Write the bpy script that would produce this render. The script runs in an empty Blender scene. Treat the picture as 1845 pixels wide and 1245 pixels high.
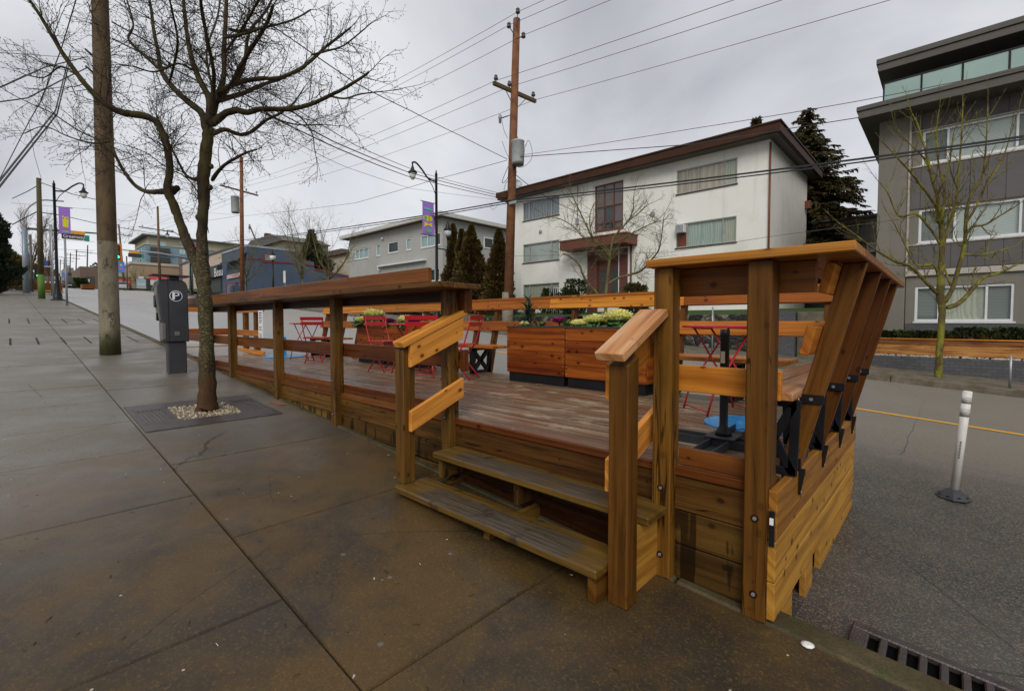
import bpy, bmesh, math, random
from mathutils import Vector, Matrix
from math import radians as RAD
C = bpy.context.scene.collection
S = bpy.context.scene
rnd = random.Random(7)
# ------------------------------------------------------------------ camera
CAM_H = 1.4; FPX = 844.0; PCX, PCY = 922.5, 610.0; PITCH = RAD(2.1); YAW = RAD(42.95)
cd = bpy.data.cameras.new('camera'); cam = bpy.data.objects.new('camera', cd); C.objects.link(cam); S.camera = cam
cd.sensor_fit = 'HORIZONTAL'; cd.sensor_width = 36; cd.lens = 36 * FPX / 1845.0
cd.shift_y = -(622.5 - PCY) / 1845.0
cd.clip_start = .05; cd.clip_end = 3000
cam.location = (0, 0, CAM_H); cam.rotation_euler = (math.pi / 2 - PITCH, 0, YAW)
# ------------------------------------------------------------------ sky, sun, exposure
SUN_EL, SUN_AZ = RAD(40), RAD(145)
W = bpy.data.worlds.new("World"); S.world = W; W.use_nodes = True
wt = W.node_tree; wt.nodes.clear()
def wn(t): return wt.nodes.new(t)
wo = wn('ShaderNodeOutputWorld'); bg = wn('ShaderNodeBackground'); add = wn('ShaderNodeAddShader'); bg2 = wn('ShaderNodeBackground')
sky = wn('ShaderNodeTexSky'); sky.sky_type = 'NISHITA'; sky.sun_disc = False; sky.sun_elevation = SUN_EL; sky.sun_rotation = SUN_AZ
wt.links.new(sky.outputs[0], bg.inputs[0]); bg.inputs[1].default_value = .006
tc = wn('ShaderNodeTexCoord'); sx = wn('ShaderNodeSeparateXYZ'); wt.links.new(tc.outputs['Generated'], sx.inputs[0])
mz = wn('ShaderNodeMath'); mz.operation = 'MAXIMUM'; mz.inputs[1].default_value = 0; wt.links.new(sx.outputs[2], mz.inputs[0])
az = wn('ShaderNodeMath'); az.operation = 'ADD'; az.inputs[1].default_value = .22; wt.links.new(mz.outputs[0], az.inputs[0])
dx = wn('ShaderNodeMath'); dx.operation = 'DIVIDE'; wt.links.new(sx.outputs[0], dx.inputs[0]); wt.links.new(az.outputs[0], dx.inputs[1])
dy = wn('ShaderNodeMath'); dy.operation = 'DIVIDE'; wt.links.new(sx.outputs[1], dy.inputs[0]); wt.links.new(az.outputs[0], dy.inputs[1])
cx = wn('ShaderNodeCombineXYZ'); wt.links.new(dx.outputs[0], cx.inputs[0]); wt.links.new(dy.outputs[0], cx.inputs[1])
nz = wn('ShaderNodeTexNoise'); nz.inputs['Scale'].default_value = .75; nz.inputs['Detail'].default_value = 6; nz.inputs['Roughness'].default_value = .5; nz.inputs['Distortion'].default_value = .5
wt.links.new(cx.outputs[0], nz.inputs['Vector'])
cr = wn('ShaderNodeValToRGB'); wt.links.new(nz.outputs['Fac'], cr.inputs[0])
cr.color_ramp.elements[0].position = .34; cr.color_ramp.elements[0].color = (.285, .292, .316, 1)
cr.color_ramp.elements[1].position = .66; cr.color_ramp.elements[1].color = (.590, .600, .620, 1)
wt.links.new(cr.outputs[0], bg2.inputs[0]); bg2.inputs[1].default_value = 1.0
wt.links.new(bg.outputs[0], add.inputs[0]); wt.links.new(bg2.outputs[0], add.inputs[1]); wt.links.new(add.outputs[0], wo.inputs[0])
sl = bpy.data.lights.new('sun', 'SUN'); sl.energy = 1.35; sl.angle = RAD(30); sl.color = (1, .95, .88)
so = bpy.data.objects.new('sun', sl); C.objects.link(so)
_d = Vector((math.sin(SUN_AZ) * math.cos(SUN_EL), math.cos(SUN_AZ) * math.cos(SUN_EL), math.sin(SUN_EL)))
so.rotation_euler = _d.to_track_quat('Z', 'Y').to_euler(); so.location = (0, 0, 30)
S.view_settings.view_transform = 'Standard'; S.view_settings.look = 'None'; S.view_settings.exposure = .46; S.view_settings.gamma = 1
S.view_settings.use_curve_mapping = False
# ------------------------------------------------------------------ finding real points from photograph measurements
_F = Vector((-math.sin(YAW) * math.cos(PITCH), math.cos(YAW) * math.cos(PITCH), -math.sin(PITCH)))
_R = Vector((math.cos(YAW), math.sin(YAW), 0)); _U = _R.cross(_F)
CP = Vector((0, 0, CAM_H)); GR = .068
def ray(x, y): return _F * FPX + _R * (x - PCX) - _U * (y - PCY)
def pY(x, y, Y): r = ray(x, y); return CP + r * (Y / r.y)
def pX(x, y, X): r = ray(x, y); return CP + r * (X / r.x)
def pZ(x, y, z): r = ray(x, y); return CP + r * ((z - CAM_H) / r.z)
def pD(x, y, d): return CP + ray(x, y) * (d / FPX)
CREST = -92.0
def gz(x):                      # height of the pavement: the street climbs towards -X, then levels out
    if x < CREST: return -GR * CREST - .050 * (x - CREST)
    return -GR * x
# ------------------------------------------------------------------ objects
def tag(o, label=None, cat=None, group=None, kind=None):
    if label: o['label'] = label
    if cat: o['category'] = cat
    if group: o['group'] = group
    if kind: o['kind'] = kind
    return o
def empty(name, loc, label, cat, group=None, rz=0):
    o = bpy.data.objects.new(name, None); C.objects.link(o); o.location = loc; o.rotation_euler = (0, 0, rz)
    return tag(o, label, cat, group)
def copy_thing(root, loc, rz, label, group=None, sc=None):
    r = root.copy(); C.objects.link(r); r.location = loc; r.rotation_euler = (0, 0, rz); r['label'] = label
    if group: r['group'] = group
    if sc: r.scale = sc
    for ch in list(root.children):
        c = ch.copy(); C.objects.link(c); c.parent = r
        for g in list(ch.children):
            d = g.copy(); C.objects.link(d); d.parent = c
    return r
BOXF = [(0, 3, 2, 1), (4, 5, 6, 7), (0, 1, 5, 4), (1, 2, 6, 5), (2, 3, 7, 6), (3, 0, 4, 7)]
class MB:
    def __init__(s, seed=0): s.v = []; s.f = []; s.uv = []; s.t = []; s.sm = []; s.mi = []; s.r = random.Random(seed); s.m = 0
    def face(s, ix, uv, t, sm=False): s.f.append(ix); s.uv.append(uv); s.t.append(t); s.sm.append(sm); s.mi.append(s.m)
    def ob(s, o, a, b, c, grain=None, tint=None):
        """box from corner o with edge vectors a, b, c; grain = index of the edge the wood grain follows"""
        o, a, b, c = Vector(o), Vector(a), Vector(b), Vector(c); n = len(s.v)
        P = [o, o + a, o + a + b, o + b, o + c, o + a + c, o + a + b + c, o + b + c]
        s.v += [tuple(p) for p in P]
        L = [a.length, b.length, c.length]
        if grain is None: grain = L.index(max(L))
        ax = [a, b, c]; g = ax[grain].normalized(); others = [ax[i].normalized() for i in range(3) if i != grain]
        ou, ov = s.r.uniform(0, 40), s.r.uniform(0, 40); t = s.r.random() if tint is None else tint
        for fi in BOXF:
            uv = []
            for i in fi:
                d = P[i] - o; uv.append((ou + d.dot(g), ov + d.dot(others[0]) + d.dot(others[1])))
            s.face(tuple(n + i for i in fi), uv, t)
        return s
    def bx(s, x0, x1, y0, y1, z0, z1, grain=None, tint=None):
        return s.ob((x0, y0, z0), (x1 - x0, 0, 0), (0, y1 - y0, 0), (0, 0, z1 - z0), grain, tint)
    def bar(s, p0, p1, w, h, up=(0, 0, 1), tint=None):
        """a board whose centre line runs from p0 to p1; h is its size along up, w across"""
        p0, p1 = Vector(p0), Vector(p1); d = (p1 - p0); u = Vector(up); sd = d.cross(u)
        if sd.length < 1e-6: sd = d.cross(Vector((1, 0, 0)))
        sd.normalize(); u = sd.cross(d).normalized()
        return s.ob(p0 - sd * w / 2 - u * h / 2, d, sd * w, u * h, 0, tint)
    def quad(s, p, tint=.5, sm=False):
        n = len(s.v); s.v += [tuple(q) for q in p]
        p = [Vector(q) for q in p]; e = (p[1] - p[0]).normalized(); nn = (p[1] - p[0]).cross(p[-1] - p[0]); f = nn.cross(e).normalized() if nn.length > 1e-12 else e
        s.face(tuple(range(n, n + len(p))), [((q - p[0]).dot(e), (q - p[0]).dot(f)) for q in p], tint, sm); return s
    def tube(s, pts, rr, n=6, cap=True, tint=None):
        pts = [Vector(p) for p in pts]; base = len(s.v); t = s.r.random() if tint is None else tint; ref = None; ln = 0; lens = []
        if not hasattr(rr, '__len__'): rr = [rr] * len(pts)
        for i, p in enumerate(pts):
            d = (pts[min(i + 1, len(pts) - 1)] - pts[max(i - 1, 0)])
            if d.length < 1e-9: d = Vector((0, 0, 1))
            d.normalize()
            if i: ln += (p - pts[i - 1]).length
            lens.append(ln)
            if ref is None: ref = d.orthogonal().normalized()
            ref = (ref - d * ref.dot(d));
            if ref.length < 1e-6: ref = d.orthogonal()
            ref.normalize(); b = d.cross(ref)
            for k in range(n):
                a = 2 * math.pi * k / n; s.v.append(tuple(p + (ref * math.cos(a) + b * math.sin(a)) * rr[i]))
        for i in range(len(pts) - 1):
            for k in range(n):
                k2 = (k + 1) % n; q = (base + i * n + k, base + i * n + k2, base + (i + 1) * n + k2, base + (i + 1) * n + k)
                s.face(q, [(lens[i], k / n), (lens[i], (k + 1) / n), (lens[i + 1], (k + 1) / n), (lens[i + 1], k / n)], t, n > 4)
        if cap and n > 3:
            s.face(tuple(base + k for k in range(n))[::-1], [(0, 0)] * n, t)
            s.face(tuple(base + (len(pts) - 1) * n + k for k in range(n)), [(0, 0)] * n, t)
        return s
    def cyl(s, p0, p1, r, n=16, r2=None, tint=None): return s.tube([p0, p1], [r, r if r2 is None else r2], n, True, tint)
    def lathe(s, prof, o=(0, 0, 0), n=20, tint=.5, sm=True, sq=None):
        o = Vector(o); base = len(s.v)
        for r, z in prof:
            for k in range(n):
                a = 2 * math.pi * k / n; s.v.append((o.x + r * math.cos(a), o.y + r * math.sin(a), o.z + z))
        for i in range(len(prof) - 1):
            for k in range(n):
                k2 = (k + 1) % n; s.face((base + i * n + k, base + i * n + k2, base + (i + 1) * n + k2, base + (i + 1) * n + k), [(k / n, i), ((k + 1) / n, i), ((k + 1) / n, i + 1), (k / n, i + 1)], tint, sm)
        s.face(tuple(base + k for k in range(n))[::-1], [(0, 0)] * n, tint); s.face(tuple(base + (len(prof) - 1) * n + k for k in range(n)), [(0, 0)] * n, tint)
        return s
    def prism(s, poly, axis_vec, tint=None):
        """solid from a planar polygon (list of 3D points) extruded by axis_vec"""
        n = len(s.v); m = len(poly); av = Vector(axis_vec); t = s.r.random() if tint is None else tint
        P = [Vector(p) for p in poly]; A = P + [p + av for p in P]; s.v += [tuple(p) for p in A]
        g = max([P[(i + 1) % m] - P[i] for i in range(m)] + [av], key=lambda e: e.length).normalized(); o = P[0]; ou, ov = s.r.uniform(0, 40), s.r.uniform(0, 40)
        def add(ix):
            fn = (A[ix[1]] - A[ix[0]]).cross(A[ix[2]] - A[ix[0]])
            w = fn.cross(g)
            if w.length < 1e-9: w = g.orthogonal()
            if fn.length > 1e-12 and abs(fn.normalized().dot(g)) > .7: w = g.orthogonal()
            w.normalize(); s.face(tuple(n + i for i in ix), [(ou + (A[i] - o).dot(g), ov + (A[i] - o).dot(w)) for i in ix], t)
        add(list(range(m))[::-1]); add(list(range(m, 2 * m)))
        for i in range(m):
            j = (i + 1) % m; add([i, j, m + j, m + i])
        return s
    def build(s, name, mat, parent=None, bevel=0, label=None, cat=None, group=None, kind=None, fix=True):
        me = bpy.data.meshes.new(name)
        off = Vector(parent.matrix_basis.translation) if parent is not None and getattr(s, 'world', False) else Vector((0, 0, 0))
        me.from_pydata(s.v, [], s.f)
        me.uv_layers.new(name='UVMap'); me.color_attributes.new('tint', 'FLOAT_COLOR', 'CORNER')
        fl = []; cl = []
        for uv, t, f in zip(s.uv, s.t, s.f):
            for q in uv: fl += [q[0], q[1]]
            cl += [t, t, t, 1] * len(f)
        me.uv_layers['UVMap'].data.foreach_set('uv', fl); me.color_attributes['tint'].data.foreach_set('color', cl)
        me.polygons.foreach_set('use_smooth', s.sm); me.polygons.foreach_set('material_index', s.mi)
        for m in (mat if isinstance(mat, (list, tuple)) else [mat]): me.materials.append(m)
        if fix and len(s.f) < 60000:
            b = bmesh.new(); b.from_mesh(me); bmesh.ops.recalc_face_normals(b, faces=b.faces); b.to_mesh(me); b.free()
        o = bpy.data.objects.new(name, me); C.objects.link(o)
        if parent is not None: o.parent = parent
        if bevel:
            md = o.modifiers.new('bevel', 'BEVEL'); md.width = bevel; md.segments = 1; md.limit_method = 'ANGLE'; md.angle_limit = RAD(50)
        return tag(o, label, cat, group, kind)
def rebase(root, *objs):
    """children were modelled in world coordinates: keep them there under a root that stands at its own base"""
    for o in objs:
        o.matrix_parent_inverse = Matrix.Translation(-Vector(root.location))
# ------------------------------------------------------------------ materials
class NT:
    def __init__(s, name):
        s.m = bpy.data.materials.new(name); s.m.use_nodes = True; s.t = s.m.node_tree; s.t.nodes.clear()
        s.out = s.t.nodes.new('ShaderNodeOutputMaterial'); s.p = s.n('BsdfPrincipled'); s.t.links.new(s.p.outputs[0], s.out.inputs[0])
    def n(s, ty, out=None, **k):
        nd = s.t.nodes.new('ShaderNode' + ty)
        for a, v in k.items():
            if hasattr(nd, a) and not a[0].isupper(): setattr(nd, a, v)
        return nd
    def s_(s, sock, v):
        if isinstance(v, bpy.types.NodeSocket): s.t.links.new(v, sock)
        elif isinstance(v, (tuple, list)): sock.default_value = (*v, 1) if len(v) == 3 and len(sock.default_value) == 4 else v
        else: sock.default_value = v
    def uv(s): return s.n('UVMap').outputs[0]
    def co(s): return s.n('TexCoord').outputs['Object']
    def geo(s, w='Position'): return s.n('NewGeometry').outputs[w]
    def mp(s, v, sc=(1, 1, 1), loc=(0, 0, 0), rot=(0, 0, 0)):
        m = s.n('Mapping'); s.s_(m.inputs[0], v); m.inputs[3].default_value = sc; m.inputs[1].default_value = loc; m.inputs[2].default_value = rot; return m.outputs[0]
    def noise(s, v, sc=1, det=4, ro=.5, dis=0, dim='3D', w='Fac'):
        n = s.n('TexNoise'); n.noise_dimensions = dim; s.s_(n.inputs['Vector'], v); n.inputs['Scale'].default_value = sc; n.inputs['Detail'].default_value = det
        n.inputs['Roughness'].default_value = ro; n.inputs['Distortion'].default_value = dis; return n.outputs[w]
    def vor(s, v, sc=1, w='Distance', feature='F1', rnd_=1, dim='3D'):
        n = s.n('TexVoronoi'); n.voronoi_dimensions = dim; n.feature = feature; s.s_(n.inputs['Vector'], v); n.inputs['Scale'].default_value = sc; n.inputs['Randomness'].default_value = rnd_; return n.outputs[w]
    def ramp(s, f, *st):
        r = s.n('ValToRGB'); s.s_(r.inputs[0], f); e = r.color_ramp.elements
        while len(e) < len(st): e.new(.5)
        for i, (p, c) in enumerate(st): e[i].position = p; e[i].color = (*c, 1) if isinstance(c, tuple) else (c, c, c, 1)
        return r.outputs[0]
    def mix(s, f, a, b, mode='MIX'):
        m = s.n('Mix'); m.data_type = 'RGBA'; m.blend_type = mode; s.s_(m.inputs[0], f); s.s_(m.inputs[6], a); s.s_(m.inputs[7], b); return m.outputs[2]
    def ma(s, op, a, b=0, c=0):
        m = s.n('Math'); m.operation = op; s.s_(m.inputs[0], a); s.s_(m.inputs[1], b); s.s_(m.inputs[2], c); return m.outputs[0]
    def smooth(s, f, a, b):
        m = s.n('MapRange'); m.interpolation_type = 'SMOOTHSTEP'; s.s_(m.inputs[0], f); m.inputs[1].default_value = a; m.inputs[2].default_value = b; return m.outputs[0]
    def sep(s, v): return s.n_sep(v)
    def n_sep(s, v): m = s.n('SeparateXYZ'); s.s_(m.inputs[0], v); return m.outputs
    def tint(s): a = s.n('Attribute'); a.attribute_name = 'tint'; return a.outputs['Fac']
    def bump(s, h, st=.3, d=.01):
        b = s.n('Bump'); s.s_(b.inputs['Height'], h); b.inputs['Strength'].default_value = st; b.inputs['Distance'].default_value = d; s.t.links.new(b.outputs[0], s.p.inputs['Normal'])
    def set(s, col=None, rough=None, metal=None, spec=None, coat=None, **k):
        P = s.p.inputs
        if col is not None: s.s_(P['Base Color'], col)
        if rough is not None: s.s_(P['Roughness'], rough)
        if metal is not None: s.s_(P['Metallic'], metal)
        if spec is not None: s.s_(P['Specular IOR Level'], spec)
        if coat is not None: s.s_(P['Coat Weight'], coat)
        return s.m
def plain(name, col, rough=.6, metal=0, spec=.4, var=.15, sc=6, bump=0):
    n = NT(name); f = n.noise(n.co(), sc, 5, .6); c2 = tuple(x * (1 - var) for x in col); c1 = tuple(min(1, x * (1 + var)) for x in col)
    c = n.ramp(f, (.3, c2), (.7, c1))
    if bump: n.bump(n.noise(n.co(), sc * 12, 3), bump, .01)
    return n.set(c, n.ma('MULTIPLY_ADD', f, .2, rough - .1), metal, spec)
def wood(name, base, dark, rough=.5, knots=1.0, gs=1.0, wear=None, wearamt=0, spec=.16, stain=None, stamt=0, crack=0, drip=0):
    n = NT(name); uv = n.uv(); t = n.tint()
    w = n.noise(n.mp(uv, (1.1, 5, 1)), 1, 3, .5)                     # slow waviness that bends the grain
    sp = n.n_sep(uv); cb = n.n('CombineXYZ'); n.s_(cb.inputs[0], sp[0]); n.s_(cb.inputs[1], n.ma('MULTIPLY_ADD', w, .035, sp[1])); guv = cb.outputs[0]
    g1 = n.noise(n.mp(guv, (.9, 26 * gs, 1)), 1, 5, .6, .3)
    g2 = n.noise(n.mp(guv, (3.5, 210 * gs, 1)), 1, 3, .6)
    kc = n.vor(n.mp(uv, (8.5, 12, 1)), 1, 'Color', dim='2D'); kr = n.n_sep(kc)[0]; kd = n.ma('DIVIDE', n.vor(n.mp(uv, (8.5, 12, 1)), 1, dim='2D'), n.ma('MULTIPLY_ADD', n.n_sep(kc)[1], .9, .35))
    kn = n.ma('MULTIPLY', n.smooth(kd, .20, .11), n.smooth(kr, .78, .80)); kh = n.ma('MULTIPLY', n.smooth(kd, .45, .12), n.smooth(kr, .78, .80))
    c = n.mix(n.smooth(g1, .32, .62), dark, base)
    c = n.mix(n.ma('MULTIPLY', n.smooth(g2, .60, .45), .13), c, tuple(x * .35 for x in dark))
    c = n.mix(n.ma('MULTIPLY', kh, .45 * knots), c, dark)
    c = n.mix(n.ma('MULTIPLY', kn, .9 * knots), c, tuple(x * .22 for x in dark))
    if wear:
        wf = n.noise(n.mp(uv, (.8, 7, 1)), 2.2, 6, .65); c = n.mix(n.ma('MULTIPLY', n.smooth(wf, .48, .66), wearamt), c, wear)
    if stain:
        sf = n.ma('MULTIPLY_ADD', n.noise(n.mp(uv, (1.1, 11, 1)), 1.3, 5, .6, .3), .6, n.ma('MULTIPLY', n.noise(n.co(), 1.9, 4, .6, .3), .4)); c = n.mix(n.ma('MULTIPLY', n.smooth(sf, .46, .66), stamt), c, stain)
    if crack:
        ck = n.ma('ABSOLUTE', n.ma('SUBTRACT', n.noise(n.mp(guv, (.7, 15, 1)), 1, 2, .4), .5)); c = n.mix(n.ma('MULTIPLY', n.ma('MULTIPLY', n.smooth(ck, .012, .004), n.smooth(n.noise(n.mp(uv, (1.6, 6, 1)), 1, 3), .48, .56)), crack), c, tuple(x * .18 for x in dark))
    if drip:
        co = n.co(); dm = n.noise(n.mp(co, (16, 16, .9)), 1, 3, .5); dz = n.noise(n.mp(co, (2.2, 2.2, 5)), 1, 3, .5); c = n.mix(n.ma('MULTIPLY', n.smooth(n.ma('ADD', dm, n.ma('MULTIPLY', dz, .5)), .80, .86), drip), c, tuple(x * .30 for x in dark))
    tv = n.ma('MULTIPLY_ADD', t, .80, .58)
    hs = n.n('HueSaturation'); n.s_(hs.inputs['Color'], c); n.s_(hs.inputs['Value'], tv); n.s_(hs.inputs['Hue'], n.ma('MULTIPLY_ADD', t, .016, .49))
    n.bump(n.ma('ADD', g2, n.ma('MULTIPLY', kn, -.6)), .25, .004)
    return n.set(hs.outputs[0], n.ma('MULTIPLY_ADD', g1, .25, rough - .1), 0, spec)
def part(root, mb, name, mat, bevel=0, label=None, sub=False, **k):
    o = mb.build(name, mat, root, bevel, label, **k)
    if not sub: o.matrix_parent_inverse = Matrix.Translation(-Vector(root.location))
    return o
# --- timber
W_FRONT = wood('weathered_timber', (.125, .056, .011), (.045, .0175, .004), .42, .8, wear=(.095, .058, .012), wearamt=.35, crack=.8, stain=(.05, .024, .010), stamt=.4)
W_POST = wood('post_timber', (.215, .100, .0145), (.098, .042, .006), .42, .35, .8, stain=(.070, .034, .007), stamt=.6, crack=.9)
W_DARK = wood('dark_wet_shade_timber', (.050, .017, .0055), (.022, .007, .0025), .34, .6, stain=(.03, .014, .007), stamt=.5)
W_REDD = wood('red_wet_timber', (.185, .060, .0115), (.090, .026, .0055), .33, .8, stain=(.07, .024, .010), stamt=.35)
W_NEW = wood('new_cedar', (.60, .245, .045), (.38, .130, .018), .45, 1.0, .8)
W_RAIL = wood('orange_cedar', (.50, .180, .024), (.29, .085, .010), .42, 1.0, .8, stain=(.30, .11, .03), stamt=.3)
W_TAN = wood('tan_treated_boards', (.43, .215, .034), (.26, .112, .015), .5, 1.0, .7, stain=(.20, .10, .03), stamt=.45)
W_LOW = wood('lower_front_boards', (.130, .070, .013), (.058, .029, .006), .5, .8, .7, drip=.85, stain=(.05, .028, .013), stamt=.55)
W_PLANT = wood('planter_cedar', (.27, .066, .0085), (.125, .026, .0045), .38, 1.0, .7)
W_STUD = wood('stud_timber', (.135, .050, .0085), (.066, .022, .004), .42, .7, .8, stain=(.11, .045, .015), stamt=.4)
W_STUD2 = wood('brown_side_timber', (.26, .105, .017), (.14, .050, .008), .45, .9, .8, stain=(.12, .045, .012), stamt=.5)
W_TOPB = wood('counter_cedar', (.37, .150, .026), (.21, .072, .010), .42, 1.0, .8, stain=(.20, .07, .013), stamt=.35)
W_CAP = wood('grey_worn_cap', (.46, .22, .085), (.30, .10, .03), .38, .6, .9, wear=(.50, .36, .25), wearamt=.5)
def m_deck():
    n = NT('wet_decking'); uv = n.uv(); t = n.tint()
    g1 = n.noise(n.mp(uv, (1.2, 24, 1)), 1, 5, .6, .3); g2 = n.noise(n.mp(uv, (4, 190, 1)), 1, 3, .6)
    c = n.mix(n.smooth(g1, .35, .62), (.085, .048, .026), (.27, .175, .100))
    big = n.noise(n.co(), 1.1, 5, .6, .6); c = n.mix(n.ma('MULTIPLY', n.smooth(big, .45, .65), .6), c, (.17, .055, .022))
    pat = n.noise(n.mp(n.co(), (1, 2.2, 1)), 2.4, 6, .7); c = n.mix(n.ma('MULTIPLY', n.smooth(pat, .53, .64), .75), c, (.36, .285, .195))
    c = n.mix(n.ma('MULTIPLY', n.smooth(g2, .6, .4), .3), c, (.04, .02, .013))
    hs = n.n('HueSaturation'); n.s_(hs.inputs['Color'], c); n.s_(hs.inputs['Value'], n.ma('MULTIPLY_ADD', t, .6, .7))
    n.bump(g2, .2, .004); return n.set(hs.outputs[0], n.ma('MULTIPLY_ADD', pat, .5, .14), 0, .35)
W_DECK = m_deck()
def m_tread():
    n = NT('worn_wet_tread'); uv = n.uv(); co = n.co()
    g1 = n.noise(n.mp(uv, (1.0, 16, 1)), 1, 5, .6, .3); g2 = n.noise(n.mp(uv, (3, 70, 1)), 1, 3, .6)
    c = n.mix(n.smooth(g1, .3, .65), (.075, .038, .006), (.150, .082, .014))
    s_ = n.n_sep(co); m = n.noise(n.mp(co, (1.0, 1.6, 1)), 2.2, 4, .6, .3); ends = n.ma('MULTIPLY', n.smooth(s_[0], -2.72, -2.42), n.smooth(s_[0], -1.15, -1.42)); bk = n.ma('ADD', n.smooth(s_[1], 2.07, 1.98), n.ma('MULTIPLY', n.smooth(s_[1], 2.08, 2.09), n.smooth(s_[1], 2.33, 2.24)))
    wm = n.ma('MULTIPLY', ends, n.ma('MINIMUM', bk, 1)); c = n.mix(n.ma('MULTIPLY', n.ma('MULTIPLY', n.smooth(n.n_sep(n.geo('Normal'))[2], .4, .8), n.smooth(n.ma('ADD', n.ma('MULTIPLY', wm, .55), n.ma('MULTIPLY', m, .6)), .58, .86)), .86), c, n.mix(n.smooth(g2, .4, .6), (.045, .035, .025), (.085, .072, .056)))
    d = n.noise(co, 5.5, 4, .6, .2); c = n.mix(n.ma('MULTIPLY', n.smooth(d, .58, .68), .75), c, (.026, .019, .014))
    c = n.mix(n.ma('MULTIPLY', n.smooth(g2, .6, .4), .25), c, (.03, .02, .01)); n.bump(g2, .2, .004)
    return n.set(c, n.ma('MULTIPLY_ADD', m, .4, .2), 0, .3)
W_TREAD = m_tread()
def m_walk():
    n = NT('wet_concrete_paving'); co = n.co()
    a = n.noise(co, .55, 6, .6, .4); b = n.noise(co, 2.6, 6, .65, .3); f = n.noise(co, 70, 3, .7); ff = n.noise(co, 230, 2, .6)
    s = n.n_sep(co); far = n.smooth(s[0], -3.2, -6.2)  # greyer with distance: wet sky reflection put into the paving colour
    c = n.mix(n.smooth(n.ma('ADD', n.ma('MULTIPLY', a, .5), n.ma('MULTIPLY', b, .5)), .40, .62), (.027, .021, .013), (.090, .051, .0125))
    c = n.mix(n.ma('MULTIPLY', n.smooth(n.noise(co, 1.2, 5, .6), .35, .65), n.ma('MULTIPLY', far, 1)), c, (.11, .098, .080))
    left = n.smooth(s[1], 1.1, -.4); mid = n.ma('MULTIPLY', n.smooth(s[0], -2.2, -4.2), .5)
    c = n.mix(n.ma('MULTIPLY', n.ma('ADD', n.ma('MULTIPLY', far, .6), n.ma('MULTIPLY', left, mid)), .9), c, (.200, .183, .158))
    c = n.mix(n.ma('MULTIPLY', n.smooth(f, .50, .72), .55), c, (.17, .098, .026))
    c = n.mix(n.ma('MULTIPLY', n.smooth(ff, .48, .36), .7), c, (.028, .022, .015))
    v = n.vor(co, 2.6, 'Distance', dim='2D'); vc = n.n_sep(n.vor(co, 2.6, 'Color', dim='2D')); spot = n.ma('MULTIPLY', n.smooth(v, .034, .026), n.smooth(vc[0], .74, .76))
    c = n.mix(n.ma('MULTIPLY', spot, .85), c, n.mix(n.smooth(vc[1], .65, .75), (.13, .125, .12), (.27, .26, .23)))
    v2 = n.vor(co, 9.0, 'Distance', dim='2D'); v2c = n.n_sep(n.vor(co, 9.0, 'Color', dim='2D')); sp2 = n.ma('MULTIPLY', n.smooth(v2, .05, .04), n.smooth(v2c[0], .93, .95))
    c = n.mix(sp2, c, n.mix(n.smooth(v2c[2], .45, .55), (.02, .015, .012), (.42, .40, .34)))
    cv = n.vor(n.mix(.10, co, n.noise(co, 2.2, 4, .6, w='Color')), .55, 'Distance', 'DISTANCE_TO_EDGE'); cm = n.ma('MULTIPLY', n.smooth(cv, .0020, .0009), n.smooth(n.noise(co, .45, 2), .50, .56)); c = n.mix(n.ma('MULTIPLY', cm, .8), c, (.015, .012, .009))
    n.bump(n.ma('ADD', f, n.ma('MULTIPLY', ff, .6)), .22, .003)
    wet = n.noise(co, 1.3, 4, .55, .3)
    return n.set(c, n.ma('ADD', n.ma('MULTIPLY_ADD', n.smooth(wet, .35, .65), .22, .34), n.ma('MULTIPLY', f, .12)), 0, .42)
M_WALK = m_walk()
def m_kerb(name, c1, c2, moss=.4):
    n = NT(name); co = n.co(); a = n.noise(co, 3, 6, .65); f = n.noise(co, 90, 3, .6)
    c = n.mix(n.smooth(a, .35, .65), c1, c2); c = n.mix(n.ma('MULTIPLY', n.smooth(n.noise(co, 8, 5, .7), .55, .65), moss), c, (.05, .07, .02))
    c = n.mix(n.ma('MULTIPLY', n.smooth(f, .55, .4), .4), c, (.03, .028, .02)); n.bump(f, .3, .004); return n.set(c, .7, 0, .2)
M_KERB = m_kerb('kerb_concrete', (.055, .042, .019), (.10, .078, .038), .7); M_KERBF = m_kerb('far_kerb_concrete', (.11, .095, .065), (.19, .165, .12), .15)
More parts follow.
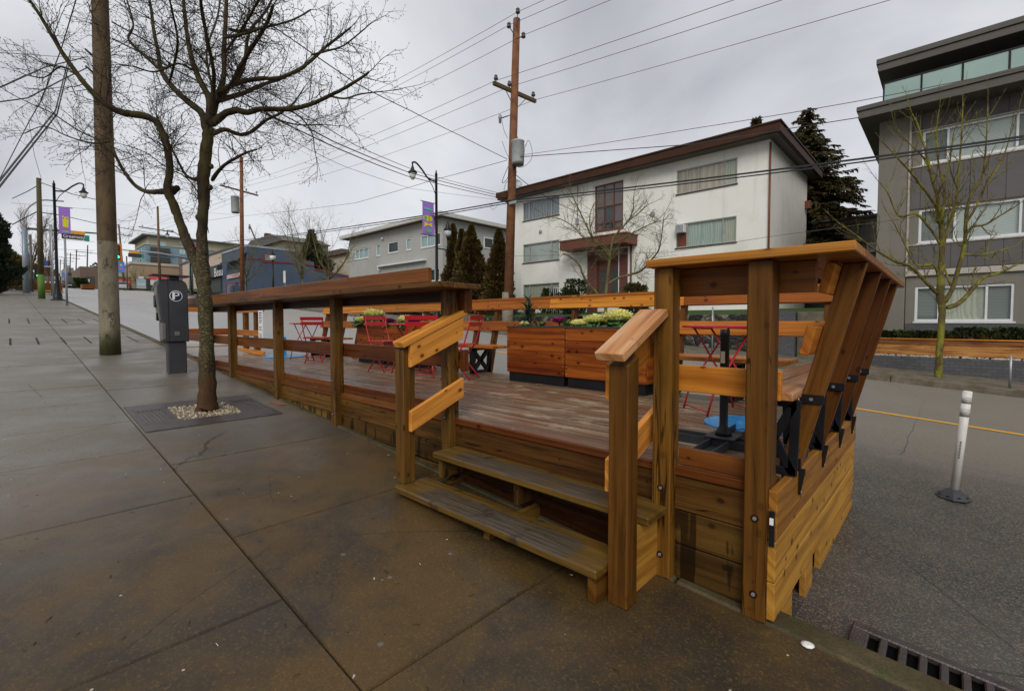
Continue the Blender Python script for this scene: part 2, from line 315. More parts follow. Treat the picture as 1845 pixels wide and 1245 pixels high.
def m_road():
    n = NT('wet_asphalt'); co = n.co(); v = n.vor(co, 110, 'Color', dim='2D'); vv = n.n_sep(v); f = n.noise(co, 60, 5, .8)
    a = n.noise(n.mp(co, (.35, 1, 1)), .55, 5, .55); y = n.n_sep(co)[1]
    c = n.mix(n.smooth(f, .38, .62), (.030, .0275, .0245), (.098, .087, .072))
    c = n.mix(n.ma('MULTIPLY', n.smooth(vv[0], .84, .95), .7), c, n.mix(vv[1], (.24, .17, .10), (.26, .24, .21)))
    c = n.mix(n.ma('MULTIPLY', n.smooth(vv[2], .78, .9), .7), c, (.018, .017, .017))
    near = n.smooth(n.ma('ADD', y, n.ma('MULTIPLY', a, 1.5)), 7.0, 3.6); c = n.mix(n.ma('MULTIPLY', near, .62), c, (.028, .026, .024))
    c = n.mix(n.ma('MULTIPLY', n.smooth(a, .45, .6), .3), c, (.13, .118, .10))
    b2 = n.noise(n.mp(co, (.5, 1.6, 1)), 1.6, 6, .65, .5); c = n.mix(n.ma('MULTIPLY', n.smooth(b2, .55, .42), .30), c, (.035, .032, .028))
    wy = n.noise(n.mp(co, (.25, 1, 1)), .8, 4, .5); wheel = n.smooth(n.ma('ADD', y, n.ma('MULTIPLY', wy, 1.2)), 6.3, 8.2); c = n.mix(n.ma('MULTIPLY', wheel, .60), c, n.mix(n.smooth(f, .4, .6), (.16, .142, .108), (.29, .262, .205)))
    sp_ = n.vor(co, 150, 'Color', dim='2D'); sq = n.n_sep(sp_); c = n.mix(n.ma('MULTIPLY', n.smooth(sq[0], .80, .9), .7), c, n.mix(sq[1], (.22, .13, .06), (.23, .21, .18)))
    cv = n.vor(n.mix(.12, co, n.noise(co, 1.4, 5, .65, w='Color')), .28, 'Distance', 'DISTANCE_TO_EDGE'); c = n.mix(n.ma('MULTIPLY', n.smooth(cv, .0017, .0007), .75), c, (.014, .013, .012))
    sky_sheen = n.smooth(n.n_sep(co)[0], -1, -14); c = n.mix(n.ma('MULTIPLY', sky_sheen, .75), c, (.33, .32, .31))  # paler up the street: sky reflection put into the asphalt colour
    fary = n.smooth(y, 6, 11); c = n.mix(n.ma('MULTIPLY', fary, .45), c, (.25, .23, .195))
    n.bump(n.ma('ADD', f, vv[0]), .5, .006)
    return n.set(c, n.ma('SUBTRACT', n.ma('MULTIPLY_ADD', a, .25, .30), n.ma('MULTIPLY', near, .10)), 0, .6)
M_ROAD = m_road()
M_GRASS = plain('lawn_grass', (.036, .066, .012), .8, 0, .2, .4, 20, .6)
M_EARTH = plain('dark_soil', (.035, .026, .018), .9, 0, .2, .4, 12, .8)
M_YEL = plain('yellow_road_paint', (.72, .36, .03), .5, 0, .4, .12, 12)
M_WHITEP = plain('white_paint', (.62, .62, .60), .5, 0, .4, .1, 3)
def m_stucco(name, col, dirt=(.3, .3, .26), amt=.4, drips=True):
    n = NT(name); co = n.co(); a = n.noise(co, .5, 6, .65, .3); f = n.noise(co, 30, 4, .7)
    c = n.mix(n.ma('MULTIPLY', n.smooth(a, .45, .72), amt), col, dirt)
    st = n.noise(n.mp(co, (1.6, 1.6, .12)), 1, 5, .6); c = n.mix(n.ma('MULTIPLY', n.smooth(st, .52, .72), amt * .8), c, dirt)
    c = n.mix(n.ma('MULTIPLY', n.smooth(f, .55, .4), .12), c, tuple(x * .6 for x in col)); n.bump(f, .35, .01); return n.set(c, .85, 0, .2)
M_WSTUC = m_stucco('cream_stucco', (.80, .80, .735), (.50, .49, .42), .38)
M_GSTUC = m_stucco('light_grey_stucco', (.40, .40, .375), (.28, .28, .26), .35)
M_TSTUC = m_stucco('taupe_stucco', (.205, .188, .158), (.14, .13, .108), .4)
M_DTRIM = plain('dark_brown_grey_trim', (.088, .080, .068), .5, 0, .4, .12, 2)
def m_panel(name, col, step=.42, ax=0):
    n = NT(name); co = n.co(); x = n.n_sep(co)[ax]; fr = n.ma('FRACT', n.ma('DIVIDE', x, step)); l = n.smooth(n.ma('ABSOLUTE', n.ma('SUBTRACT', fr, .5)), .47, .485)
    a = n.noise(co, 1.5, 4, .6); c = n.mix(n.smooth(a, .3, .7), tuple(q * .9 for q in col), tuple(q * 1.1 for q in col)); c = n.mix(l, c, tuple(q * .35 for q in col)); return n.set(c, .55, 0, .35)
M_PANEL = m_panel('charcoal_wall_panels', (.105, .096, .094))
M_FASCIA = wood('rusty_brown_fascia', (.060, .027, .015), (.032, .017, .011), .55, 0, .5, stain=(.11, .036, .014), stamt=.5)
M_BROWN = plain('brown_paint', (.15, .042, .018), .5, 0, .4, .2, 5); M_WINRED = plain('red_brown_frame', (.135, .042, .023), .5, 0, .4, .15, 5)
def m_brick(name, c1, c2, mort, bw=.21, bh=.07, rot=0, ro=.85):
    n = NT(name); co = n.co(); s = n.n_sep(co); cb = n.n('CombineXYZ'); n.s_(cb.inputs[0], n.ma('ADD', s[0], s[1])); n.s_(cb.inputs[1], s[2])
    b = n.n('TexBrick'); n.s_(b.inputs[0], cb.outputs[0]); b.inputs['Scale'].default_value = 1; b.inputs['Brick Width'].default_value = bw; b.inputs['Row Height'].default_value = bh
    b.inputs['Mortar Size'].default_value = .008; n.s_(b.inputs['Color1'], c1); n.s_(b.inputs['Color2'], c2); n.s_(b.inputs['Mortar'], mort)
    n.bump(b.outputs['Fac'], -.4, .01); return n.set(n.mix(n.ma('MULTIPLY', n.noise(co, 9, 4), .5), b.outputs[0], tuple(q * .5 for q in c1)), ro, 0, .3)
M_REDBR = m_brick('red_brick', (.17, .045, .03), (.10, .03, .022), (.13, .11, .09)); M_GREYBR = m_brick('grey_brick', (.11, .11, .115), (.085, .085, .09), (.06, .06, .06), .2, .085)
def m_rock():
    n = NT('dark_rubble_wall'); co = n.co(); d = n.noise(co, 3, 3, .5, w='Color'); v = n.mix(.12, co, d); e = n.vor(v, 5.5, 'Distance', 'DISTANCE_TO_EDGE'); cc = n.n_sep(n.vor(v, 5.5, 'Color'))
    c = n.mix(n.smooth(n.ma('ADD', n.ma('MULTIPLY', cc[0], .5), n.ma('MULTIPLY', n.noise(co, 7, 5, .7), .6)), .55, .85), (.022, .021, .020), (.19, .165, .125)); c = n.mix(n.smooth(e, .03, .01), c, (.035, .032, .028)); n.bump(n.smooth(e, 0, .15), .8, .04); return n.set(c, .8, 0, .3)
M_ROCK = m_rock()
M_BLACK = plain('black_powder_coat', (.008, .008, .009), .42, 0, .3, .2, 8); M_BLACKR = plain('black_rubber', (.035, .037, .042), .55, 0, .4, .2, 12)
M_CAST = plain('cast_iron', (.085, .07, .066), .42, .5, .5, .35, 9, .4); M_GALV = plain('galvanised_steel', (.33, .34, .35), .4, .6, .5, .2, 4)
M_GREYP = plain('grey_painted_steel', (.30, .32, .34), .45, .2, .5, .12, 3)
M_RED = plain('red_enamel', (.44, .010, .016), .32, 0, .6, .06, 8); M_BLUE = plain('blue_powder_coat', (.022, .30, .66), .3, 0, .55, .06, 8)
M_METER = plain('charcoal_meter_shell', (.048, .050, .056), .45, .2, .45, .12, 5, .1); M_METERF = plain('grey_meter_face', (.16, .16, .15), .5, .1, .4, .12, 6)
M_NAVY = plain('navy_badge', (.008, .012, .065), .3); M_WHT = plain('white_lettering', (.78, .78, .76), .5, var=.03)
M_BOLT = plain('zinc_bolt', (.5, .5, .48), .35, .9, .5, .1)
M_FLEX = plain('white_flexible_plastic', (.62, .60, .56), .45, 0, .45, .1, 7); M_REFL = plain('silver_reflective_band', (.40, .39, .37), .4, .0, .5, .25, 40)
def m_bark(name, c1, c2, moss, mamt, lich=None, sc=9):
    n = NT(name); co = n.co(); s = n.noise(n.mp(co, (1, 1, .28)), sc, 6, .7, .3); c = n.mix(n.smooth(s, .35, .65), c1, c2)
    m = n.noise(co, 2.6, 6, .7, .2); c = n.mix(n.ma('MULTIPLY', n.smooth(m, .45, .6), mamt), c, moss)
    if lich:
        l = n.noise(n.mp(co, (1, 1, 1.8)), 38, 5, .7, .6); z = n.n_sep(co)[2]; zz = n.ma('MULTIPLY', n.smooth(z, .72, 1.0), n.smooth(z, 2.6, 1.9))
        c = n.mix(n.ma('MULTIPLY', n.ma('MULTIPLY', n.smooth(l, .52, .60), .60), zz), c, lich); c = n.mix(n.ma('MULTIPLY', n.smooth(z, .95, .65), .7), c, n.mix(s, (.045, .020, .009), (.12, .055, .022)))
    n.bump(n.ma('ADD', s, n.noise(n.mp(co, (1, 1, .35)), 4.5, 4, .6)), .9, .035); return n.set(c, .8, 0, .25)
M_BARK = m_bark('grey_brown_bark', (.016, .011, .006), (.052, .033, .014), (.075, .072, .012), .4, (.23, .21, .13))
M_TWIG = m_bark('dark_twig_bark', (.014, .008, .005), (.042, .023, .010), (.06, .05, .012), .4)
M_MOSSB = m_bark('yellow_moss_bark', (.07, .05, .018), (.13, .10, .03), (.21, .20, .02), .8)
M_PALEB = m_bark('pale_mossy_bark', (.085, .065, .035), (.15, .12, .06), (.17, .17, .035), .5)
M_UTIL = plain('red_brown_utility_pole', (.165, .068, .029), .75, 0, .3, .35, 3, .4); M_UTILD = plain('brown_utility_pole', (.13, .075, .04), .75, 0, .3, .3, 3)
M_CABLE = plain('black_cable', (.018, .018, .02), .5); M_GCABLE = plain('thin_grey_wire', (.10, .085, .08), .5, .3)
def m_concp():
    n = NT('mottled_pole'); co = n.co(); z = n.n_sep(co)[2]; a = n.noise(n.mp(co, (1, 1, .35)), 6, 6, .7); b = n.noise(n.mp(co, (1, 1, .5)), 11, 5, .75)
    up = n.smooth(z, 2.86, 2.885)
    lo = n.mix(n.smooth(a, .35, .65), (.155, .13, .085), (.235, .205, .145)); lo = n.mix(n.ma('MULTIPLY', n.smooth(b, .55, .63), .85), lo, (.045, .04, .032))
    hi = n.mix(n.smooth(a, .3, .7), (.062, .042, .022), (.125, .082, .042)); hi = n.mix(n.ma('MULTIPLY', n.smooth(b, .58, .64), .6), hi, (.025, .017, .01))
    c = n.mix(up, lo, hi); c = n.mix(n.ma('MULTIPLY', n.smooth(n.ma('ADD', z, n.ma('MULTIPLY', a, .5)), 1.62, 1.15), .85), c, (.035, .045, .010))
    n.bump(b, .3, .01); return n.set(c, .75, 0, .25)
M_CPOLE = m_concp()
def m_leaf(name, c1, c2, c3, ro=.55):
    n = NT(name); t = n.tint(); a = n.noise(n.co(), 1.6, 3); c = n.ramp(t, (0, c1), (.5, c2), (1, c3)); c = n.mix(n.ma('MULTIPLY', n.smooth(a, .4, .6), .4), c, c1); return n.set(c, ro, 0, .3)
M_CEDAR = m_leaf('brown_green_cedar', (.030, .022, .006), (.078, .050, .011), (.14, .088, .018)); M_SPRUCE = m_leaf('brown_green_spruce', (.012, .015, .005), (.040, .036, .009), (.10, .066, .013))
M_DKEVG = m_leaf('dark_evergreen', (.008, .014, .006), (.02, .034, .012), (.045, .06, .018)); M_HEDGE = m_leaf('hedge_leaf', (.02, .035, .010), (.05, .075, .018), (.10, .12, .03))
M_BUSHR = m_leaf('olive_shrub_leaf', (.05, .04, .012), (.10, .075, .02), (.16, .11, .03))
M_KGREEN = m_leaf('kale_green_leaf', (.022, .075, .020), (.05, .15, .035), (.14, .26, .08), .45); M_KDARK = m_leaf('dark_kale_leaf', (.010, .028, .018), (.02, .05, .03), (.05, .09, .05), .5)
M_KYEL = m_leaf('cream_kale_leaf', (.80, .76, .28), (.92, .89, .42), (.96, .94, .62), .6); M_KYEL.node_tree.nodes['Principled BSDF'].inputs['Subsurface Weight'].default_value = .7; M_KYEL.node_tree.nodes['Principled BSDF'].inputs['Subsurface Scale'].default_value = .04; M_KYEL.node_tree.nodes['Principled BSDF'].inputs['Subsurface Radius'].default_value = (1, 1, .5); M_KPUR = m_leaf('magenta_kale_leaf', (.16, .012, .09), (.30, .02, .17), (.42, .05, .26), .45)
def m_glass(name='window_glass', tintc=(.9, .95, .95), k=.30):
    n = NT(name); n.t.nodes.remove(n.p); tr = n.n('BsdfTransparent'); gl = n.n('BsdfGlossy'); gl.inputs['Roughness'].default_value = .03; n.s_(gl.inputs['Color'], (.9, .95, 1)); n.s_(tr.inputs[0], tintc)
    lw = n.n('LayerWeight'); lw.inputs[0].default_value = .35; mx = n.n('MixShader'); n.s_(mx.inputs[0], n.ma('MULTIPLY_ADD', lw.outputs['Fresnel'], .30, k - .06)); n.t.links.new(tr.outputs[0], mx.inputs[1]); n.t.links.new(gl.outputs[0], mx.inputs[2]); n.t.links.new(mx.outputs[0], n.out.inputs[0]); return n.m
M_GLASS = m_glass(k=.10)
def m_curt(name, c1, c2, fold=9, ax=0, blind=False, ro=.8):
    n = NT(name); co = n.co(); s = n.n_sep(co); x = s[2] if blind else n.ma('ADD', s[0], n.ma('MULTIPLY', n.noise(co, 1.3, 3), .25))
    w = n.ma('SINE', n.ma('MULTIPLY', n.ma('ADD', x, n.ma('MULTIPLY', n.noise(n.mp(co, (2.2, 2.2, .15)), 1, 4), 0 if blind else .55)), 125 if blind else fold * 6.28)); f = n.ma('MULTIPLY_ADD', w, .5, .5)
    if not blind: f = n.ma('MULTIPLY', f, n.ma('MULTIPLY_ADD', n.noise(n.mp(co, (3, 3, .3)), 2, 4), 1.2, .2))
    return n.set(n.mix(f, c1, c2), ro, 0, .2)
CU_CREAM = m_curt('cream_curtain', (.42, .40, .30), (.60, .58, .46)); CU_PINK = m_curt('beige_curtain', (.48, .38, .29), (.62, .52, .42), 3); CU_GREEN = m_curt('pale_green_curtain', (.36, .42, .36), (.56, .60, .52), 7)
CU_GREY = m_curt('grey_net_curtain', (.22, .23, .25), (.40, .42, .44), 6); CU_BLIND = m_curt('white_blind', (.42, .43, .40), (.62, .63, .57), blind=True); CU_GBLIND = m_curt('dim_grey_blind', (.16, .17, .15), (.26, .27, .24), blind=True)
CU_DARK = plain('dark_room', (.05, .055, .05), .6, var=.3); CU_TEAL = m_curt('pale_teal_curtain', (.36, .48, .47), (.52, .64, .62), 3); CU_BRN = plain('brown_obscured_glass', (.16, .11, .095), .35, 0, .5, .1, 1)
M_BALC = plain('pale_green_balcony_glass', (.30, .42, .38), .12, 0, .7, .12, .5); M_WFRAME = plain('white_window_frame', (.66, .67, .68), .5, var=.05); M_AFRAME = plain('aluminium_window_frame', (.42, .42, .40), .45, .3, .4, .1)
M_SILL = plain('dark_brown_sill', (.07, .045, .035), .6, var=.2)
def banner_mat(): return plain('purple_banner_cloth', (.33, .17, .60), .7, var=.1, sc=2)
M_BANNER = banner_mat(); M_BYEL = plain('yellow_print', (.70, .62, .03), .7, var=.06); M_BGRN = plain('green_print', (.10, .42, .18), .7); M_BTEAL = plain('teal_print', (.15, .5, .55), .7); M_BRED = plain('orange_print', (.6, .16, .04), .7)
M_BANB = plain('blue_banner_cloth', (.10, .22, .65), .7); M_BANP = plain('pink_banner_cloth', (.55, .06, .35), .7)
def emit(name, col, st):
    n = NT(name); n.set((.02, .02, .02), .5); n.s_(n.p.inputs['Emission Color'], col); n.p.inputs['Emission Strength'].default_value = st; return n.m
M_GO = emit('green_signal_lamp', (.05, 1, .55), 1.6)
def text_mesh(txt, size, extrude=.002):
    cu = bpy.data.curves.new('lettering', 'FONT'); cu.body = txt; cu.size = size; cu.extrude = extrude; cu.align_x = 'CENTER'; cu.align_y = 'CENTER'
    o = bpy.data.objects.new('lettering', cu); C.objects.link(o); dg = bpy.context.evaluated_depsgraph_get(); dg.update()
    me = bpy.data.meshes.new_from_object(o.evaluated_get(dg)); bpy.data.objects.remove(o); return me
def lettering(root, txt, size, loc, right, up, mat, name='lettering', sub=False, bold=0, label=None, sx=1.0):
    me = text_mesh(txt, size); r = Vector(right).normalized(); u = Vector(up).normalized(); nn = r.cross(u)
    M = Matrix((r, u, nn)).transposed().to_4x4(); M = Matrix.Translation(Vector(loc)) @ M @ Matrix.Diagonal((sx, 1, 1, 1)); me.transform(M); me.materials.clear(); me.materials.append(mat)
    o = bpy.data.objects.new(name, me); C.objects.link(o); o.parent = root
    if not sub: o.matrix_parent_inverse = Matrix.Translation(-Vector(root.location))
    return tag(o, label)
# ================================================================== the setting
def strip(name, y0, y1, z_off, mat, x0=18.0, x1=-92.0, x2=-420.0, dz=0, crown=0, n=40):
    mb = MB(3); xs = [x0 + (x1 - x0) * i / n for i in range(n + 1)] + [x2]
    ys = [y0, (y0 + y1) / 2, y1] if crown else [y0, y1]
    for i in range(len(xs) - 1):
        for j in range(len(ys) - 1):
            za = z_off + (crown if (crown and j == 1) else 0); zb = z_off + (crown if (crown and j == 0) else 0)
            a, b = xs[i + 1], xs[i]
            mb.quad([(a, ys[j], gz(a) + za), (b, ys[j], gz(b) + za), (b, ys[j + 1], gz(b) + zb), (a, ys[j + 1], gz(a) + zb)])
    return mb.build(name, mat, kind='structure', fix=False)
def kerb(name, y0, y1, mat, joints=3.0):
    mb = MB(4); x = 17.0
    while x > -150:
        a, b = x - joints, x; h = .004
        P = [(a + .006, y0), (b - .006, y0), (b - .006, y1), (a + .006, y1)]
        top = [(px, py, gz(px) + h) for px, py in P]; bot = [(px, py, gz(px) - .3) for px, py in P]; n = len(mb.v); mb.v += top + bot; t = mb.r.random()
        for f in [(0, 1, 2, 3), (4, 7, 6, 5), (0, 4, 5, 1), (1, 5, 6, 2), (2, 6, 7, 3), (3, 7, 4, 0)]: mb.face(tuple(n + q for q in f), [(0, 0)] * 4, t)
        x -= joints
    return mb.build(name, mat, kind='structure', bevel=.012)
# base ground far below everything so no gap shows, reaching the horizon
strip('ground', -400, 500, -.45, M_EARTH, x0=300, x1=-92, x2=-1500, n=8)
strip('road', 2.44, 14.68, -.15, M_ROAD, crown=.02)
kerb('near_kerb', 2.295, 2.45, M_KERB); kerb('far_kerb', 14.68, 14.84, M_KERBF, 3.0)
# near pavement: separate cast slabs with real joints
def slab_walk():
    mb = MB(5); cols = [(-7.5, -2.24, 1.4, 0), (-2.234, -.705, 1.4, 0), (-.70, .815, 1.4, -.75), (.821, 2.292, 1.44, -1.47)]
    LJ = [-.75, -2.17, -3.64, -4.87, -5.96]; RJ = [-1.47, -2.89, -4.35, -5.40, -6.64]
    for y0, y1, st, ph in cols:
        J = RJ if y0 > .8 else LJ; js = [J[0] + 1.42 * k for k in range(13, 0, -1)] + J
        while js[-1] > -90: js.append(js[-1] - 1.12)
        for x, xn in zip(js, js[1:]):
            jw = .003 if x > -2.5 else .005; a, b = xn + jw, x - jw
            if a < 17:
                d = mb.r.uniform(-.002, .002); n = len(mb.v); w = .007
                P = [(a, y0, 0), (b, y0, 0), (b, y1, 0), (a, y1, 0)]; Q = [(a + w, y0 + w, 0), (b - w, y0 + w, 0), (b - w, y1 - w, 0), (a + w, y1 - w, 0)]
                mb.v += [(px, py, gz(px) - .012) for px, py, _ in P] + [(px, py, gz(px) + d) for px, py, _ in Q]
                mb.face((n + 4, n + 5, n + 6, n + 7), [(0, 0)] * 4, mb.r.random())
                for i in range(4): j = (i + 1) % 4; mb.face((n + i, n + j, n + 4 + j, n + 4 + i), [(0, 0)] * 4, .2)
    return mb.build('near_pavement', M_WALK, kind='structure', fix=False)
slab_walk()
strip('pavement_bed', -8, 2.296, -.014, M_EARTH)
strip('far_pavement', 14.84, 17.45, 0, M_KERBF)
# centre line, double yellow
mb = MB(); xx = 18
for k in range(60):
    a, b = 18 - 2.0 * (k + 1), 18 - 2.0 * k
    for y in (9.50, 9.72) if False else (9.55,):
        mb.quad([(a, y, gz(a) - .126), (b, y, gz(b) - .126), (b, y + .12, gz(b) - .126), (a, y + .12, gz(a) - .126)])
mb.build('road_centre_line', M_YEL, kind='structure', fix=False)
# land behind the far pavement, climbing a little
def far_land():
    mb = MB(6)
    xs = [30, 6, 2.6, -1.9, -2.1, -8, -20, -30, -40, -56, -75, -100, -160, -420]
    def zl(x): return {True: .25}.get(x > -1.9, 1.55) + max(0, gz(x) - 1.6) * (1 if x < -25 else 0)
    for i in range(len(xs) - 1):
        b, a = xs[i], xs[i + 1]; f = lambda x: (.35 if x > -2.0 else 1.62 if x > -26 else max(1.62, gz(x) + .3))
        for (y0, y1, r0, r1) in ((17.95, 23.5, 0, .35), (23.5, 60, .35, 1.2), (60, 400, 1.2, 8)):
            mb.quad([(a, y0, f(a) + r0), (b, y0, f(b) + r0), (b, y1, f(b) + r1), (a, y1, f(a) + r1)])
    return mb.build('grass_bank', M_GRASS, kind='structure', fix=False)
far_land()
# low light patch of lawn / lane between walls is part of the bank
# tree grate with gravel bed
t_ = empty('tree_grate', (-5.95, 1.45, gz(-5.95)), 'slotted cast metal tree grate set in the pavement around the mossy bare tree', 'tree grate')
def sl_(mb, x0, x1, y0, y1, z0, z1):
    n = len(mb.v); P = [(x0, y0), (x1, y0), (x1, y1), (x0, y1)]; mb.v += [(px, py, gz(px) + z0) for px, py in P] + [(px, py, gz(px) + z1) for px, py in P]; t = mb.r.random()
    for f in BOXF: mb.face(tuple(n + q for q in f), [(0, 0)] * 4, t)
mb = MB(9); gx0, gx1, gy0, gy1 = -6.62, -5.42, .84, 2.06; hx0, hx1, hy0, hy1 = -6.36, -5.70, 1.17, 1.75
sl_(mb, gx0, hx0, gy0, gy1, -.02, .008); sl_(mb, hx1, gx1, gy0, gy1, -.02, .008)
for (ya, yb) in ((gy0, hy0), (hy1, gy1)):
    sl_(mb, hx0, hx1, ya, ya + .05, -.02, .008); sl_(mb, hx0, hx1, yb - .04, yb, -.02, .008)
    sl_(mb, hx0, hx0 + .05, ya + .05, yb - .04, -.02, .008); sl_(mb, hx1 - .05, hx1, ya + .05, yb - .04, -.02, .008)
    k = 0; y = ya + .05
    while y < yb - .06: sl_(mb, hx0 + .05, hx1 - .05, y, y + .022, -.02, .006); y += .036
part(t_, mb, 'grate_frame', M_CAST, .002)
def gravel():
    mb = MB(10); r = mb.r
    for i in range(900):
        x = r.uniform(hx0, hx1); y = r.uniform(hy0, hy1)
        if (x + 6.05) ** 2 + (y - 1.47) ** 2 < .012: continue
        s = r.uniform(.009, .020); z = gz(x) - .004 + r.uniform(0, .012); n = len(mb.v); h = s * .6; a = r.uniform(0, 3)
        for k in range(5): an = a + k * 1.2566; mb.v.append((x + s * math.cos(an) * r.uniform(.8, 1.2), y + s * math.sin(an) * r.uniform(.7, 1.1), z - h * .4))
        mb.v.append((x, y, z + h)); t = r.random()
        for k in range(5): mb.face((n + k, n + (k + 1) % 5, n + 5), [(0, 0)] * 3, t, False)
    n = NT('tan_gravel'); c = n.ramp(n.tint(), (0, (.10, .075, .05)), (.45, (.24, .18, .11)), (.8, (.42, .34, .22)), (1, (.5, .47, .42))); n.set(c, .5)
    return mb.build('gravel', n.m, kind='stuff', label='tan gravel filling the square opening of the tree grate', cat='gravel', fix=False)
gravel()
mb = MB(); sl_(mb, hx0, hx1, hy0, hy1, -.03, -.006); part(t_, mb, 'soil_bed', M_EARTH)
# street drain in the gutter
dr = empty('storm_drain', (-.02, 2.6, gz(0) - .15), 'rusty cast iron storm drain grate in the gutter beside the kerb', 'drain')
CU_PITSHADE = plain('pit_shade_black', (.004, .004, .004), .9, 0, .05)
def drain():
    mb = MB(11); z = lambda x: gz(x) - .122
    x0, x1, y0, y1 = -.31, .62, 2.455, 2.84; pts = []
    n = 11; bars = [x0 + (x1 - x0) * i / n for i in range(n + 1)]
    def sb(xa, xb, ya, yb, h=.012):
        k = len(mb.v); P = [(xa, ya), (xb, ya), (xb, yb), (xa, yb)]; mb.v.extend([(px, py, z(px) - .019) for px, py in P] + [(px, py, z(px) + h) for px, py in P]); t = mb.r.random()
        for f in BOXF: mb.face(tuple(k + q for q in f), [(0, 0)] * 4, t)
    sb(x0, x1, y1 - .055, y1); sb(x0, x0 + .07, y0, y1 - .055); sb(x1 - .05, x1, y0, y1 - .055); sb(x0 + .07, x1 - .05, y0, y0 + .02)
    x = x0 + .07
    while x < x1 - .1: sb(x + .040, x + .070, y0 + .02, y1 - .055, .010); x += .070
    part(dr, mb, 'grate', M_CAST, .006); m2 = MB(); m2.quad([(x0, y0, gz(x0) - .1425), (x1, y0, gz(x1) - .1425), (x1, y1, gz(x1) - .1425), (x0, y1, gz(x0) - .1425)]); part(dr, m2, 'pit_shade', CU_PITSHADE, fix=False)  # flat black sheet above the asphalt paints the dark inside the drain
drain()
# litter
mb = MB(12); p = pZ(1455, 1163, gz(-.4)); mb.lathe([(.024, .001), (.026, .006), (.012, .010)], (p.x, p.y, gz(p.x) + .001), 9); tag(mb.build('litter', M_WHT), 'small round white scrap of litter lying near the kerb by the drain', 'litter')
mb = MB(13); p = pZ(470, 712, gz(-6.3)); mb.prism([(-6.05, 2.14, gz(-6.05) + .004), (-5.83, 2.17, gz(-5.83) + .004), (-5.80, 2.25, gz(-5.80) + .004), (-6.02, 2.24, gz(-6.02) + .004)], (0, 0, .006))
tag(mb.build('litter', plain('brown_cardboard', (.22, .10, .06), .8)), 'flat brown cardboard scrap lying beside the timber platform', 'litter')
def specks(name, col, cnt, seed, label, x0, x1, y0, y1, s0, s1):
    mb = MB(seed); r = mb.r
    for i in range(cnt):
        x, y = r.uniform(x0, x1), r.uniform(y0, y1); s = r.uniform(s0, s1); a = r.uniform(0, 6.28); l = s * r.uniform(1, 3)
        ca, sa = math.cos(a), math.sin(a); z = gz(x) + .0035
        mb.quad([(x - l * ca + s * .3 * sa, y - l * sa - s * .3 * ca, z), (x + l * ca + s * .2 * sa, y + l * sa - s * .4 * ca, z), (x + l * ca - s * .4 * sa, y + l * sa + s * .3 * ca, z + .002), (x - l * ca - s * .3 * sa, y - l * sa + s * .3 * ca, z)], r.random())
    return mb.build(name, col, kind='stuff', label=label, cat='debris', fix=False)
specks('fallen_twig_debris', M_TWIG, 260, 15, 'tiny dark twig scraps scattered over the pavement', -9, .5, -1, 2.2, .003, .008)
specks('pale_grit', M_WHT, 34, 16, 'pale grit specks scattered over the pavement', -7, .5, -.6, 2.2, .003, .006)

# tooled grooves across the far part of the near pavement
mb = MB(17)
for (ya_, yb_) in ((586.5, 575), (560.5, 552)):
    for k in range(22):
        y = -3.2 + k * .40
        if y > 2.2: continue
        X0 = -13.6 if ya_ > 570 else -19.6; X1 = X0 - (1.5 if ya_ > 570 else 2.2)
        mb.quad([(X1, y, gz(X1) + .004), (X0, y, gz(X0) + .004), (X0, y + .03, gz(X0) + .004), (X1, y + .03, gz(X1) + .004)])
mb.build('pavement_grooves', M_EARTH, kind='structure', fix=False)
# ================================================================== the timber platform
PK = empty('timber_platform', (-5.5, 2.5, gz(-5.5)), 'long raised timber seating platform with steps, rails, benches and counters beside the kerb', 'platform')
ZD = .65; XE = -13.5; XR = -.575; YF = 2.28; YB = 4.80
# deck boards along the street
mb = MB(20); y = 2.37; bw = .088
while y < YB - .01:
    x = XR - .005; 
    xl = XE if y < 3.85 else -10.7
    while x > xl:
        ln = mb.r.uniform(2.4, 4.2); a = max(x - ln, xl); mb.bx(a + .002, x - .002, y + .0045, min(y + bw - .0045, YB), ZD - .038, ZD + mb.r.uniform(-.0015, .0015), 0); x -= ln
    y += bw
part(PK, mb, 'decking', W_DECK, .003)
mb = MB(); mb.bx(XE + .05, XR - .06, 2.45, 3.8, -.02, ZD - .05); mb.bx(-10.6, XR - .06, 3.8, YB - .08, -.02, ZD - .05); part(PK, mb, 'underframe', W_DARK)
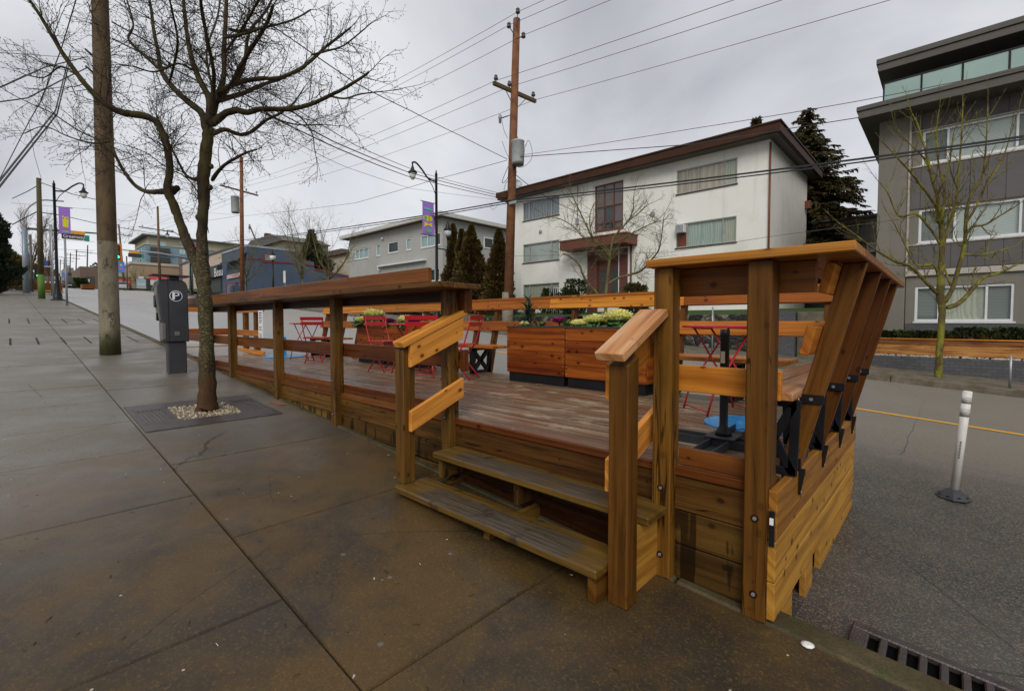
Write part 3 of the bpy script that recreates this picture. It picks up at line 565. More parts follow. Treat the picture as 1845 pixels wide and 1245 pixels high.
# front edge strip and fascia boards going down to the sloping pavement
def sloped_board(mb, x0, x1, y0, y1, z0, z1):
    """board clipped below by the pavement"""
    st = .6; x = x0
    zb0, zb1 = max(z0, gz(x0) - .02), max(z0, gz(x1) - .02)
    if zb0 > z1 - .01:            # already underground at the left end
        xc = -(z1 - .015) / GR; x0 = max(x0, xc); zb0 = z1 - .015
        if x0 >= x1: return
    mb.prism([(x0, y0, zb0), (x1, y0, zb1), (x1, y0, z1), (x0, y0, z1)], (0, y1 - y0, 0))
mb = MB(21)
for a, b in ((XE, -8.0), (-7.995, -4.7), (-4.695, -2.85), (-2.845, XR - .03)):
    sloped_board(mb, a, b, 2.335, 2.372, ZD - .045, ZD + .0)
part(PK, mb, 'deck_edge_board', W_REDD, .004)
for k, (z1, z0) in enumerate(((.600, .425), (.420, .245), (.240, .060), (.055, -.12))):
    mb = MB(22 + k)
    for a, b in ((XE, -9.3), (-9.296, -6.2), (-6.196, -4.66), (-4.656, -2.80), (-2.796, -1.04), (-1.036, XR - .04)):
        sloped_board(mb, a, b, 2.345 + .002 * (k % 2), 2.385, z0, z1)
    part(PK, mb, 'fascia_board', W_LOW if k else W_FRONT, .004)
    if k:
        mb = MB(28 + k); sloped_board(mb, -2.80, -1.04, 2.338, 2.3445, z0, z1); part(PK, mb, 'riser_shade_board', W_DARK, 0)  # dark board laid over the fascia to paint shade behind the steps
# posts
def post(x0, y0=YF, w=.10, ztop=1.672, d=.10, mat=None, base=None):
    m = MB(int(abs(x0) * 100)); b = gz(x0 + w / 2) - .003 if base is None else base; m.prism([(x0, y0, b), (x0, y0 + d, b), (x0, y0 + d, ztop), (x0, y0, ztop)], (w, 0, 0)); o = part(PK, m, 'post', mat or W_POST, .006)
    for z in (b + .12, b + .47):
        if base is None and z < ztop:
            q = MB(3); cxx = x0 + w * .5; q.tube([(cxx, y0 - .004, z), (cxx, y0 + .004, z)], [.017, .017], 14); q.lathe([(.009, 0)], (cxx, y0, z), 4) if 0 else None
            e = part(o, q, 'bolt_hole', W_DARK, sub=True); q = MB(3); q.tube([(cxx, y0 - .007, z), (cxx, y0, z)], [.009, .010], 6); part(o, q, 'bolt', M_GALV, sub=True)
    return o
post(-.67, d=.14); post(-1.12); 
for x in (-2.88, -4.72, -6.27, -8.06): post(x, mat=W_FRONT)
post(-9.25, mat=W_FRONT)
# low kick board standing above the deck edge
for a, b in ((-1.018, -.672), (-13.4, -9.27), (-9.148, -8.062), (-7.958, -6.272), (-6.168, -4.722), (-4.618, -2.882)):
    mb = MB(int(a * -90)); mb.bx(a, b, 2.374, 2.412, ZD + .004, ZD + .092, 0); part(PK, mb, 'kick_board', W_REDD, .003)
# middle rails behind the posts
for a, b, m in ((-1.12, -.56, W_RAIL), (-13.3, -9.3, W_REDD), (-9.296, -6.22, W_REDD), (-6.216, -2.77, W_REDD)):
    mb = MB(int(a * -77)); mb.bx(a, b, 2.424 if a > -2 else 2.384, 2.462 if a > -2 else 2.42, 1.03, 1.168, 0); part(PK, mb, 'middle_rail', m, .003)
# left counter: apron, shelf and upstand board
mb = MB(31); mb.bx(-9.32, -2.80, 2.384, 2.422, 1.555, 1.636, 0); part(PK, mb, 'counter_apron', W_DARK, .003)
mb = MB(32); mb.bx(-2.798, -2.71, 2.384, 2.46, 1.47, 1.637, 2); part(PK, mb, 'counter_end_block', W_REDD, .003); mb = MB(32); mb.bx(-2.768, -2.73, 2.384, 2.44, 1.01, 1.18, 2); part(PK, mb, 'rail_end_block', W_REDD, .003)
mb = MB(33)
for a, b in ((-9.35, -6.1), (-6.098, -2.60)):
    mb.bx(a, b, 2.03, 2.185, 1.64, 1.68, 0); mb.bx(a, b, 2.188, 2.45, 1.64, 1.679, 0)
part(PK, mb, 'counter_top', W_FRONT, .004)
mb = MB(34); mb.bx(-9.42, -6.05, 2.055, 2.095, 1.682, 1.785, 0); mb.bx(-6.047, -2.74, 2.055, 2.095, 1.682, 1.786, 0, tint=.7); part(PK, mb, 'counter_upstand', W_REDD, .004)
# steps
def tread(y0, y1, z, x0, x1, seed):
    m = MB(seed); m.bx(x0, x1, y0, y1, z - .045, z, 0); return part(PK, m, 'step_tread', W_TREAD, .008)
tread(1.80, 2.075, .255, -2.80, -1.154, 41); tread(2.085, 2.333, .447, -2.74, -1.04, 42)
for x, n_ in ((-2.71, 43), (-1.96, 44), (-1.215, 45)):
    m = MB(n_); m.bx(x, x + .045, 1.825 if n_ == 45 else 1.86, 2.33, gz(x) - .002, .209, 1); m.bx(x, x + .038, 2.12, 2.332, .258 if x > -2.7 else .258, .400, 2); part(PK, m, 'step_stringer', W_LOW if n_ < 45 else W_POST, .003)  # inner stringers get a darker timber colour to deepen shade under the treads
m = MB(46); m.bx(-1.125, -1.087, 1.99, 2.332, gz(-1.1) - .002, .40, 1); part(PK, m, 'step_side_panel', W_TAN, .003)
# stair posts and hand rails
for x0 in (-2.868, -1.15):
    m = MB(int(-x0 * 50)); zt = 1.20
    bz = .2556 if x0 < -2 else gz(x0 + .05) - .003; y0_ = 1.86 if x0 < -2 else 1.895
    m.prism([(x0, y0_, bz), (x0, y0_ + .10, bz), (x0, y0_ + .10, zt + .045), (x0, y0_, zt)], (.102, 0, 0))
    part(PK, m, 'stair_post', W_FRONT if x0 < -2 else W_POST, .006)
def hand(xc, wd, mat, end, seed):
    m = MB(seed); m.bar((xc, 1.835 if end else 1.84, 1.236 if end else 1.238), (xc, 2.42 if end else 2.277, 1.475 if end else 1.445), wd, .042, tint=.8); return part(PK, m, 'hand_rail', mat, .004)
hand(-2.785, .125, W_NEW, True, 51)
hand(-1.115, .15, W_CAP, False, 52)
def hboard(x0, z0, z1, seed, y0=1.95, y1=2.48, h=.16, mat=None):
    m = MB(seed); m.prism([(x0, y0, z0), (x0, y1, z1), (x0, y1, z1 + h), (x0, y0, z0 + h)], (.036, 0, 0), tint=.75); return part(PK, m, 'hand_rail_board', mat or W_NEW, .003)
hboard(-2.764, 1.078, 1.272, 53, h=.160, y0=1.90, y1=2.385); hboard(-2.764, .625, .82, 54, y0=1.90, y1=2.385, h=.145)
hboard(-1.19, 1.03, 1.26, 55, y0=1.93, h=.165, mat=W_RAIL); hboard(-1.19, .585, .80, 56, y0=1.93, h=.155)
# right hand counter
mb = MB(61); mb.bx(-1.145, -.268, 2.235, 2.38, 1.674, 1.714, 0); mb.bx(-1.145, -.268, 2.383, 2.52, 1.674, 1.713, 0)
for k in range(3): mb.bx(-.268 - .118 * (k + 1) + .003, -.268 - .118 * k, 2.523, 5.0, 1.674, 1.714 - .001 * k, 1)
part(PK, mb, 'counter_top', W_TOPB, .004, label='bright orange plank counter top at the platform end')
mb = MB(62); mb.bx(-1.145, -.43, 2.424, 2.462, 1.53, 1.672, 0); part(PK, mb, 'counter_apron', W_REDD, .003)
# leaning studs of the end bench
def stud_x(z): return -.532 + (z - .634) * .2457
for k, y in enumerate((2.69, 3.30, 3.89, 4.45)):
    m = MB(70 + k); w = .092; zb, zt = .6545, 1.672
    m.prism([(stud_x(zb) - w, y, zb), (stud_x(zb), y, zb + .0), (stud_x(zt), y, zt), (stud_x(zt) - w, y, zt)], (0, .038, 0))
    o = part(PK, m, 'bench_stud', W_STUD, .004)
    # black angle brackets
    b = MB(1); b.bx(stud_x(.70) - .10, -.522, y - .012, y - .003, .660, .712); b.prism([(-.5305, y - .012, .70), (-.5305, y + .03, .70), (-.5305, y + .008, .535), (-.5305, y - .008, .535)], (.006, 0, 0)); b.prism([(-.53, y - .012, .665), (-.50, y - .012, .665), (-.522, y - .012, .53), (-.53, y - .012, .53)], (0, .007, 0))
    part(o, b, 'foot_bracket', M_BLACK, .002, sub=True)
    b = MB(1); b.bx(stud_x(1.03) - .10, stud_x(1.03) + .004, y - .012, y - .003, .995, 1.040); part(o, b, 'seat_bracket', M_BLACK, .002, sub=True)
    b = MB(1)
    for (bxx, bz) in ((stud_x(1.03) - .05, 1.017), (stud_x(.70) - .045, .686)): b.tube([(bxx, y - .018, bz), (bxx, y - .012, bz)], [.008, .009], 8)
    for bz in (.545, .565): b.tube([(-.5245, y + .001, bz), (-.518, y + .001, bz)], [.006, .006], 8)
    part(o, b, 'bolt', M_BOLT, sub=True)
# slats of the end bench back, on the inner side of the studs
for k, (zc, m_) in enumerate(((1.597, W_RAIL), (1.31, W_RAIL))):
    m = MB(80 + k); xx = stud_x(zc) - .092 - .022; d = Vector((.232, 0, 1)).normalized() * .07; nrm = Vector((1, 0, -.232)).normalized() * .02
    c = Vector((xx, 2.54, zc)); m.ob(c - d - nrm, d * 2, nrm * 2, (0, 2.2, 0), 2); part(PK, m, 'bench_back_slat', m_, .004)
# end bench seat
mb = MB(85)
for k in range(2): mb.bx(-.845 + .163 * k, -.845 + .163 * (k + 1) - .006, 2.50, 4.42, 1.022, 1.062, 1, tint=.45 + .2 * k)
part(PK, mb, 'bench_seat', W_CAP, .004)
def xframe(name, pts, th, w=.045):
    """black steel X bracket: pts gives origin and the two in-plane directions"""
    o, a, b, nn = pts; m = MB(2); o, a, b, nn = Vector(o), Vector(a), Vector(b), Vector(nn).normalized() * th
    def st(p, q):
        p = o + a * p[0] + b * p[1]; q = o + a * q[0] + b * q[1]; m.bar(p + nn / 2, q + nn / 2, th, w, up=(q - p).cross(nn).normalized())
    st((0, .04), (1, .04)); st((0, .96), (1, .96)); st((.08, 0), (0.02, 1)); st((.92, 0), (.98, 1)); st((.1, .05), (.92, .93)); st((.9, .05), (.08, .93))
    return part(PK, m, name, M_BLACK, .002)
for y in (2.56, 3.2, 3.8, 4.3): xframe('bench_bracket', ((-.715, y, .655), (.195, 0, 0), (0, 0, .365), (0, 1, 0)), .012, .042)
# side skirt under the end bench
mb = MB(88); mb.bx(-.5695, -.532, 2.29, 4.71, .425, .648, 1); part(PK, mb, 'side_board', W_STUD2, .004)
for k, (z0, z1, y1, col) in enumerate(((.235, .42, 4.80, W_TAN), (.06, .231, 4.80, W_TAN))):
    mb = MB(90 + k); mb.bx(-.5695, -.536, 2.29, 4.66, z0, z1, 1); part(PK, mb, 'side_board', col, .003)
for a, b in ((2.456, 2.64), (2.94, 3.12), (3.34, 4.64)): mb = MB(92); mb.bx(-.5695, -.538, a, b, -.13, .056, 1); part(PK, mb, 'side_foot_board', W_TAN, .003)
mb = MB(93); mb.bx(-.562, -.540, 2.279, 2.2875, .40, .56); part(PK, mb, 'end_cap', M_BLACK, .001); mb = MB(); mb.bx(-.558, -.543, 2.274, 2.2785, .50, .53); part(PK, mb, 'end_cap_tab', M_WHT)
# ---- long bench along the traffic side, back leaning out over the road
def by(z): return 4.82 + (z - .65) * .21
mb = MB(100)
def back_rail(z0, z1, x0, x1, cuts, seed, name='back_rail', yo=0, th=.038, mat=None):
    m = MB(seed); xs = [x0] + cuts + [x1]; zc = (z0 + z1) / 2
    for a, b in zip(xs, xs[1:]):
        d = Vector((0, .21, 1)).normalized(); nrm = Vector((0, -1, .21)).normalized(); base = Vector((a + .002, by(z0) + yo, z0)); m.ob(base, (b - a - .004, 0, 0), d * ((z1 - z0) / d.z), nrm * th, 0)
    return part(PK, m, name, mat or W_RAIL, .004)
back_rail(1.565, 1.70, -10.65, -.70, [-8.5, -6.2, -3.95, -2.1], 101); back_rail(1.255, 1.395, -10.65, -.70, [-9.1, -5.3, -2.6], 102)
mb = MB(103)
for a, b in ((-10.65, -7.2), (-7.196, -3.6), (-3.596, -.70)): mb.bx(a, b, by(1.70) - .045, by(1.70) + .10, 1.703, 1.738, 0)
part(PK, mb, 'back_rail_cap', W_RAIL, .004)
for k, x in enumerate((-10.55, -9.75, -9.02, -8.3, -7.55, -6.8, -6.1, -5.42, -5.02, -4.35, -3.6, -2.9, -2.15, -1.42, -.82)):
    m = MB(110 + k); zb, zt = .50, 1.70
    m.prism([(x, by(zb) + .0, zb), (x, by(zb) + .10, zb), (x, by(zt) + .10, zt), (x, by(zt) + .0, zt)], (.05, 0, 0)); part(PK, m, 'back_stud', W_STUD, .004)
for a, b in ((-10.4, -9.06), (-6.6, -4.52), (-2.3, -.99)):
    mb = MB(int(-a * 10))
    for j in range(3): mb.bx(a, b, 4.46 + .14 * j, 4.595 + .14 * j, 1.022, 1.060, 0, tint=.3 + .2 * j)
    part(PK, mb, 'bench_seat', W_RAIL, .004)
    for x in (a + .18, b - .50):
        xframe('bench_bracket', ((x, 4.50, .655), (0, .38, 0), (0, 0, .365), (1, 0, 0)), .05, .05)
mb = MB(125); mb.bx(-10.7, XR - .05, YB + .002, YB + .04, .40, .645, 0); mb.bx(-10.7, XR - .05, YB - .03, YB + .0, -.1, .395, 0); part(PK, mb, 'rear_skirt', W_TAN, .003)
# left end rails and the tapered corner
def rail_line(p, q, z0, z1, seed, th=.038):
    m = MB(seed); m.bar((*p, (z0 + z1) / 2), (*q, (z0 + z1) / 2), th, z1 - z0); return part(PK, m, 'end_rail', W_RAIL, .003)
A_, B_, C_ = (-13.45, 2.42), (-13.45, 3.86), (-10.72, 3.72)
for k, (z0, z1) in enumerate(((1.63, 1.84), (1.06, 1.22), (.70, .79))): rail_line(A_, B_, z0, z1, 130 + k)
for k, (z0, z1) in enumerate(((1.60, 1.70), (1.06, 1.20), (.665, .76))): rail_line(B_, C_ if k != 1 else (-11.0, 3.74), z0, z1, 135 + k)
for x, y, w in ((-13.45, 3.90, .09), (-12.4, 3.83, .16), (-11.55, 3.79, .16), (-13.45, 2.40, .09)):
    m = MB(int(-x * 7)); m.bx(x, x + w, y, y + .09, ZD, 1.69, 2); part(PK, m, 'end_post', W_STUD, .004)
# notices pinned on the tapered rail
def notice(x0, x1, y, z0, z1, label, head=(.04, .07, .30)):
    m = MB(); m.bx(x0, x1, y, y + .004, z0, z1); o = m.build('paper_notice', M_WHT, None, 0, label, 'notice')
    L = MB(3); h = z1 - z0; w = x1 - x0; z = z1 - h * .05
    hm = plain('blue_notice_ink', head, .6, var=.05)
    for k in range(3): L.bx(x0 + w * .18, x1 - w * (.2 + .1 * (k % 2)), y - .0015, y - .0005, z - h * .03, z); z -= h * .065
    L.build('notice_heading', hm, o); L = MB(4)
    for k in range(9):
        L.bx(x0 + w * .2, x1 - w * L.r.uniform(.15, .35), y - .0015, y - .0005, z - h * .022, z); z -= h * (.04 if k % 3 < 2 else .12)
    L.build('notice_text', plain('grey_notice_ink', (.22, .22, .24), .6), o); L = MB(5); L.bx(x0, x1, y - .0015, y - .0005, z0, z0 + h * .035); L.build('notice_foot_band', hm, o)
notice(-10.98, -10.72, 3.70, .86, 1.63, 'tall white paper notice with blue heading hung on the rail near the left end')
# ================================================================== things standing on the platform
def bistro_chair(label, loc, rz, group='red folding bistro chairs on the platform', proto=[None]):
    if proto[0]: return copy_thing(proto[0], loc, rz, label, group)
    r = empty('folding_chair', (0, 0, 0), label, 'chair', group); R_ = .0085
    # local: faces +Y, seat 0.45 high
    def t(name, pts, rad=R_, n=6, m=M_RED): mb = MB(1); mb.tube(pts, rad, n); return mb.build(name, m, r)
    for sx_ in (-.19, .19):
        t('long_leg', [(sx_, .20, 0), (sx_, -.13, .46), (sx_, -.20, .68), (sx_, -.215, .82)], .0095)
        t('short_leg', [(sx_ * .84, -.20, 0), (sx_ * .84, .17, .44)], .0095)
    t('cross_bar', [(-.19, .17, .045), (.19, .17, .045)], .006); t('cross_bar', [(-.16, -.17, .04), (.16, -.17, .04)], .006); t('cross_bar', [(-.16, .17, .44), (.16, .17, .44)], .006)
    mb = MB(2)
    for k in range(5): mb.bx(-.205, .205, -.17 + k * .075, -.105 + k * .075, .447, .457)
    mb.bx(-.20, -.185, -.17, .195, .436, .447); mb.bx(.185, .20, -.17, .195, .436, .447); mb.build('seat', M_RED, r, .002)
    for z in (.68, .765):
        mb = MB(3); mb.ob((-.215, -.212 - (z - .68) * .18, z), (.43, 0, 0), (0, .008, 0), (0, -.010, .060)); mb.build('back_slat', M_RED, r, .002)
    proto[0] = r; r.location = loc; r.rotation_euler = (0, 0, rz); return r
def bistro_table(label, loc, rz, proto=[None]):
    if proto[0]: return copy_thing(proto[0], loc, rz, label, 'red folding bistro tables on the platform')
    r = empty('folding_table', (0, 0, 0), label, 'table', 'red folding bistro tables on the platform')
    mb = MB(1); mb.lathe([(.295, .695), (.305, .698), (.305, .712), (.297, .716)], (0, 0, 0), 32, sm=False); mb.build('table_top', M_RED, r)
    def t(name, pts, rad=.0085): m = MB(1); m.tube(pts, rad, 6); return m.build(name, M_RED, r)
    for y in (-.19, .19):
        t('leg', [(-.22, y, 0), (-.17, y, .18), (.17, y * .8, .70)]); t('leg', [(.22, y * .84, 0), (.17, y * .84, .18), (-.17, y * .7, .70)])
    t('foot_bar', [(-.215, -.19, .03), (-.215, .19, .03)], .006); t('foot_bar', [(.215, -.16, .03), (.215, .16, .03)], .006); t('brace', [(-.17, -.15, .69), (-.17, .15, .69)], .006); t('brace', [(.17, -.15, .69), (.17, .15, .69)], .006)
    proto[0] = r; r.location = loc; r.rotation_euler = (0, 0, rz); return r
ZF = .652
tR = pZ(1293, 742, ZF)
bistro_table('red folding table standing behind the black umbrella base near the end bench', (tR.x, tR.y + .05, ZF), RAD(50))
bistro_table('red folding table between the far left benches, next to the white stand', (-9.40, 4.05, ZF), RAD(20))
bistro_table('red folding table in front of the small pair of planters', (-5.62, 3.92, ZF), RAD(80))
bistro_chair('red folding chair in front of the distant planter with tall yellow blooms', (-6.20, 3.86, ZF), RAD(-81))
bistro_chair('red folding chair at the far left table, seen from behind', (-8.42, 3.85, ZF), RAD(38))
bistro_chair('red folding chair beyond the stair post, in front of the bench with black X brackets', (-4.66, 4.02, ZF), RAD(115))
bistro_chair('red folding chair mostly hidden behind the left stair hand rail', (-5.25, 3.80, ZF), RAD(60))
# blue floor plate with curved slots near the end bench, and the blue-footed white stand at the left
def slotted_disc(root, c, r, z, name='base_plate'):
    mb = MB(5); n = 40; th = .012
    def inslot(p):
        for rr in (.36, .72): pass
        return False
    # petals: ring sectors separated by curved slots
    for s in range(3):
        a0 = s * 2 * math.pi / 3 + .5; inner = []; outer = []
        for i in range(15):
            f = i / 14; a = a0 + f * (2 * math.pi / 3 - .16); outer.append((c[0] + r * math.cos(a), c[1] + r * math.sin(a)))
        for i in range(9):
            f = i / 8; rad_ = r * (1 - f) + .06 * f; a = a0 + (2 * math.pi / 3 - .16) + f * .9; inner.append((c[0] + rad_ * math.cos(a), c[1] + rad_ * math.sin(a)))
        back = []
        for i in range(9):
            f = i / 8; rad_ = .06 * (1 - f) + r * f; a = a0 + .9 * (1 - f) ; back.append((c[0] + rad_ * math.cos(a), c[1] + rad_ * math.sin(a)))
        poly = outer + inner[1:] + back[:-1]; k = len(mb.v); m = len(poly); cc = (sum(p[0] for p in poly) / m, sum(p[1] for p in poly) / m)
        mb.prism([(p[0], p[1], z + .001) for p in poly], (0, 0, th), tint=.5)
    for s in range(3):
        pass
    mb.lathe([(.075, .002), (.075, th + .004), (.05, th + .02)], (c[0], c[1], z), 20)
    return mb
dc = pZ(1347, 766, ZF); D = empty('round_floor_plate', (dc.x, dc.y, ZF), 'bright blue round metal floor plate with curved slots beside the black umbrella base', 'floor plate')
part(D, slotted_disc(D, (dc.x, dc.y), .29, ZF), 'plate', M_BLUE)
q = pZ(512, 643, ZF); D = empty('sign_stand', (q.x, q.y, ZF), 'white upright sign stand on a blue round base at the far left of the deck', 'sign stand')
part(D, slotted_disc(D, (q.x, q.y), .40, ZF), 'base_plate', M_BLUE)
mb = MB(); mb.bx(q.x - .03, q.x + .03, q.y - .04, q.y + .04, ZF + .012, ZF + .42); part(D, mb, 'stem', M_BLUE, .004)
mb = MB(); mb.bx(q.x - .05, q.x + .11, q.y - .15, q.y - .10, ZF + .30, 1.62); mb.bx(q.x - .06, q.x + .12, q.y - .16, q.y - .149, 1.60, 1.64); part(D, mb, 'sign_panel', M_FLEX, .008)
# black umbrella base: channel cross with a tall tube
u = pZ(1303, 803, ZF); U_ = empty('umbrella_base', (u.x, u.y, ZF), 'black steel cross umbrella base with a tall empty tube by the end counter', 'umbrella base')
mb = MB(6)
for a in (RAD(2), RAD(92)):
    d = Vector((math.cos(a), math.sin(a), 0)); s_ = Vector((-d.y, d.x, 0))
    for (o1, w, z0, z1) in ((-.055, .008, 0, .05), (.047, .008, 0, .05), (-.047, .094, .0, .008)):
        k = .012 if a > 1 else 0
        mb.ob(Vector((u.x, u.y, ZF + z0 + k * .3)) - d * .43 + s_ * o1, d * .86, s_ * w, (0, 0, z1 - z0))
part(U_, mb, 'cross_channel', M_BLACKR, .002)
mb = MB(7); mb.ob((u.x - .085, u.y - .085, ZF + .055), (.17, 0, 0), (0, .17, 0), (0, 0, .010)); part(U_, mb, 'mounting_plate', M_BLACKR, .002)
mb = MB(8); mb.lathe([(.050, .065), (.040, .09), (.027, .115), (.0235, .125), (.0235, .40), (.025, .405), (.025, .66), (.027, .665), (.027, .70), (.022, .70)], (u.x, u.y, ZF), 24); part(U_, mb, 'tube', M_BLACK)
mb = MB(9)
for k in range(7):
    a = -2.3 + k * .16; b = a + .16
    mb.quad([(u.x + .0256 * math.cos(a), u.y + .0256 * math.sin(a), ZF + .50), (u.x + .0256 * math.cos(b), u.y + .0256 * math.sin(b), ZF + .50), (u.x + .0256 * math.cos(b), u.y + .0256 * math.sin(b), ZF + .57), (u.x + .0256 * math.cos(a), u.y + .0256 * math.sin(a), ZF + .57)])
part(U_, mb, 'paper_label', plain('tan_paper', (.42, .33, .24), .8), fix=False)
# ---- planters
def planter(label, x0, x1, y0, y1, seed, group='cedar planter boxes on the platform', dark=0):
    r = empty('planter_box', ((x0 + x1) / 2, (y0 + y1) / 2, ZF), label, 'planter', group); zb, zt = ZF + .115, 1.325
    n = 4; h = (zt - zb) / n
    for side in range(4):
        mb = MB(seed + side)
        for k in range(n):
            a, b = zb + k * h, zb + (k + 1) * h - .003; t = [.7, .35, .9, .15, .6, .8][(k + seed) % 6]
            if side == 0: mb.bx(x0 + .004, x1 - .004, y0, y0 + .03, a, b, 0, t)
            if side == 1: mb.bx(x0 + .004, x1 - .004, y1 - .03, y1, a, b, 0, t)
            if side == 2: mb.bx(x0, x0 + .03, y0 + .032, y1 - .032, a, b, 1, t)
            if side == 3: mb.bx(x1 - .03, x1, y0 + .032, y1 - .032, a, b, 1, t)
        o = part(r, mb, 'side_panel', W_PLANT, .003)
        if side == 0:
            s = MB(4)
            for xx in (x0 + .022, x1 - .022):
                for k in range(n):
                    for dz in (.035, .115): s.tube([(xx, y0 - .003, zb + k * h + dz), (xx, y0 + .001, zb + k * h + dz)], [.0055, .0055], 6)
            part(o, s, 'screw', M_BOLT, sub=True)
    mb = MB(); mb.bx(x0 + .025, x1 - .025, y0 + .02, y1 - .02, ZF + .001, zb - .002); part(r, mb, 'plinth', M_BLACK, .003)
    mb = MB()
    for a in ((x0 - .002, x1 + .002, y0 - .003, y0 + .034), (x0 - .002, x1 + .002, y1 - .034, y1 + .003), (x0 - .002, x0 + .034, y0 + .034, y1 - .034), (x1 - .034, x1 + .002, y0 + .034, y1 - .034)): mb.bx(*a, zt - .002, zt + .018)
    part(r, mb, 'rim', M_BLACKR, .002)
    mb = MB(); mb.bx(x0 + .031, x1 - .031, y0 + .031, y1 - .031, zt - .09, zt - .04); part(r, mb, 'soil', M_EARTH)
    return r
xa = pY(913, 620, 4.30).x; xm = pY(1017.5, 620, 4.30).x; xz = pY(1172, 620, 4.30).x
planter('left cedar planter of the large pair, holding the dark spiky kale', xa, xm - .003, 4.30, 4.80, 3)
planter('right cedar planter of the large pair, with pale yellow kale', xm + .003, min(xz + .12, xm + 1.0), 4.30, 4.80, 5)
xb = pY(643, 620, 4.40).x; xc = pY(691, 620, 4.40).x; xd = pY(741, 620, 4.40).x
planter('left cedar planter of the small distant pair, with one dark board', xb, xc - .003, 4.40, 4.86, 4)
planter('right cedar planter of the small distant pair, behind the red folding chair', xc + .003, xc + (xc - xb), 4.40, 4.86, 2)
# ---- kale
def leaf(mb, base, d, up, ln, w, curl=.3, ruf=.2, n=4, fold=.15):
    d = Vector(d).normalized(); up = Vector(up).normalized(); sd = d.cross(up).normalized(); r = mb.r; k = len(mb.v); t = r.random()
    for i in range(n + 1):
        f = i / n; c = Vector(base) + d * ln * f + up * (math.sin(f * 2.2) * curl * ln * .6 - f * f * curl * ln * .5); ww = w * (math.sin(min(1, f * 1.05 + .10) * math.pi * .82) ** .8)
        j = ruf * w
        mb.v += [tuple(c - sd * ww + up * (fold * ww + r.uniform(-j, j))), tuple(c + up * r.uniform(-j, j) * .3), tuple(c + sd * ww + up * (fold * ww + r.uniform(-j, j)))]
    for i in range(n):
        a = k + i * 3
        for q in (0, 1): mb.face((a + q, a + q + 1, a + q + 4, a + q + 3), [(0, 0)] * 4, min(1, max(0, t + r.uniform(-.2, .2))), False)
def rosette(mb, c, R, layers, tilt0, tilt1, ln, w, ruf=.3):
    for L in range(layers):
        f = L / max(1, layers - 1); tilt = tilt0 + (tilt1 - tilt0) * f; num = int(6 + 15 * f)
        for k in range(num):
            a = 6.283 * k / num + L * .7 + mb.r.uniform(-.12, .12); d = Vector((math.cos(a) * math.cos(tilt), math.sin(a) * math.cos(tilt), math.sin(tilt))); upv = Vector((-math.cos(a) * math.sin(tilt), -math.sin(a) * math.sin(tilt), math.cos(tilt)))
            leaf(mb, Vector(c) + Vector((math.cos(a), math.sin(a), 0)) * R * .08 * f, d, upv, ln * (.62 + .38 * f) * mb.r.uniform(.85, 1.1), w * (.6 + .3 * f), -.12, ruf, 5, .5)
def kale(px, py, Y, size, inner, label, seed, greens=True, frill=.3, name='ornamental_kale', tall=.08):
    size *= 1.2; p = pY(px, py, Y); r = empty(name, (p.x, p.y, 1.255), label, 'kale plant')
    c = (p.x, p.y, p.z - size * .30)
    st = MB(seed); st.tube([(p.x, p.y, 1.24), (p.x, p.y, c[2])], [.012, .010], 6); part(r, st, 'stem', M_KGREEN)
    mb = MB(seed); rosette(mb, c, size, 8, RAD(86), RAD(16), size, size * .22, frill); part(r, mb, 'inner_leaves', inner, fix=False)
    if greens:
        mb = MB(seed + 1)
        for k in range(16):
            a = 6.283 * k / 16 + mb.r.uniform(-.2, .2); tl = mb.r.uniform(-.55, -.05); d = Vector((math.cos(a) * math.cos(tl), math.sin(a) * math.cos(tl), math.sin(tl))); leaf(mb, (c[0], c[1], c[2] - size * .05), d, (0, 0, 1), size * mb.r.uniform(1.0, 1.4), size * .36, .05, .45, 6)
        part(r, mb, 'outer_leaves', M_KGREEN, fix=False)
    return r
kale(1113, 570, 4.50, .155, M_KYEL, 'largest pale yellow ornamental kale bloom in the right planter', 200)
kale(1072, 575, 4.62, .125, M_KYEL, 'middle pale yellow ornamental kale between the two others in the right planter', 205)
kale(1043, 582, 4.46, .085, M_KYEL, 'smallest pale yellow kale at the left edge of the right planter', 210)
kale(1008, 577, 4.45, .085, M_KPUR, 'round magenta kale near the middle of the large planters', 215, False, .5)
kale(672, 565, 4.50, .17, M_KYEL, 'tall pale yellow kale above the red chair in the distant planter', 220)
kale(654, 576, 4.46, .13, M_KYEL, 'lower pale yellow kale at the left end of the distant planters', 225)
kale(732, 575, 4.48, .135, M_KYEL, 'pale yellow kale beside the small magenta one in the distant planter', 230)
kale(748, 577, 4.45, .095, M_KPUR, 'small magenta kale next to a yellow one in the distant planter', 235, False, .5)
kale(702, 578, 4.45, .09, M_KPUR, 'magenta kale seen through the back slats of the red chair', 240, True, .5)
# dark palm-like kale
p = pY(952, 590, 4.55); K = empty('palm_kale', (p.x, p.y, 1.255), 'tall dark spiky kale with long narrow leaves in the left planter', 'kale plant')
mb = MB(250); mb.tube([(p.x, p.y, 1.24), (p.x, p.y, 1.42)], [.014, .011], 6); part(K, mb, 'stem', M_KGREEN)
mb = MB(251)
for k in range(64):
    a = k * 2.4; f = k / 63; tl = RAD(80) - (1 - f) * RAD(95) + mb.r.uniform(-.1, .1); d = Vector((math.cos(a) * math.cos(tl), math.sin(a) * math.cos(tl), math.sin(tl)))
    upv = Vector((-math.cos(a) * math.sin(tl), -math.sin(a) * math.sin(tl), math.cos(tl))); leaf(mb, (p.x, p.y, 1.33 + .12 * f), d, upv, mb.r.uniform(.20, .31), .0115, .55, .35, 8)
part(K, mb, 'leaves', M_KDARK, fix=False)
kale(945, 583, 4.42, .06, M_KYEL, 'small cream kale tucked under the dark spiky one', 255, True)
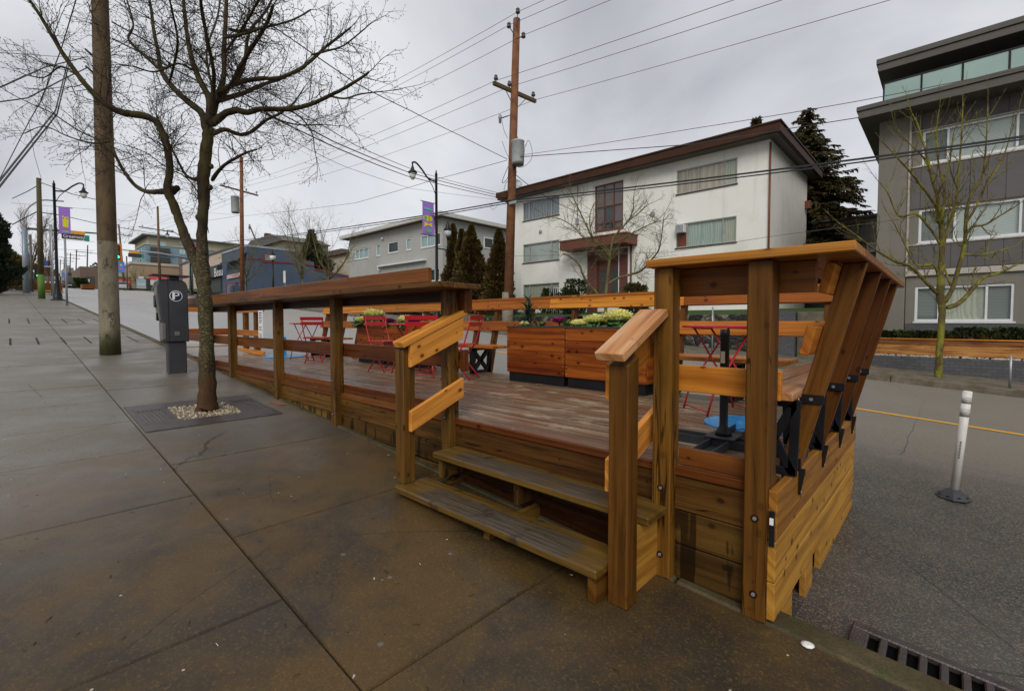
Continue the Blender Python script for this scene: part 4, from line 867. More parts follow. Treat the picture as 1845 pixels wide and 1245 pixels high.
# filler greens along the planter edge
for i, (px, Y, s, lb) in enumerate(((1020, 4.44, .07, 'curly green trailing plant at the corner where the two large planters meet'), (1145, 4.5, .11, 'leafy green plant right of the largest yellow kale'), (975, 4.42, .06, 'low green leaves between the spiky and the magenta kale'), (645, 4.46, .10, 'curly green leaves spilling over the left end of the distant planters'))):
    p = pY(px, 588, Y); r = empty('leafy_plant', (p.x, p.y, 1.26), lb, 'plant'); mb = MB(260 + i)
    for k in range(34):
        a = mb.r.uniform(0, 6.28); tl = mb.r.uniform(-.5, 1.2); d = Vector((math.cos(a) * math.cos(tl), math.sin(a) * math.cos(tl), math.sin(tl))); leaf(mb, (p.x, p.y, 1.33), d, (0, 0, 1), s * mb.r.uniform(.7, 1.6), s * .3, .1, .5, 5)
    part(r, mb, 'leaves', M_KGREEN, fix=False)
# ================================================================== trees
def perp(d, r):
    v = Vector((r.gauss(0, 1), r.gauss(0, 1), r.gauss(0, 1))); v -= d * v.dot(d)
    return v.normalized() if v.length > 1e-6 else d.orthogonal().normalized()
def grow(mb, p, d, ln, r, lvl, P, bud=None):
    """a twig with side twigs; P = dict of growth settings"""
    R = mb.r; n = 5 if lvl == 0 else 3 if lvl == 1 else 2; pts = [p.copy()]; rr = [r]; seg = ln / n; d = d.copy()
    for i in range(n):
        d = (d + perp(d, R) * R.uniform(0, P.get('wig', .28)) + Vector((0, 0, P.get('up', .06)))).normalized(); pts.append(pts[-1] + d * seg); rr.append(r * (1 - .62 * (i + 1) / n))
    mb.tube(pts, rr, 4 if (lvl == 0 and r > .006) else 3, False)
    if lvl < P['lv']:
        step = P['step'][lvl]; t = step * R.uniform(.3, 1)
        while t < ln:
            f = t / ln * n; i = min(n - 1, int(f)); q = pts[i].lerp(pts[i + 1], f - i); dd = (pts[i + 1] - pts[i]).normalized(); ang = R.uniform(.5, 1.15)
            nd = (dd * math.cos(ang) + perp(dd, R) * math.sin(ang)); grow(mb, q, nd, P['len'][lvl] * R.uniform(.45, 1.2) * (1 - .45 * t / ln), max(P['rmin'], r * .55), lvl + 1, P, bud); t += step * R.uniform(.6, 1.4)
    elif bud is not None and P.get('bud'):
        e = pts[-1]; s = P['bud']; bud.tube([e - d * s * .2, e + d * s * .7, e + d * s * 1.7], [s * .12, s * .36, .0004], 4, False)
def limb_smooth(pts, rr, sub=3):
    o, r_ = [], []
    n = len(pts)
    for i in range(n - 1):
        p0, p1, p2, p3 = pts[max(0, i - 1)], pts[i], pts[i + 1], pts[min(n - 1, i + 2)]
        for k in range(sub):
            t = k / sub; o.append(.5 * ((2 * p1) + (p2 - p0) * t + (2 * p0 - 5 * p1 + 4 * p2 - p3) * t * t + (3 * p1 - p0 - 3 * p2 + p3) * t ** 3)); r_.append(rr[i] + (rr[i + 1] - rr[i]) * t)
    o.append(pts[-1]); r_.append(rr[-1]); return o, r_
def traced_tree(root, depth, limbs, P, mat, tmat, seed, trunk_i=(0,), sp=.11, n=8, thin=1):
    """limbs: list of (points [(px,py,half_width_px)], depth offset at the far end, twigs yes/no)"""
    k = depth / FPX; tr = MB(seed); lm = MB(seed + 1); tw = MB(seed + 2); bd = MB(seed + 3)
    for li, (pts, dof, twig) in enumerate(limbs):
        m = len(pts); P3 = [pD(x, y, depth + dof * (i / (m - 1)) ** 1.3) for i, (x, y, w) in enumerate(pts)]; rr = []
        for i, (x, y, w) in enumerate(pts):
            x2, y2, _ = pts[min(i + 1, m - 1)]; x1, y1, _ = pts[max(i - 1, 0)]; vert = abs(y2 - y1) / (math.hypot(x2 - x1, y2 - y1) + 1e-6); ct = FPX / math.hypot(FPX, x - PCX); rr.append(w * k * (1 - (1 - ct) * vert) * thin)
        q, r_ = limb_smooth(P3, rr, 4); R = tr.r
        q = [a + Vector((R.uniform(-1, 1), R.uniform(-1, 1), R.uniform(-1, 1))) * b * .10 for a, b in zip(q, r_)]
        r_ = [b * R.uniform(.93, 1.08) for b in r_]
        if li not in trunk_i: r_[0] *= .55
        (tr if li in trunk_i else lm).tube(q, r_, n if rr[0] > .02 else 6)
        if twig:
            acc = 0; R = tw.r; tot = sum((b - a).length for a, b in zip(q, q[1:])); run = 0
            for a, b, ra in zip(q, q[1:], r_):
                L = (b - a).length; acc += L; run += L; f = run / tot
                if f < (twig if twig < 1 else .12): continue
                while acc > sp * 1.0:
                    acc -= sp * R.uniform(.7, 1.3); dd = (b - a).normalized(); ang = R.uniform(.55, 1.3)
                    nd = dd * math.cos(ang) + perp(dd, R) * math.sin(ang); nd = (nd + Vector((0, 0, P.get('lift', .0)))).normalized()
                    grow(tw, a.lerp(b, R.random()), nd, P['L'] * R.uniform(.5, 1.25) * (1 - .35 * f), min(ra * .5, P['r0']), 0, P, bd)
            grow(tw, q[-1], (q[-1] - q[-2]).normalized(), P['L'] * .8, min(r_[-1], P['r0']), 0, P, bd)
    a = part(root, tr, 'trunk', mat, fix=False); b = part(root, lm, 'limbs', mat, fix=False); c = part(root, tw, 'twigs', tmat, fix=False)
    if bd.f: part(root, bd, 'buds', tmat, fix=False)
    return a
# ---- the large bare tree in the grate
T1 = empty('bare_street_tree', (-6.06, 1.48, gz(-6.06)), 'large bare mossy tree with budding twigs growing from the metal grate beside the platform', 'tree')
L1 = [
 ([(373, 746, 28), (373, 738, 25), (373, 720, 21.5), (372.5, 680, 18.5), (373, 624, 16.5), (370, 560, 15.3), (367, 515, 16), (366, 490, 17), (365, 464, 14), (364, 410, 11.5), (367, 368, 12.5), (367, 327, 13.5), (369, 300, 14.3), (374, 253, 12.6), (376, 228, 14)], 0, 0),
 ([(362, 500, 13), (349, 462, 12.5), (335, 430, 11), (322, 395, 10), (312, 368, 10), (302, 342, 10), (306, 310, 8.5), (302, 270, 8), (292, 238, 7.5), (281, 220, 7), (262, 210, 7), (238, 206, 7), (214, 201, 6.5), (190, 187, 6.5), (165, 165, 6), (140, 135, 5.5), (110, 92, 4.6), (88, 55, 4.2), (68, 22, 3.6), (40, -20, 3)], -.7, .42),
 ([(300, 348, 7), (318, 341, 7), (316, 338, 6.5)], 0, 0),
 ([(300, 345, 7), (282, 346, 5.5), (262, 345, 5), (240, 331, 4.6), (218, 300, 4), (202, 262, 3.4), (198, 225, 2.6), (197, 195, 2)], .5, .2),
 ([(372, 235, 11), (364, 205, 8.5), (345, 188, 8), (325, 172, 7), (303, 148, 6.5), (290, 125, 6), (284, 90, 5), (277, 55, 4.6), (272, 15, 4.2), (262, -40, 3)], .9, .15),
 ([(288, 126, 4), (265, 105, 3.6), (240, 82, 3.4), (231, 68, 3), (240, 48, 2.8), (235, 22, 2.4), (225, -10, 2)], .3, .1),
 ([(375, 225, 11), (377, 180, 8), (362, 148, 7), (349, 120, 6.3), (341, 85, 5.6), (334, 40, 5), (330, -10, 4)], .6, .2),
 ([(381, 215, 8), (384, 160, 5), (385, 128, 4.2), (375, 80, 4), (364, 22, 3.6), (360, -20, 3)], -.8, .2),
 ([(379, 222, 10), (389, 182, 8.5), (402, 145, 6), (404, 90, 5.6), (407, 30, 5), (409, -30, 4)], .3, .25),
 ([(392, 170, 6), (415, 155, 5), (436, 115, 4.6), (463, 72, 4), (482, 40, 3.6), (492, 10, 3)], -.6, .15),
 ([(390, 185, 6), (412, 160, 4.6), (438, 125, 4), (449, 60, 3.6), (478, 22, 3), (500, -20, 2.4)], 1.1, .15),
 ([(381, 207, 7.5), (402, 165, 6), (430, 150, 5), (470, 142, 4.6), (503, 141, 4.4), (540, 125, 4.2), (562, 108, 3.8), (588, 84, 3.4), (612, 66, 3), (632, 50, 2.2)], .8, .2),
 ([(392, 183, 6), (420, 174, 5.4), (445, 166, 5), (470, 154, 4.4), (503, 144, 4)], 1.2, .3),
 ([(378, 227, 8.5), (403, 207, 7.4), (425, 199, 6.5), (446, 203, 5.8), (470, 197, 5.2), (520, 197, 4.8), (560, 188, 4.2), (595, 172, 3.6), (625, 157, 3.2), (655, 138, 2.4), (664, 131, 2)], -.5, .15),
 ([(377, 243, 6), (405, 234, 4.6), (420, 239, 4.4), (436, 243, 4.2), (452, 238, 4), (480, 217, 3.4), (505, 204, 2.8), (530, 185, 2), (548, 158, 1.5)], .9, .12),
 ([(382, 326, 5), (392, 310, 4), (408, 295, 3.6), (425, 285, 3), (445, 275, 2.2), (462, 270, 1.6)], -.5, .2),
 ([(358, 323, 5), (345, 322, 3.6), (332, 312, 3), (318, 285, 2.6), (300, 250, 2.2), (285, 225, 1.8), (282, 205, 1.5)], .8, .2),
 ([(410, 52, 3.6), (435, 57, 3.4), (465, 52, 3), (500, 45, 2.6), (535, 33, 2.4), (560, 18, 2)], .7, .15),
 ([(402, 68, 3), (420, 66, 3), (445, 60, 2.6), (475, 50, 2.2)], -.6, .1),
 ([(560, 100, 2.4), (590, 92, 2.2), (620, 82, 2), (660, 50, 1.5)], .4, .1),
 ([(215, 290, 2), (180, 255, 1.8), (140, 235, 1.6), (95, 205, 1.3), (62, 190, 1)], -.4, .05),
 ([(200, 255, 2), (165, 258, 1.8), (120, 245, 1.5), (80, 228, 1.2), (45, 240, 1)], .5, .05),
 ([(140, 138, 2), (110, 120, 1.8), (80, 140, 1.5), (45, 135, 1.2)], .4, .05),
 ([(350, 128, 2.2), (320, 115, 2), (280, 130, 1.7), (240, 120, 1.5)], -.8, .05),
 ([(376, 420, 1.6), (360, 355, 1.6), (335, 320, 1.5), (300, 302, 1.4), (262, 275, 1.2), (225, 262, 1)], .6, .15),
 ([(590, 172, 2), (620, 178, 1.8), (650, 170, 1.5), (690, 165, 1)], -.2, .05),
 ([(520, 197, 2), (545, 215, 1.7), (562, 240, 1.3), (566, 262, 1)], -.2, .3),
 ([(470, 197, 2), (500, 215, 1.8), (535, 225, 1.4), (580, 225, 1.1)], -.5, .1),
 ([(385, 170, 3.5), (372, 95, 3), (392, 30, 2.6), (400, -30, 2)], 1.5, .2), ([(410, 90, 3), (450, 30, 2.6), (480, -30, 2)], -1.2, .1),
 ([(305, 150, 3), (320, 80, 2.6), (310, 20, 2.2), (300, -20, 2)], -1.4, .1), ([(190, 187, 3), (195, 130, 2.5), (180, 70, 2.2), (160, 10, 2)], .9, .1),
]
PT1 = dict(lv=2, step=[.085, .050], len=[.30, .095], rmin=.0017, L=.56, r0=.0052, wig=.30, up=.02, bud=.011)
t1 = traced_tree(T1, 5.23, L1, PT1, M_BARK, M_TWIG, 300, sp=.105, n=14, thin=.84)
for (x, y, s) in ((312, 343, 7), (381, 300, 4), (379, 338, 4.5), (357, 392, 5)):
    mb = MB(310); p = pD(x, y, 5.23 - .02); mb.lathe([(s * .0062 * q, s * .0062 * z) for q, z in ((.3, -1.2), (.8, -.6), (.97, 0), (.75, .75), (.3, 1.1))], p, 12); part(T1, mb, 'knot', M_BARK)
# ---- mossy street tree on the far pavement at the right
T2 = empty('bare_street_tree', (-.15, 15.69, gz(-.15)), 'young bare tree covered in yellow-green moss on the far pavement at the right', 'tree')
d2 = CP.y * 0 + (Vector((-.15, 15.69, 0)) - CP).dot(_F)
L2 = [
 ([(1690, 683, 9), (1692, 650, 8), (1695, 600, 7.5), (1697, 555, 8.5), (1694, 530, 9), (1696, 480, 6.5), (1697, 440, 6), (1695, 395, 7), (1692, 380, 6.5), (1688, 350, 4), (1680, 325, 3.5), (1672, 290, 3), (1655, 230, 2), (1643, 205, 1.2)], 0, .55),
 ([(1700, 548, 6), (1716, 520, 5), (1728, 480, 5), (1738, 440, 4.5), (1740, 405, 4), (1742, 380, 4), (1752, 345, 3), (1770, 320, 2.8), (1776, 270, 2), (1780, 190, 1.2)], -.4, .3),
 ([(1705, 555, 6), (1730, 545, 5), (1755, 518, 4.5), (1772, 500, 4), (1800, 492, 3), (1835, 475, 2)], .5, .3),
 ([(1690, 530, 5), (1668, 508, 4), (1640, 480, 3.5), (1615, 472, 3), (1580, 452, 2.2), (1530, 415, 1.2)], -.5, .2),
 ([(1692, 500, 4), (1684, 478, 3.5), (1670, 478, 3), (1650, 476, 2.2), (1630, 440, 1.6), (1612, 405, 1.2)], .4, .2),
 ([(1694, 440, 3.5), (1678, 415, 3), (1650, 385, 2.6), (1620, 390, 2), (1598, 345, 1.4), (1585, 330, 1)], .3, .15),
 ([(1690, 375, 4), (1668, 345, 2.8), (1640, 310, 2.2), (1612, 280, 1.4)], -.5, .15),
 ([(1696, 395, 3.6), (1702, 350, 3), (1690, 290, 2), (1688, 230, 1.6), (1693, 195, 1)], .5, .2),
 ([(1700, 430, 4), (1715, 395, 4), (1724, 350, 3), (1730, 280, 2.2), (1733, 230, 1.8), (1735, 185, 1)], .3, .2),
 ([(1742, 400, 3.4), (1760, 370, 3), (1780, 330, 2.6), (1805, 290, 2), (1822, 240, 1.3), (1835, 200, 1)], .4, .15),
 ([(1738, 430, 3), (1750, 410, 2.6), (1775, 405, 2), (1800, 390, 1.6), (1830, 372, 1.2)], -.6, .15),
 ([(1735, 458, 2.4), (1760, 460, 2), (1790, 455, 1.6), (1825, 445, 1.2)], .3, .1),
 ([(1672, 300, 2), (1660, 280, 1.6), (1630, 250, 1.2), (1615, 230, .9)], .2, .1), ([(1725, 340, 2), (1712, 300, 1.6), (1718, 240, 1.2)], -.3, .1),
 ([(1715, 520, 3), (1700, 470, 2.2), (1708, 400, 1.8), (1712, 340, 1.2)], .6, .2)]
PT2 = dict(lv=1, step=[.14, .2], len=[.22, .12], rmin=.0045, L=.95, r0=.013, wig=.22, up=.14, lift=.25)
traced_tree(T2, d2, L2, PT2, M_MOSSB, M_MOSSB, 330, sp=.23, n=8, thin=.88)
# ---- spreading bare tree in front of the white apartment house
T3y = 15.9; T3x = pY(1092, 540, T3y).x; T3 = empty('bare_street_tree', (T3x, T3y, gz(T3x)), 'spreading bare tree with fine twigs in front of the red entrance', 'tree')
d3 = (Vector((T3x, T3y, 1.4)) - CP).dot(_F)
L3 = [
 ([(1090, 600, 5), (1091, 570, 4.6), (1092, 530, 4.2), (1094, 505, 4), (1097, 480, 3.6), (1100, 455, 3), (1105, 430, 2.6), (1112, 420, 2.2), (1130, 400, 1.8), (1140, 380, 1.6), (1142, 355, 1)], 0, .5),
 ([(1093, 560, 3), (1075, 528, 3.4), (1060, 512, 3), (1050, 495, 2.8), (1044, 478, 2.4), (1028, 463, 1.8), (1015, 458, 1.2)], -.5, .25),
 ([(1095, 512, 3), (1112, 502, 3), (1135, 495, 2.8), (1155, 488, 2.6), (1172, 470, 2.3), (1186, 452, 2), (1192, 425, 1.4), (1196, 392, 1)], -.7, .3),
 ([(1098, 462, 2.6), (1085, 445, 2.2), (1068, 430, 2), (1056, 405, 1.8), (1044, 380, 1.5), (1030, 350, 1)], .5, .3),
 ([(1100, 460, 2.2), (1085, 440, 1.6), (1055, 432, 1.4), (1035, 410, 1.2), (1010, 395, 1), (996, 392, .8)], -.4, .2),
 ([(1104, 440, 2), (1130, 425, 1.7), (1150, 415, 1.5), (1172, 404, 1.3), (1190, 398, 1)], .6, .2),
 ([(1132, 398, 1.5), (1150, 385, 1.3), (1160, 375, 1.1), (1170, 368, .8)], -.5, .2),
 ([(1068, 430, 1.4), (1062, 400, 1.2), (1065, 380, 1), (1072, 365, .8)], .5, .2)]
PT3 = dict(lv=2, step=[.17, .13], len=[.45, .22], rmin=.0048, L=1.15, r0=.010, wig=.3, up=.03)
traced_tree(T3, d3, L3, PT3, M_PALEB, M_PALEB, 350, sp=.13, n=6, thin=.72)
# ---- generic bare tree
def bare_tree(label, px, Y, base_dz, h, seed, spread=.5, r0=.07, mat=None, group=None, stems=6, name='bare_tree', base=None):
    x = pY(px, 579, Y).x; zb = (gz(x) if base is None else base) + base_dz; r = empty(name, (x, Y, zb), label, 'tree', group); R = random.Random(seed)
    tr = MB(seed); tw = MB(seed + 1); o = Vector((x, Y, zb)); top = o + Vector((R.uniform(-.1, .1), 0, h * .35))
    tr.tube([o, o.lerp(top, .5) + Vector((.03, 0, 0)), top], [r0, r0 * .8, r0 * .7], 7)
    P = dict(lv=2, step=[h * .045, h * .035], len=[h * .10, h * .045], rmin=.005, L=h * .2, r0=.016, wig=.3, up=.08)
    for k in range(stems):
        a = 6.283 * k / stems + R.uniform(-.3, .3); el = R.uniform(.7, 1.35); d = Vector((math.cos(a) * math.cos(el) * spread * 2, math.sin(a) * math.cos(el) * spread * 2, math.sin(el))).normalized(); p = top.copy() - Vector((0, 0, R.uniform(0, h * .12))); pts = [p]; 
        for i in range(5): d = (d + perp(d, R) * .22 + Vector((0, 0, .10))).normalized(); pts.append(pts[-1] + d * h * .14)
        rr = [r0 * .5 * (1 - .15 * i) for i in range(6)]; tr.tube(pts, rr, 5)
        for i in range(1, 6):
            for j in range(4): q = pts[i - 1].lerp(pts[i], R.random()); dd = (pts[i] - pts[i - 1]).normalized(); an = R.uniform(.5, 1.1); grow(tw, q, dd * math.cos(an) + perp(dd, R) * math.sin(an), P['L'] * R.uniform(.5, 1.1), min(.014, rr[i] * .5), 0, P)
    part(r, tr, 'trunk', mat or M_PALEB, fix=False); part(r, tw, 'twigs', mat or M_PALEB, fix=False); return r
bare_tree('bare tree with yellowish twigs in front of the blue wall, left of the grey house', 547, 16.6, .0, 8.2, 400, .35, .09)
bare_tree('bare spreading tree at the left corner of the grey house', 594, 17.2, .2, 6.6, 410, .6, .10)
bare_tree('thin bare tree behind the dark conifer beside the blue wall', 575, 30, .5, 11.5, 420, .4, .10)
bare_tree('small bare street tree with yellow bark beside the second utility pole', 446, 15.8, 0, 6.6, 430, .5, .08, M_MOSSB)
bare_tree('bare rounded street tree in front of the tan building past the crossing', 247, 15.8, 0, 4.6, 440, .6, .10, M_MOSSB)
# ---- foliage trees
def clump_tree(name, label, x, y, zb, h, rad, seed, mat, n, prof, s=.12, trunk=.08, group=None, droop=.0, tr_top=.9, cat='tree'):
    r = empty(name, (x, y, zb), label, cat, group); mb = MB(seed); R = mb.r; tk = MB(seed + 1)
    tk.tube([(x, y, zb), (x + .02, y, zb + h * .5), (x, y, zb + h * tr_top)], [trunk, trunk * .7, trunk * .15], 6); part(r, tk, 'trunk', M_BARK)
    lump = [(R.uniform(0, 6.28), R.uniform(0, 1), R.uniform(.12, .3)) for _ in range(26)]
    for i in range(n):
        f = R.random() ** .85; a = R.uniform(0, 6.283); pr = prof(f); bump_ = 1
        for (la, lf, lr) in lump:
            da = abs((a - la + math.pi) % 6.283 - math.pi)
            if da < .9 and abs(f - lf) < .06: bump_ += lr
        q = (R.random() ** .33) * pr * rad * bump_; c = Vector((x + q * math.cos(a), y + q * math.sin(a), zb + h * f))
        d = Vector((math.cos(a), math.sin(a), R.uniform(.2, 1.6) - droop)).normalized(); sz = s * R.uniform(.6, 1.5); sd = perp(d, R); up = d.cross(sd); k = len(mb.v); t = min(1, max(0, R.gauss(.45, .25)))
        mb.v += [tuple(c - sd * sz * .35), tuple(c + d * sz * .5 + up * sz * .1 - sd * sz * .3), tuple(c + d * sz * 1.2), tuple(c + d * sz * .5 - up * sz * .1 + sd * sz * .35), tuple(c + sd * sz * .3)]
        mb.face((k, k + 1, k + 2, k + 3, k + 4), [(0, 0)] * 5, t)
    part(r, mb, 'crown', mat, fix=False); return r
colp = lambda f: (.55 + .9 * f * (1 - f) * 2) * (1 if f < .7 else max(.05, (1 - f) / .3)) if f > .03 else .4
G_CED = 'brown-green columnar cedars by the grey house'
for i, (px, top, Y, rd, lb) in enumerate(((817, 406, 21.3, .62, 'leftmost and slimmest of the columnar cedars by the grey house'), (832, 415, 21.0, .66, 'second columnar cedar from the left by the grey house'), (850, 408, 20.6, 1.05, 'broad columnar cedar with a pointed top, third from the left by the grey house'), (899, 415, 20.5, .85, 'columnar cedar standing alone just left of the red-brown utility pole'))):
    b = pY(px, 560, Y); tp = pY(px, top, Y)
    clump_tree('columnar_cedar', lb, b.x, Y, 1.7, tp.z - 1.7, rd, 450 + i * 3, M_CEDAR, 7500 if rd < .8 else 10000, lambda f, rd=rd: (1.0 - .35 * f) * (1 if f < .45 else max(.04, ((1 - f) / .55) ** .75)), .13, .1, G_CED)
xa_ = pY(838, 415, 20.9); clump_tree('columnar_cedar', 'short cedar squeezed between the second and third columnar cedars', pY(841, 500, 20.8).x, 20.8, 1.7, pY(841, 420, 20.8).z - 1.7, .6, 470, M_CEDAR, 6000, lambda f: (1 - .35 * f) * (1 if f < .45 else max(.04, ((1 - f) / .55) ** .75)), .13, .1, G_CED)
# big spruce behind the white building
sp_x = pY(1450, 400, 34).x; SP = empty('spruce_tree', (sp_x, 34, 2), 'tall brown-green spruce rising behind the right end of the white building', 'tree')
def spruce(root, x, y, zb, h, rad, seed):
    tk = MB(seed); tk.tube([(x, y, zb), (x, y, zb + h * .98)], [.35, .03], 8); part(root, tk, 'trunk', M_BARK)
    mb = MB(seed + 1); R = mb.r; br = MB(seed + 2); z = .12
    while z < .985:
        rr = rad * (1 - z) ** .72 * R.uniform(.72, 1.12) + .12; nb = 15 if z < .85 else 6
        for k in range(nb):
            a = R.uniform(0, 6.283); L = rr * R.uniform(.30, 1.10); dr_ = R.uniform(.25, .60); ri_ = R.uniform(.0, .22); p0 = Vector((x, y, zb + h * (z + R.uniform(-.012, .012)))); d = Vector((math.cos(a), math.sin(a), 0)); pts = []
            for i in range(6): f = i / 5; pts.append(p0 + d * L * f + Vector((0, 0, L * (ri_ * f - dr_ * f * f + .16 * f ** 4))))
            br.tube(pts, [.04 * (1 - .15 * i) for i in range(6)], 3, False)
            m = int(16 + L * 44)
            for j in range(m):
                f = (j + R.random()) / m; i = min(4, int(f * 5)); q = pts[i].lerp(pts[i + 1], f * 5 - i); sd = d.cross(Vector((0, 0, 1))) * R.choice((-1, 1))
                dd = (d * R.uniform(.2, .9) + sd * R.uniform(.1, .9) + Vector((0, 0, -R.uniform(.15, 1.0)))).normalized(); s = R.uniform(.22, .52) * (.65 + .35 * (1 - z)); w = perp(dd, R) * s * .13; kk = len(mb.v); t = min(1, max(0, R.gauss(.35 + .35 * f, .2)))
                mb.v += [tuple(q - w * .5), tuple(q + dd * s * .55 - w), tuple(q + dd * s), tuple(q + dd * s * .5 + w), tuple(q + w * .5)]; mb.face((kk, kk + 1, kk + 2, kk + 3, kk + 4), [(0, 0)] * 5, t)
        z += .014
    part(root, br, 'limbs', M_BARK, fix=False); part(root, mb, 'crown', M_SPRUCE, fix=False)
sptop = pY(1447, 192, 34).z; spruce(SP, sp_x, 34, 2, sptop - 2, 5.4, 480)
hp = pY(1362, 232, 38); clump_tree('treetop', 'tip of a distant conifer just showing above the white building roof', hp.x, 38, hp.z - 7, 7.6, 1.5, 490, M_SPRUCE, 2600, lambda f: max(.05, 1 - f), .25, .15)
# dark conifer behind the blue wall
bx_ = pY(562, 470, 27); clump_tree('conifer', 'dark bushy conifer behind the blue shop wall', bx_.x, 27, 2.5, pY(562, 418, 27).z - 2.5, 2.6, 495, M_DKEVG, 9000, lambda f: (1 - f * .5) * (1 if f < .6 else max(.05, (1 - f) / .4)), .3, .15)
# ================================================================== buildings
class Fac:
    """a wall plane: o = origin (s=0, z=0 absolute), u = direction of s, n = outward normal"""
    def __init__(s, o, u, n): s.o = Vector((o[0], o[1], 0)); s.u = Vector(u).normalized(); s.n = Vector(n).normalized()
    def P(s, a, z, d=0): return s.o + s.u * a + s.n * d + Vector((0, 0, z))
    def wall(s, root, s0, s1, z0, z1, holes, mat, name='wall', rev=.17, th=.1):
        mb = MB(1); ss = sorted({s0, s1} | {h[0] for h in holes} | {h[1] for h in holes}); zz = sorted({z0, z1} | {h[2] for h in holes} | {h[3] for h in holes})
        for a, b in zip(ss, ss[1:]):
            for c, d in zip(zz, zz[1:]):
                m, q = (a + b) / 2, (c + d) / 2
                if any(h[0] < m < h[1] and h[2] < q < h[3] for h in holes): continue
                mb.quad([s.P(a, c), s.P(b, c), s.P(b, d), s.P(a, d)])
        for h in holes:
            a, b, c, d = h
            for p, q in (((a, c), (b, c)), ((b, c), (b, d)), ((b, d), (a, d)), ((a, d), (a, c))): mb.quad([s.P(*p), s.P(*q), s.P(*q, -rev), s.P(*p, -rev)])
        return part(root, mb, name, mat, fix=False)
    def box(s, mb, a, b, z0, z1, d0, d1, tint=None): return mb.ob(s.P(a, z0, d0), s.u * (b - a), s.n * (d1 - d0), (0, 0, z1 - z0), None, tint)
    def window(s, root, h, mull=(), hor=(), fm=None, fw=.05, cur=None, rev=.09, sill=None, sillout=.05, top=None, cd_=.035):
        a, b, c, d = h; mb = MB(2); r0, r1 = -rev + .002, -rev + .06
        s.box(mb, a, b, c, c + fw, r0, r1); s.box(mb, a, b, d - fw, d, r0, r1); s.box(mb, a, a + fw, c + fw, d - fw, r0, r1); s.box(mb, b - fw, b, c + fw, d - fw, r0, r1)
        xs = [a + (b - a) * m for m in mull]
        for x in xs: s.box(mb, x - fw * .4, x + fw * .4, c + fw, d - fw, r0, r1 - .004)
        for y in hor: zz = c + (d - c) * y; s.box(mb, a + fw, b - fw, zz - fw * .35, zz + fw * .35, r0, r1 - .008)
        w = part(root, mb, 'window', fm or M_WFRAME); g = MB(3); rev0 = rev; g.quad([s.P(a + fw, c + fw, -rev + .02), s.P(b - fw, c + fw, -rev + .02), s.P(b - fw, d - fw, -rev + .02), s.P(a + fw, d - fw, -rev + .02)]); part(w, g, 'pane', M_GLASS, sub=True, fix=False)
        cur = cur or [CU_CREAM]; lim = [a] + xs + [b]
        for i, (x0, x1) in enumerate(zip(lim, lim[1:])):
            g = MB(4); m = cur[i % len(cur)]; g.quad([s.P(x0, c, -rev - cd_), s.P(x1, c, -rev - cd_), s.P(x1, d, -rev - cd_), s.P(x0, d, -rev - cd_)]); part(w, g, 'curtain', m, sub=True, fix=False)
        if sill: g = MB(5); s.box(g, a - .04, b + .04, c - .06, c - .004, -rev, sillout); part(w, g, 'sill', sill, sub=True)
        return w
def body(root, x0, x1, y0, y1, z0, z1, mat, name='side_walls', top=True, front=False):
    """side, back and roof deck sheets of a block whose front (-Y) is a Fac wall"""
    mb = MB(3); mb.quad([(x1, y0, z0), (x1, y1, z0), (x1, y1, z1), (x1, y0, z1)]); mb.quad([(x0, y1, z0), (x0, y0, z0), (x0, y0, z1), (x0, y1, z1)]); mb.quad([(x1, y1, z0), (x0, y1, z0), (x0, y1, z1), (x1, y1, z1)])
    if top: mb.quad([(x0, y0, z1), (x1, y0, z1), (x1, y1, z1), (x0, y1, z1)])
    return part(root, mb, name, mat, fix=False)
# ---- white three-storey apartment house
yW = 23.2; xL, xR = -21.5, -5.96; zG = 1.9
BW = empty('apartment_building', ((xL + xR) / 2, yW, zG), 'cream white three-storey apartment building with rusty brown roof edge', 'building')
f = Fac((0, yW), (1, 0, 0), (0, -1, 0))
holes = [(-20.6, -17.63, 7.96, 9.15), (-20.6, -17.63, 5.22, 6.42), (-20.6, -17.63, 2.6, 3.80), (-10.23, -7.33, 7.80, 8.99), (-10.23, -7.33, 5.11, 6.30), (-10.23, -7.33, 2.5, 3.7), (-15.07, -13.25, 6.55, 9.15), (-15.5, -12.8, 2.4, 5.4)]
f.wall(BW, xL, xR, zG - .6, 9.46, holes, M_WSTUC); body(BW, xL, xR, yW, 30.6, zG - .6, 9.46, M_WSTUC)
f.window(BW, holes[0], (.18, .79), (), M_AFRAME, .05, [CU_GREY, CU_GREY, CU_GREY], sill=M_SILL)
f.window(BW, holes[1], (.18, .79), (), M_AFRAME, .05, [CU_BLIND, CU_BLIND, CU_BLIND], sill=M_SILL)
f.window(BW, holes[2], (.18, .79), (), M_AFRAME, .05, [CU_GREEN, CU_CREAM, CU_CREAM], sill=M_SILL)
f.window(BW, holes[3], (.19, .38, .79), (), M_AFRAME, .045, [CU_PINK, CU_PINK, CU_PINK, CU_CREAM], sill=M_SILL)
f.window(BW, holes[4], (.19, .79), (), M_AFRAME, .045, [CU_DARK, CU_GREEN, CU_CREAM], sill=M_SILL)
f.window(BW, holes[5], (.19, .79), (), M_AFRAME, .045, [CU_CREAM], sill=M_SILL)
f.window(BW, holes[6], (.333, .667), (.16, .52), M_WINRED, .07, [CU_BRN, CU_DARK, CU_BRN], rev=.08, sill=M_WINRED)
mb = MB(5); f.box(mb, -15.0, -13.3, 7.92, 9.08, -.079, -.07); part(BW, mb, 'upper_window_panel', CU_BRN)
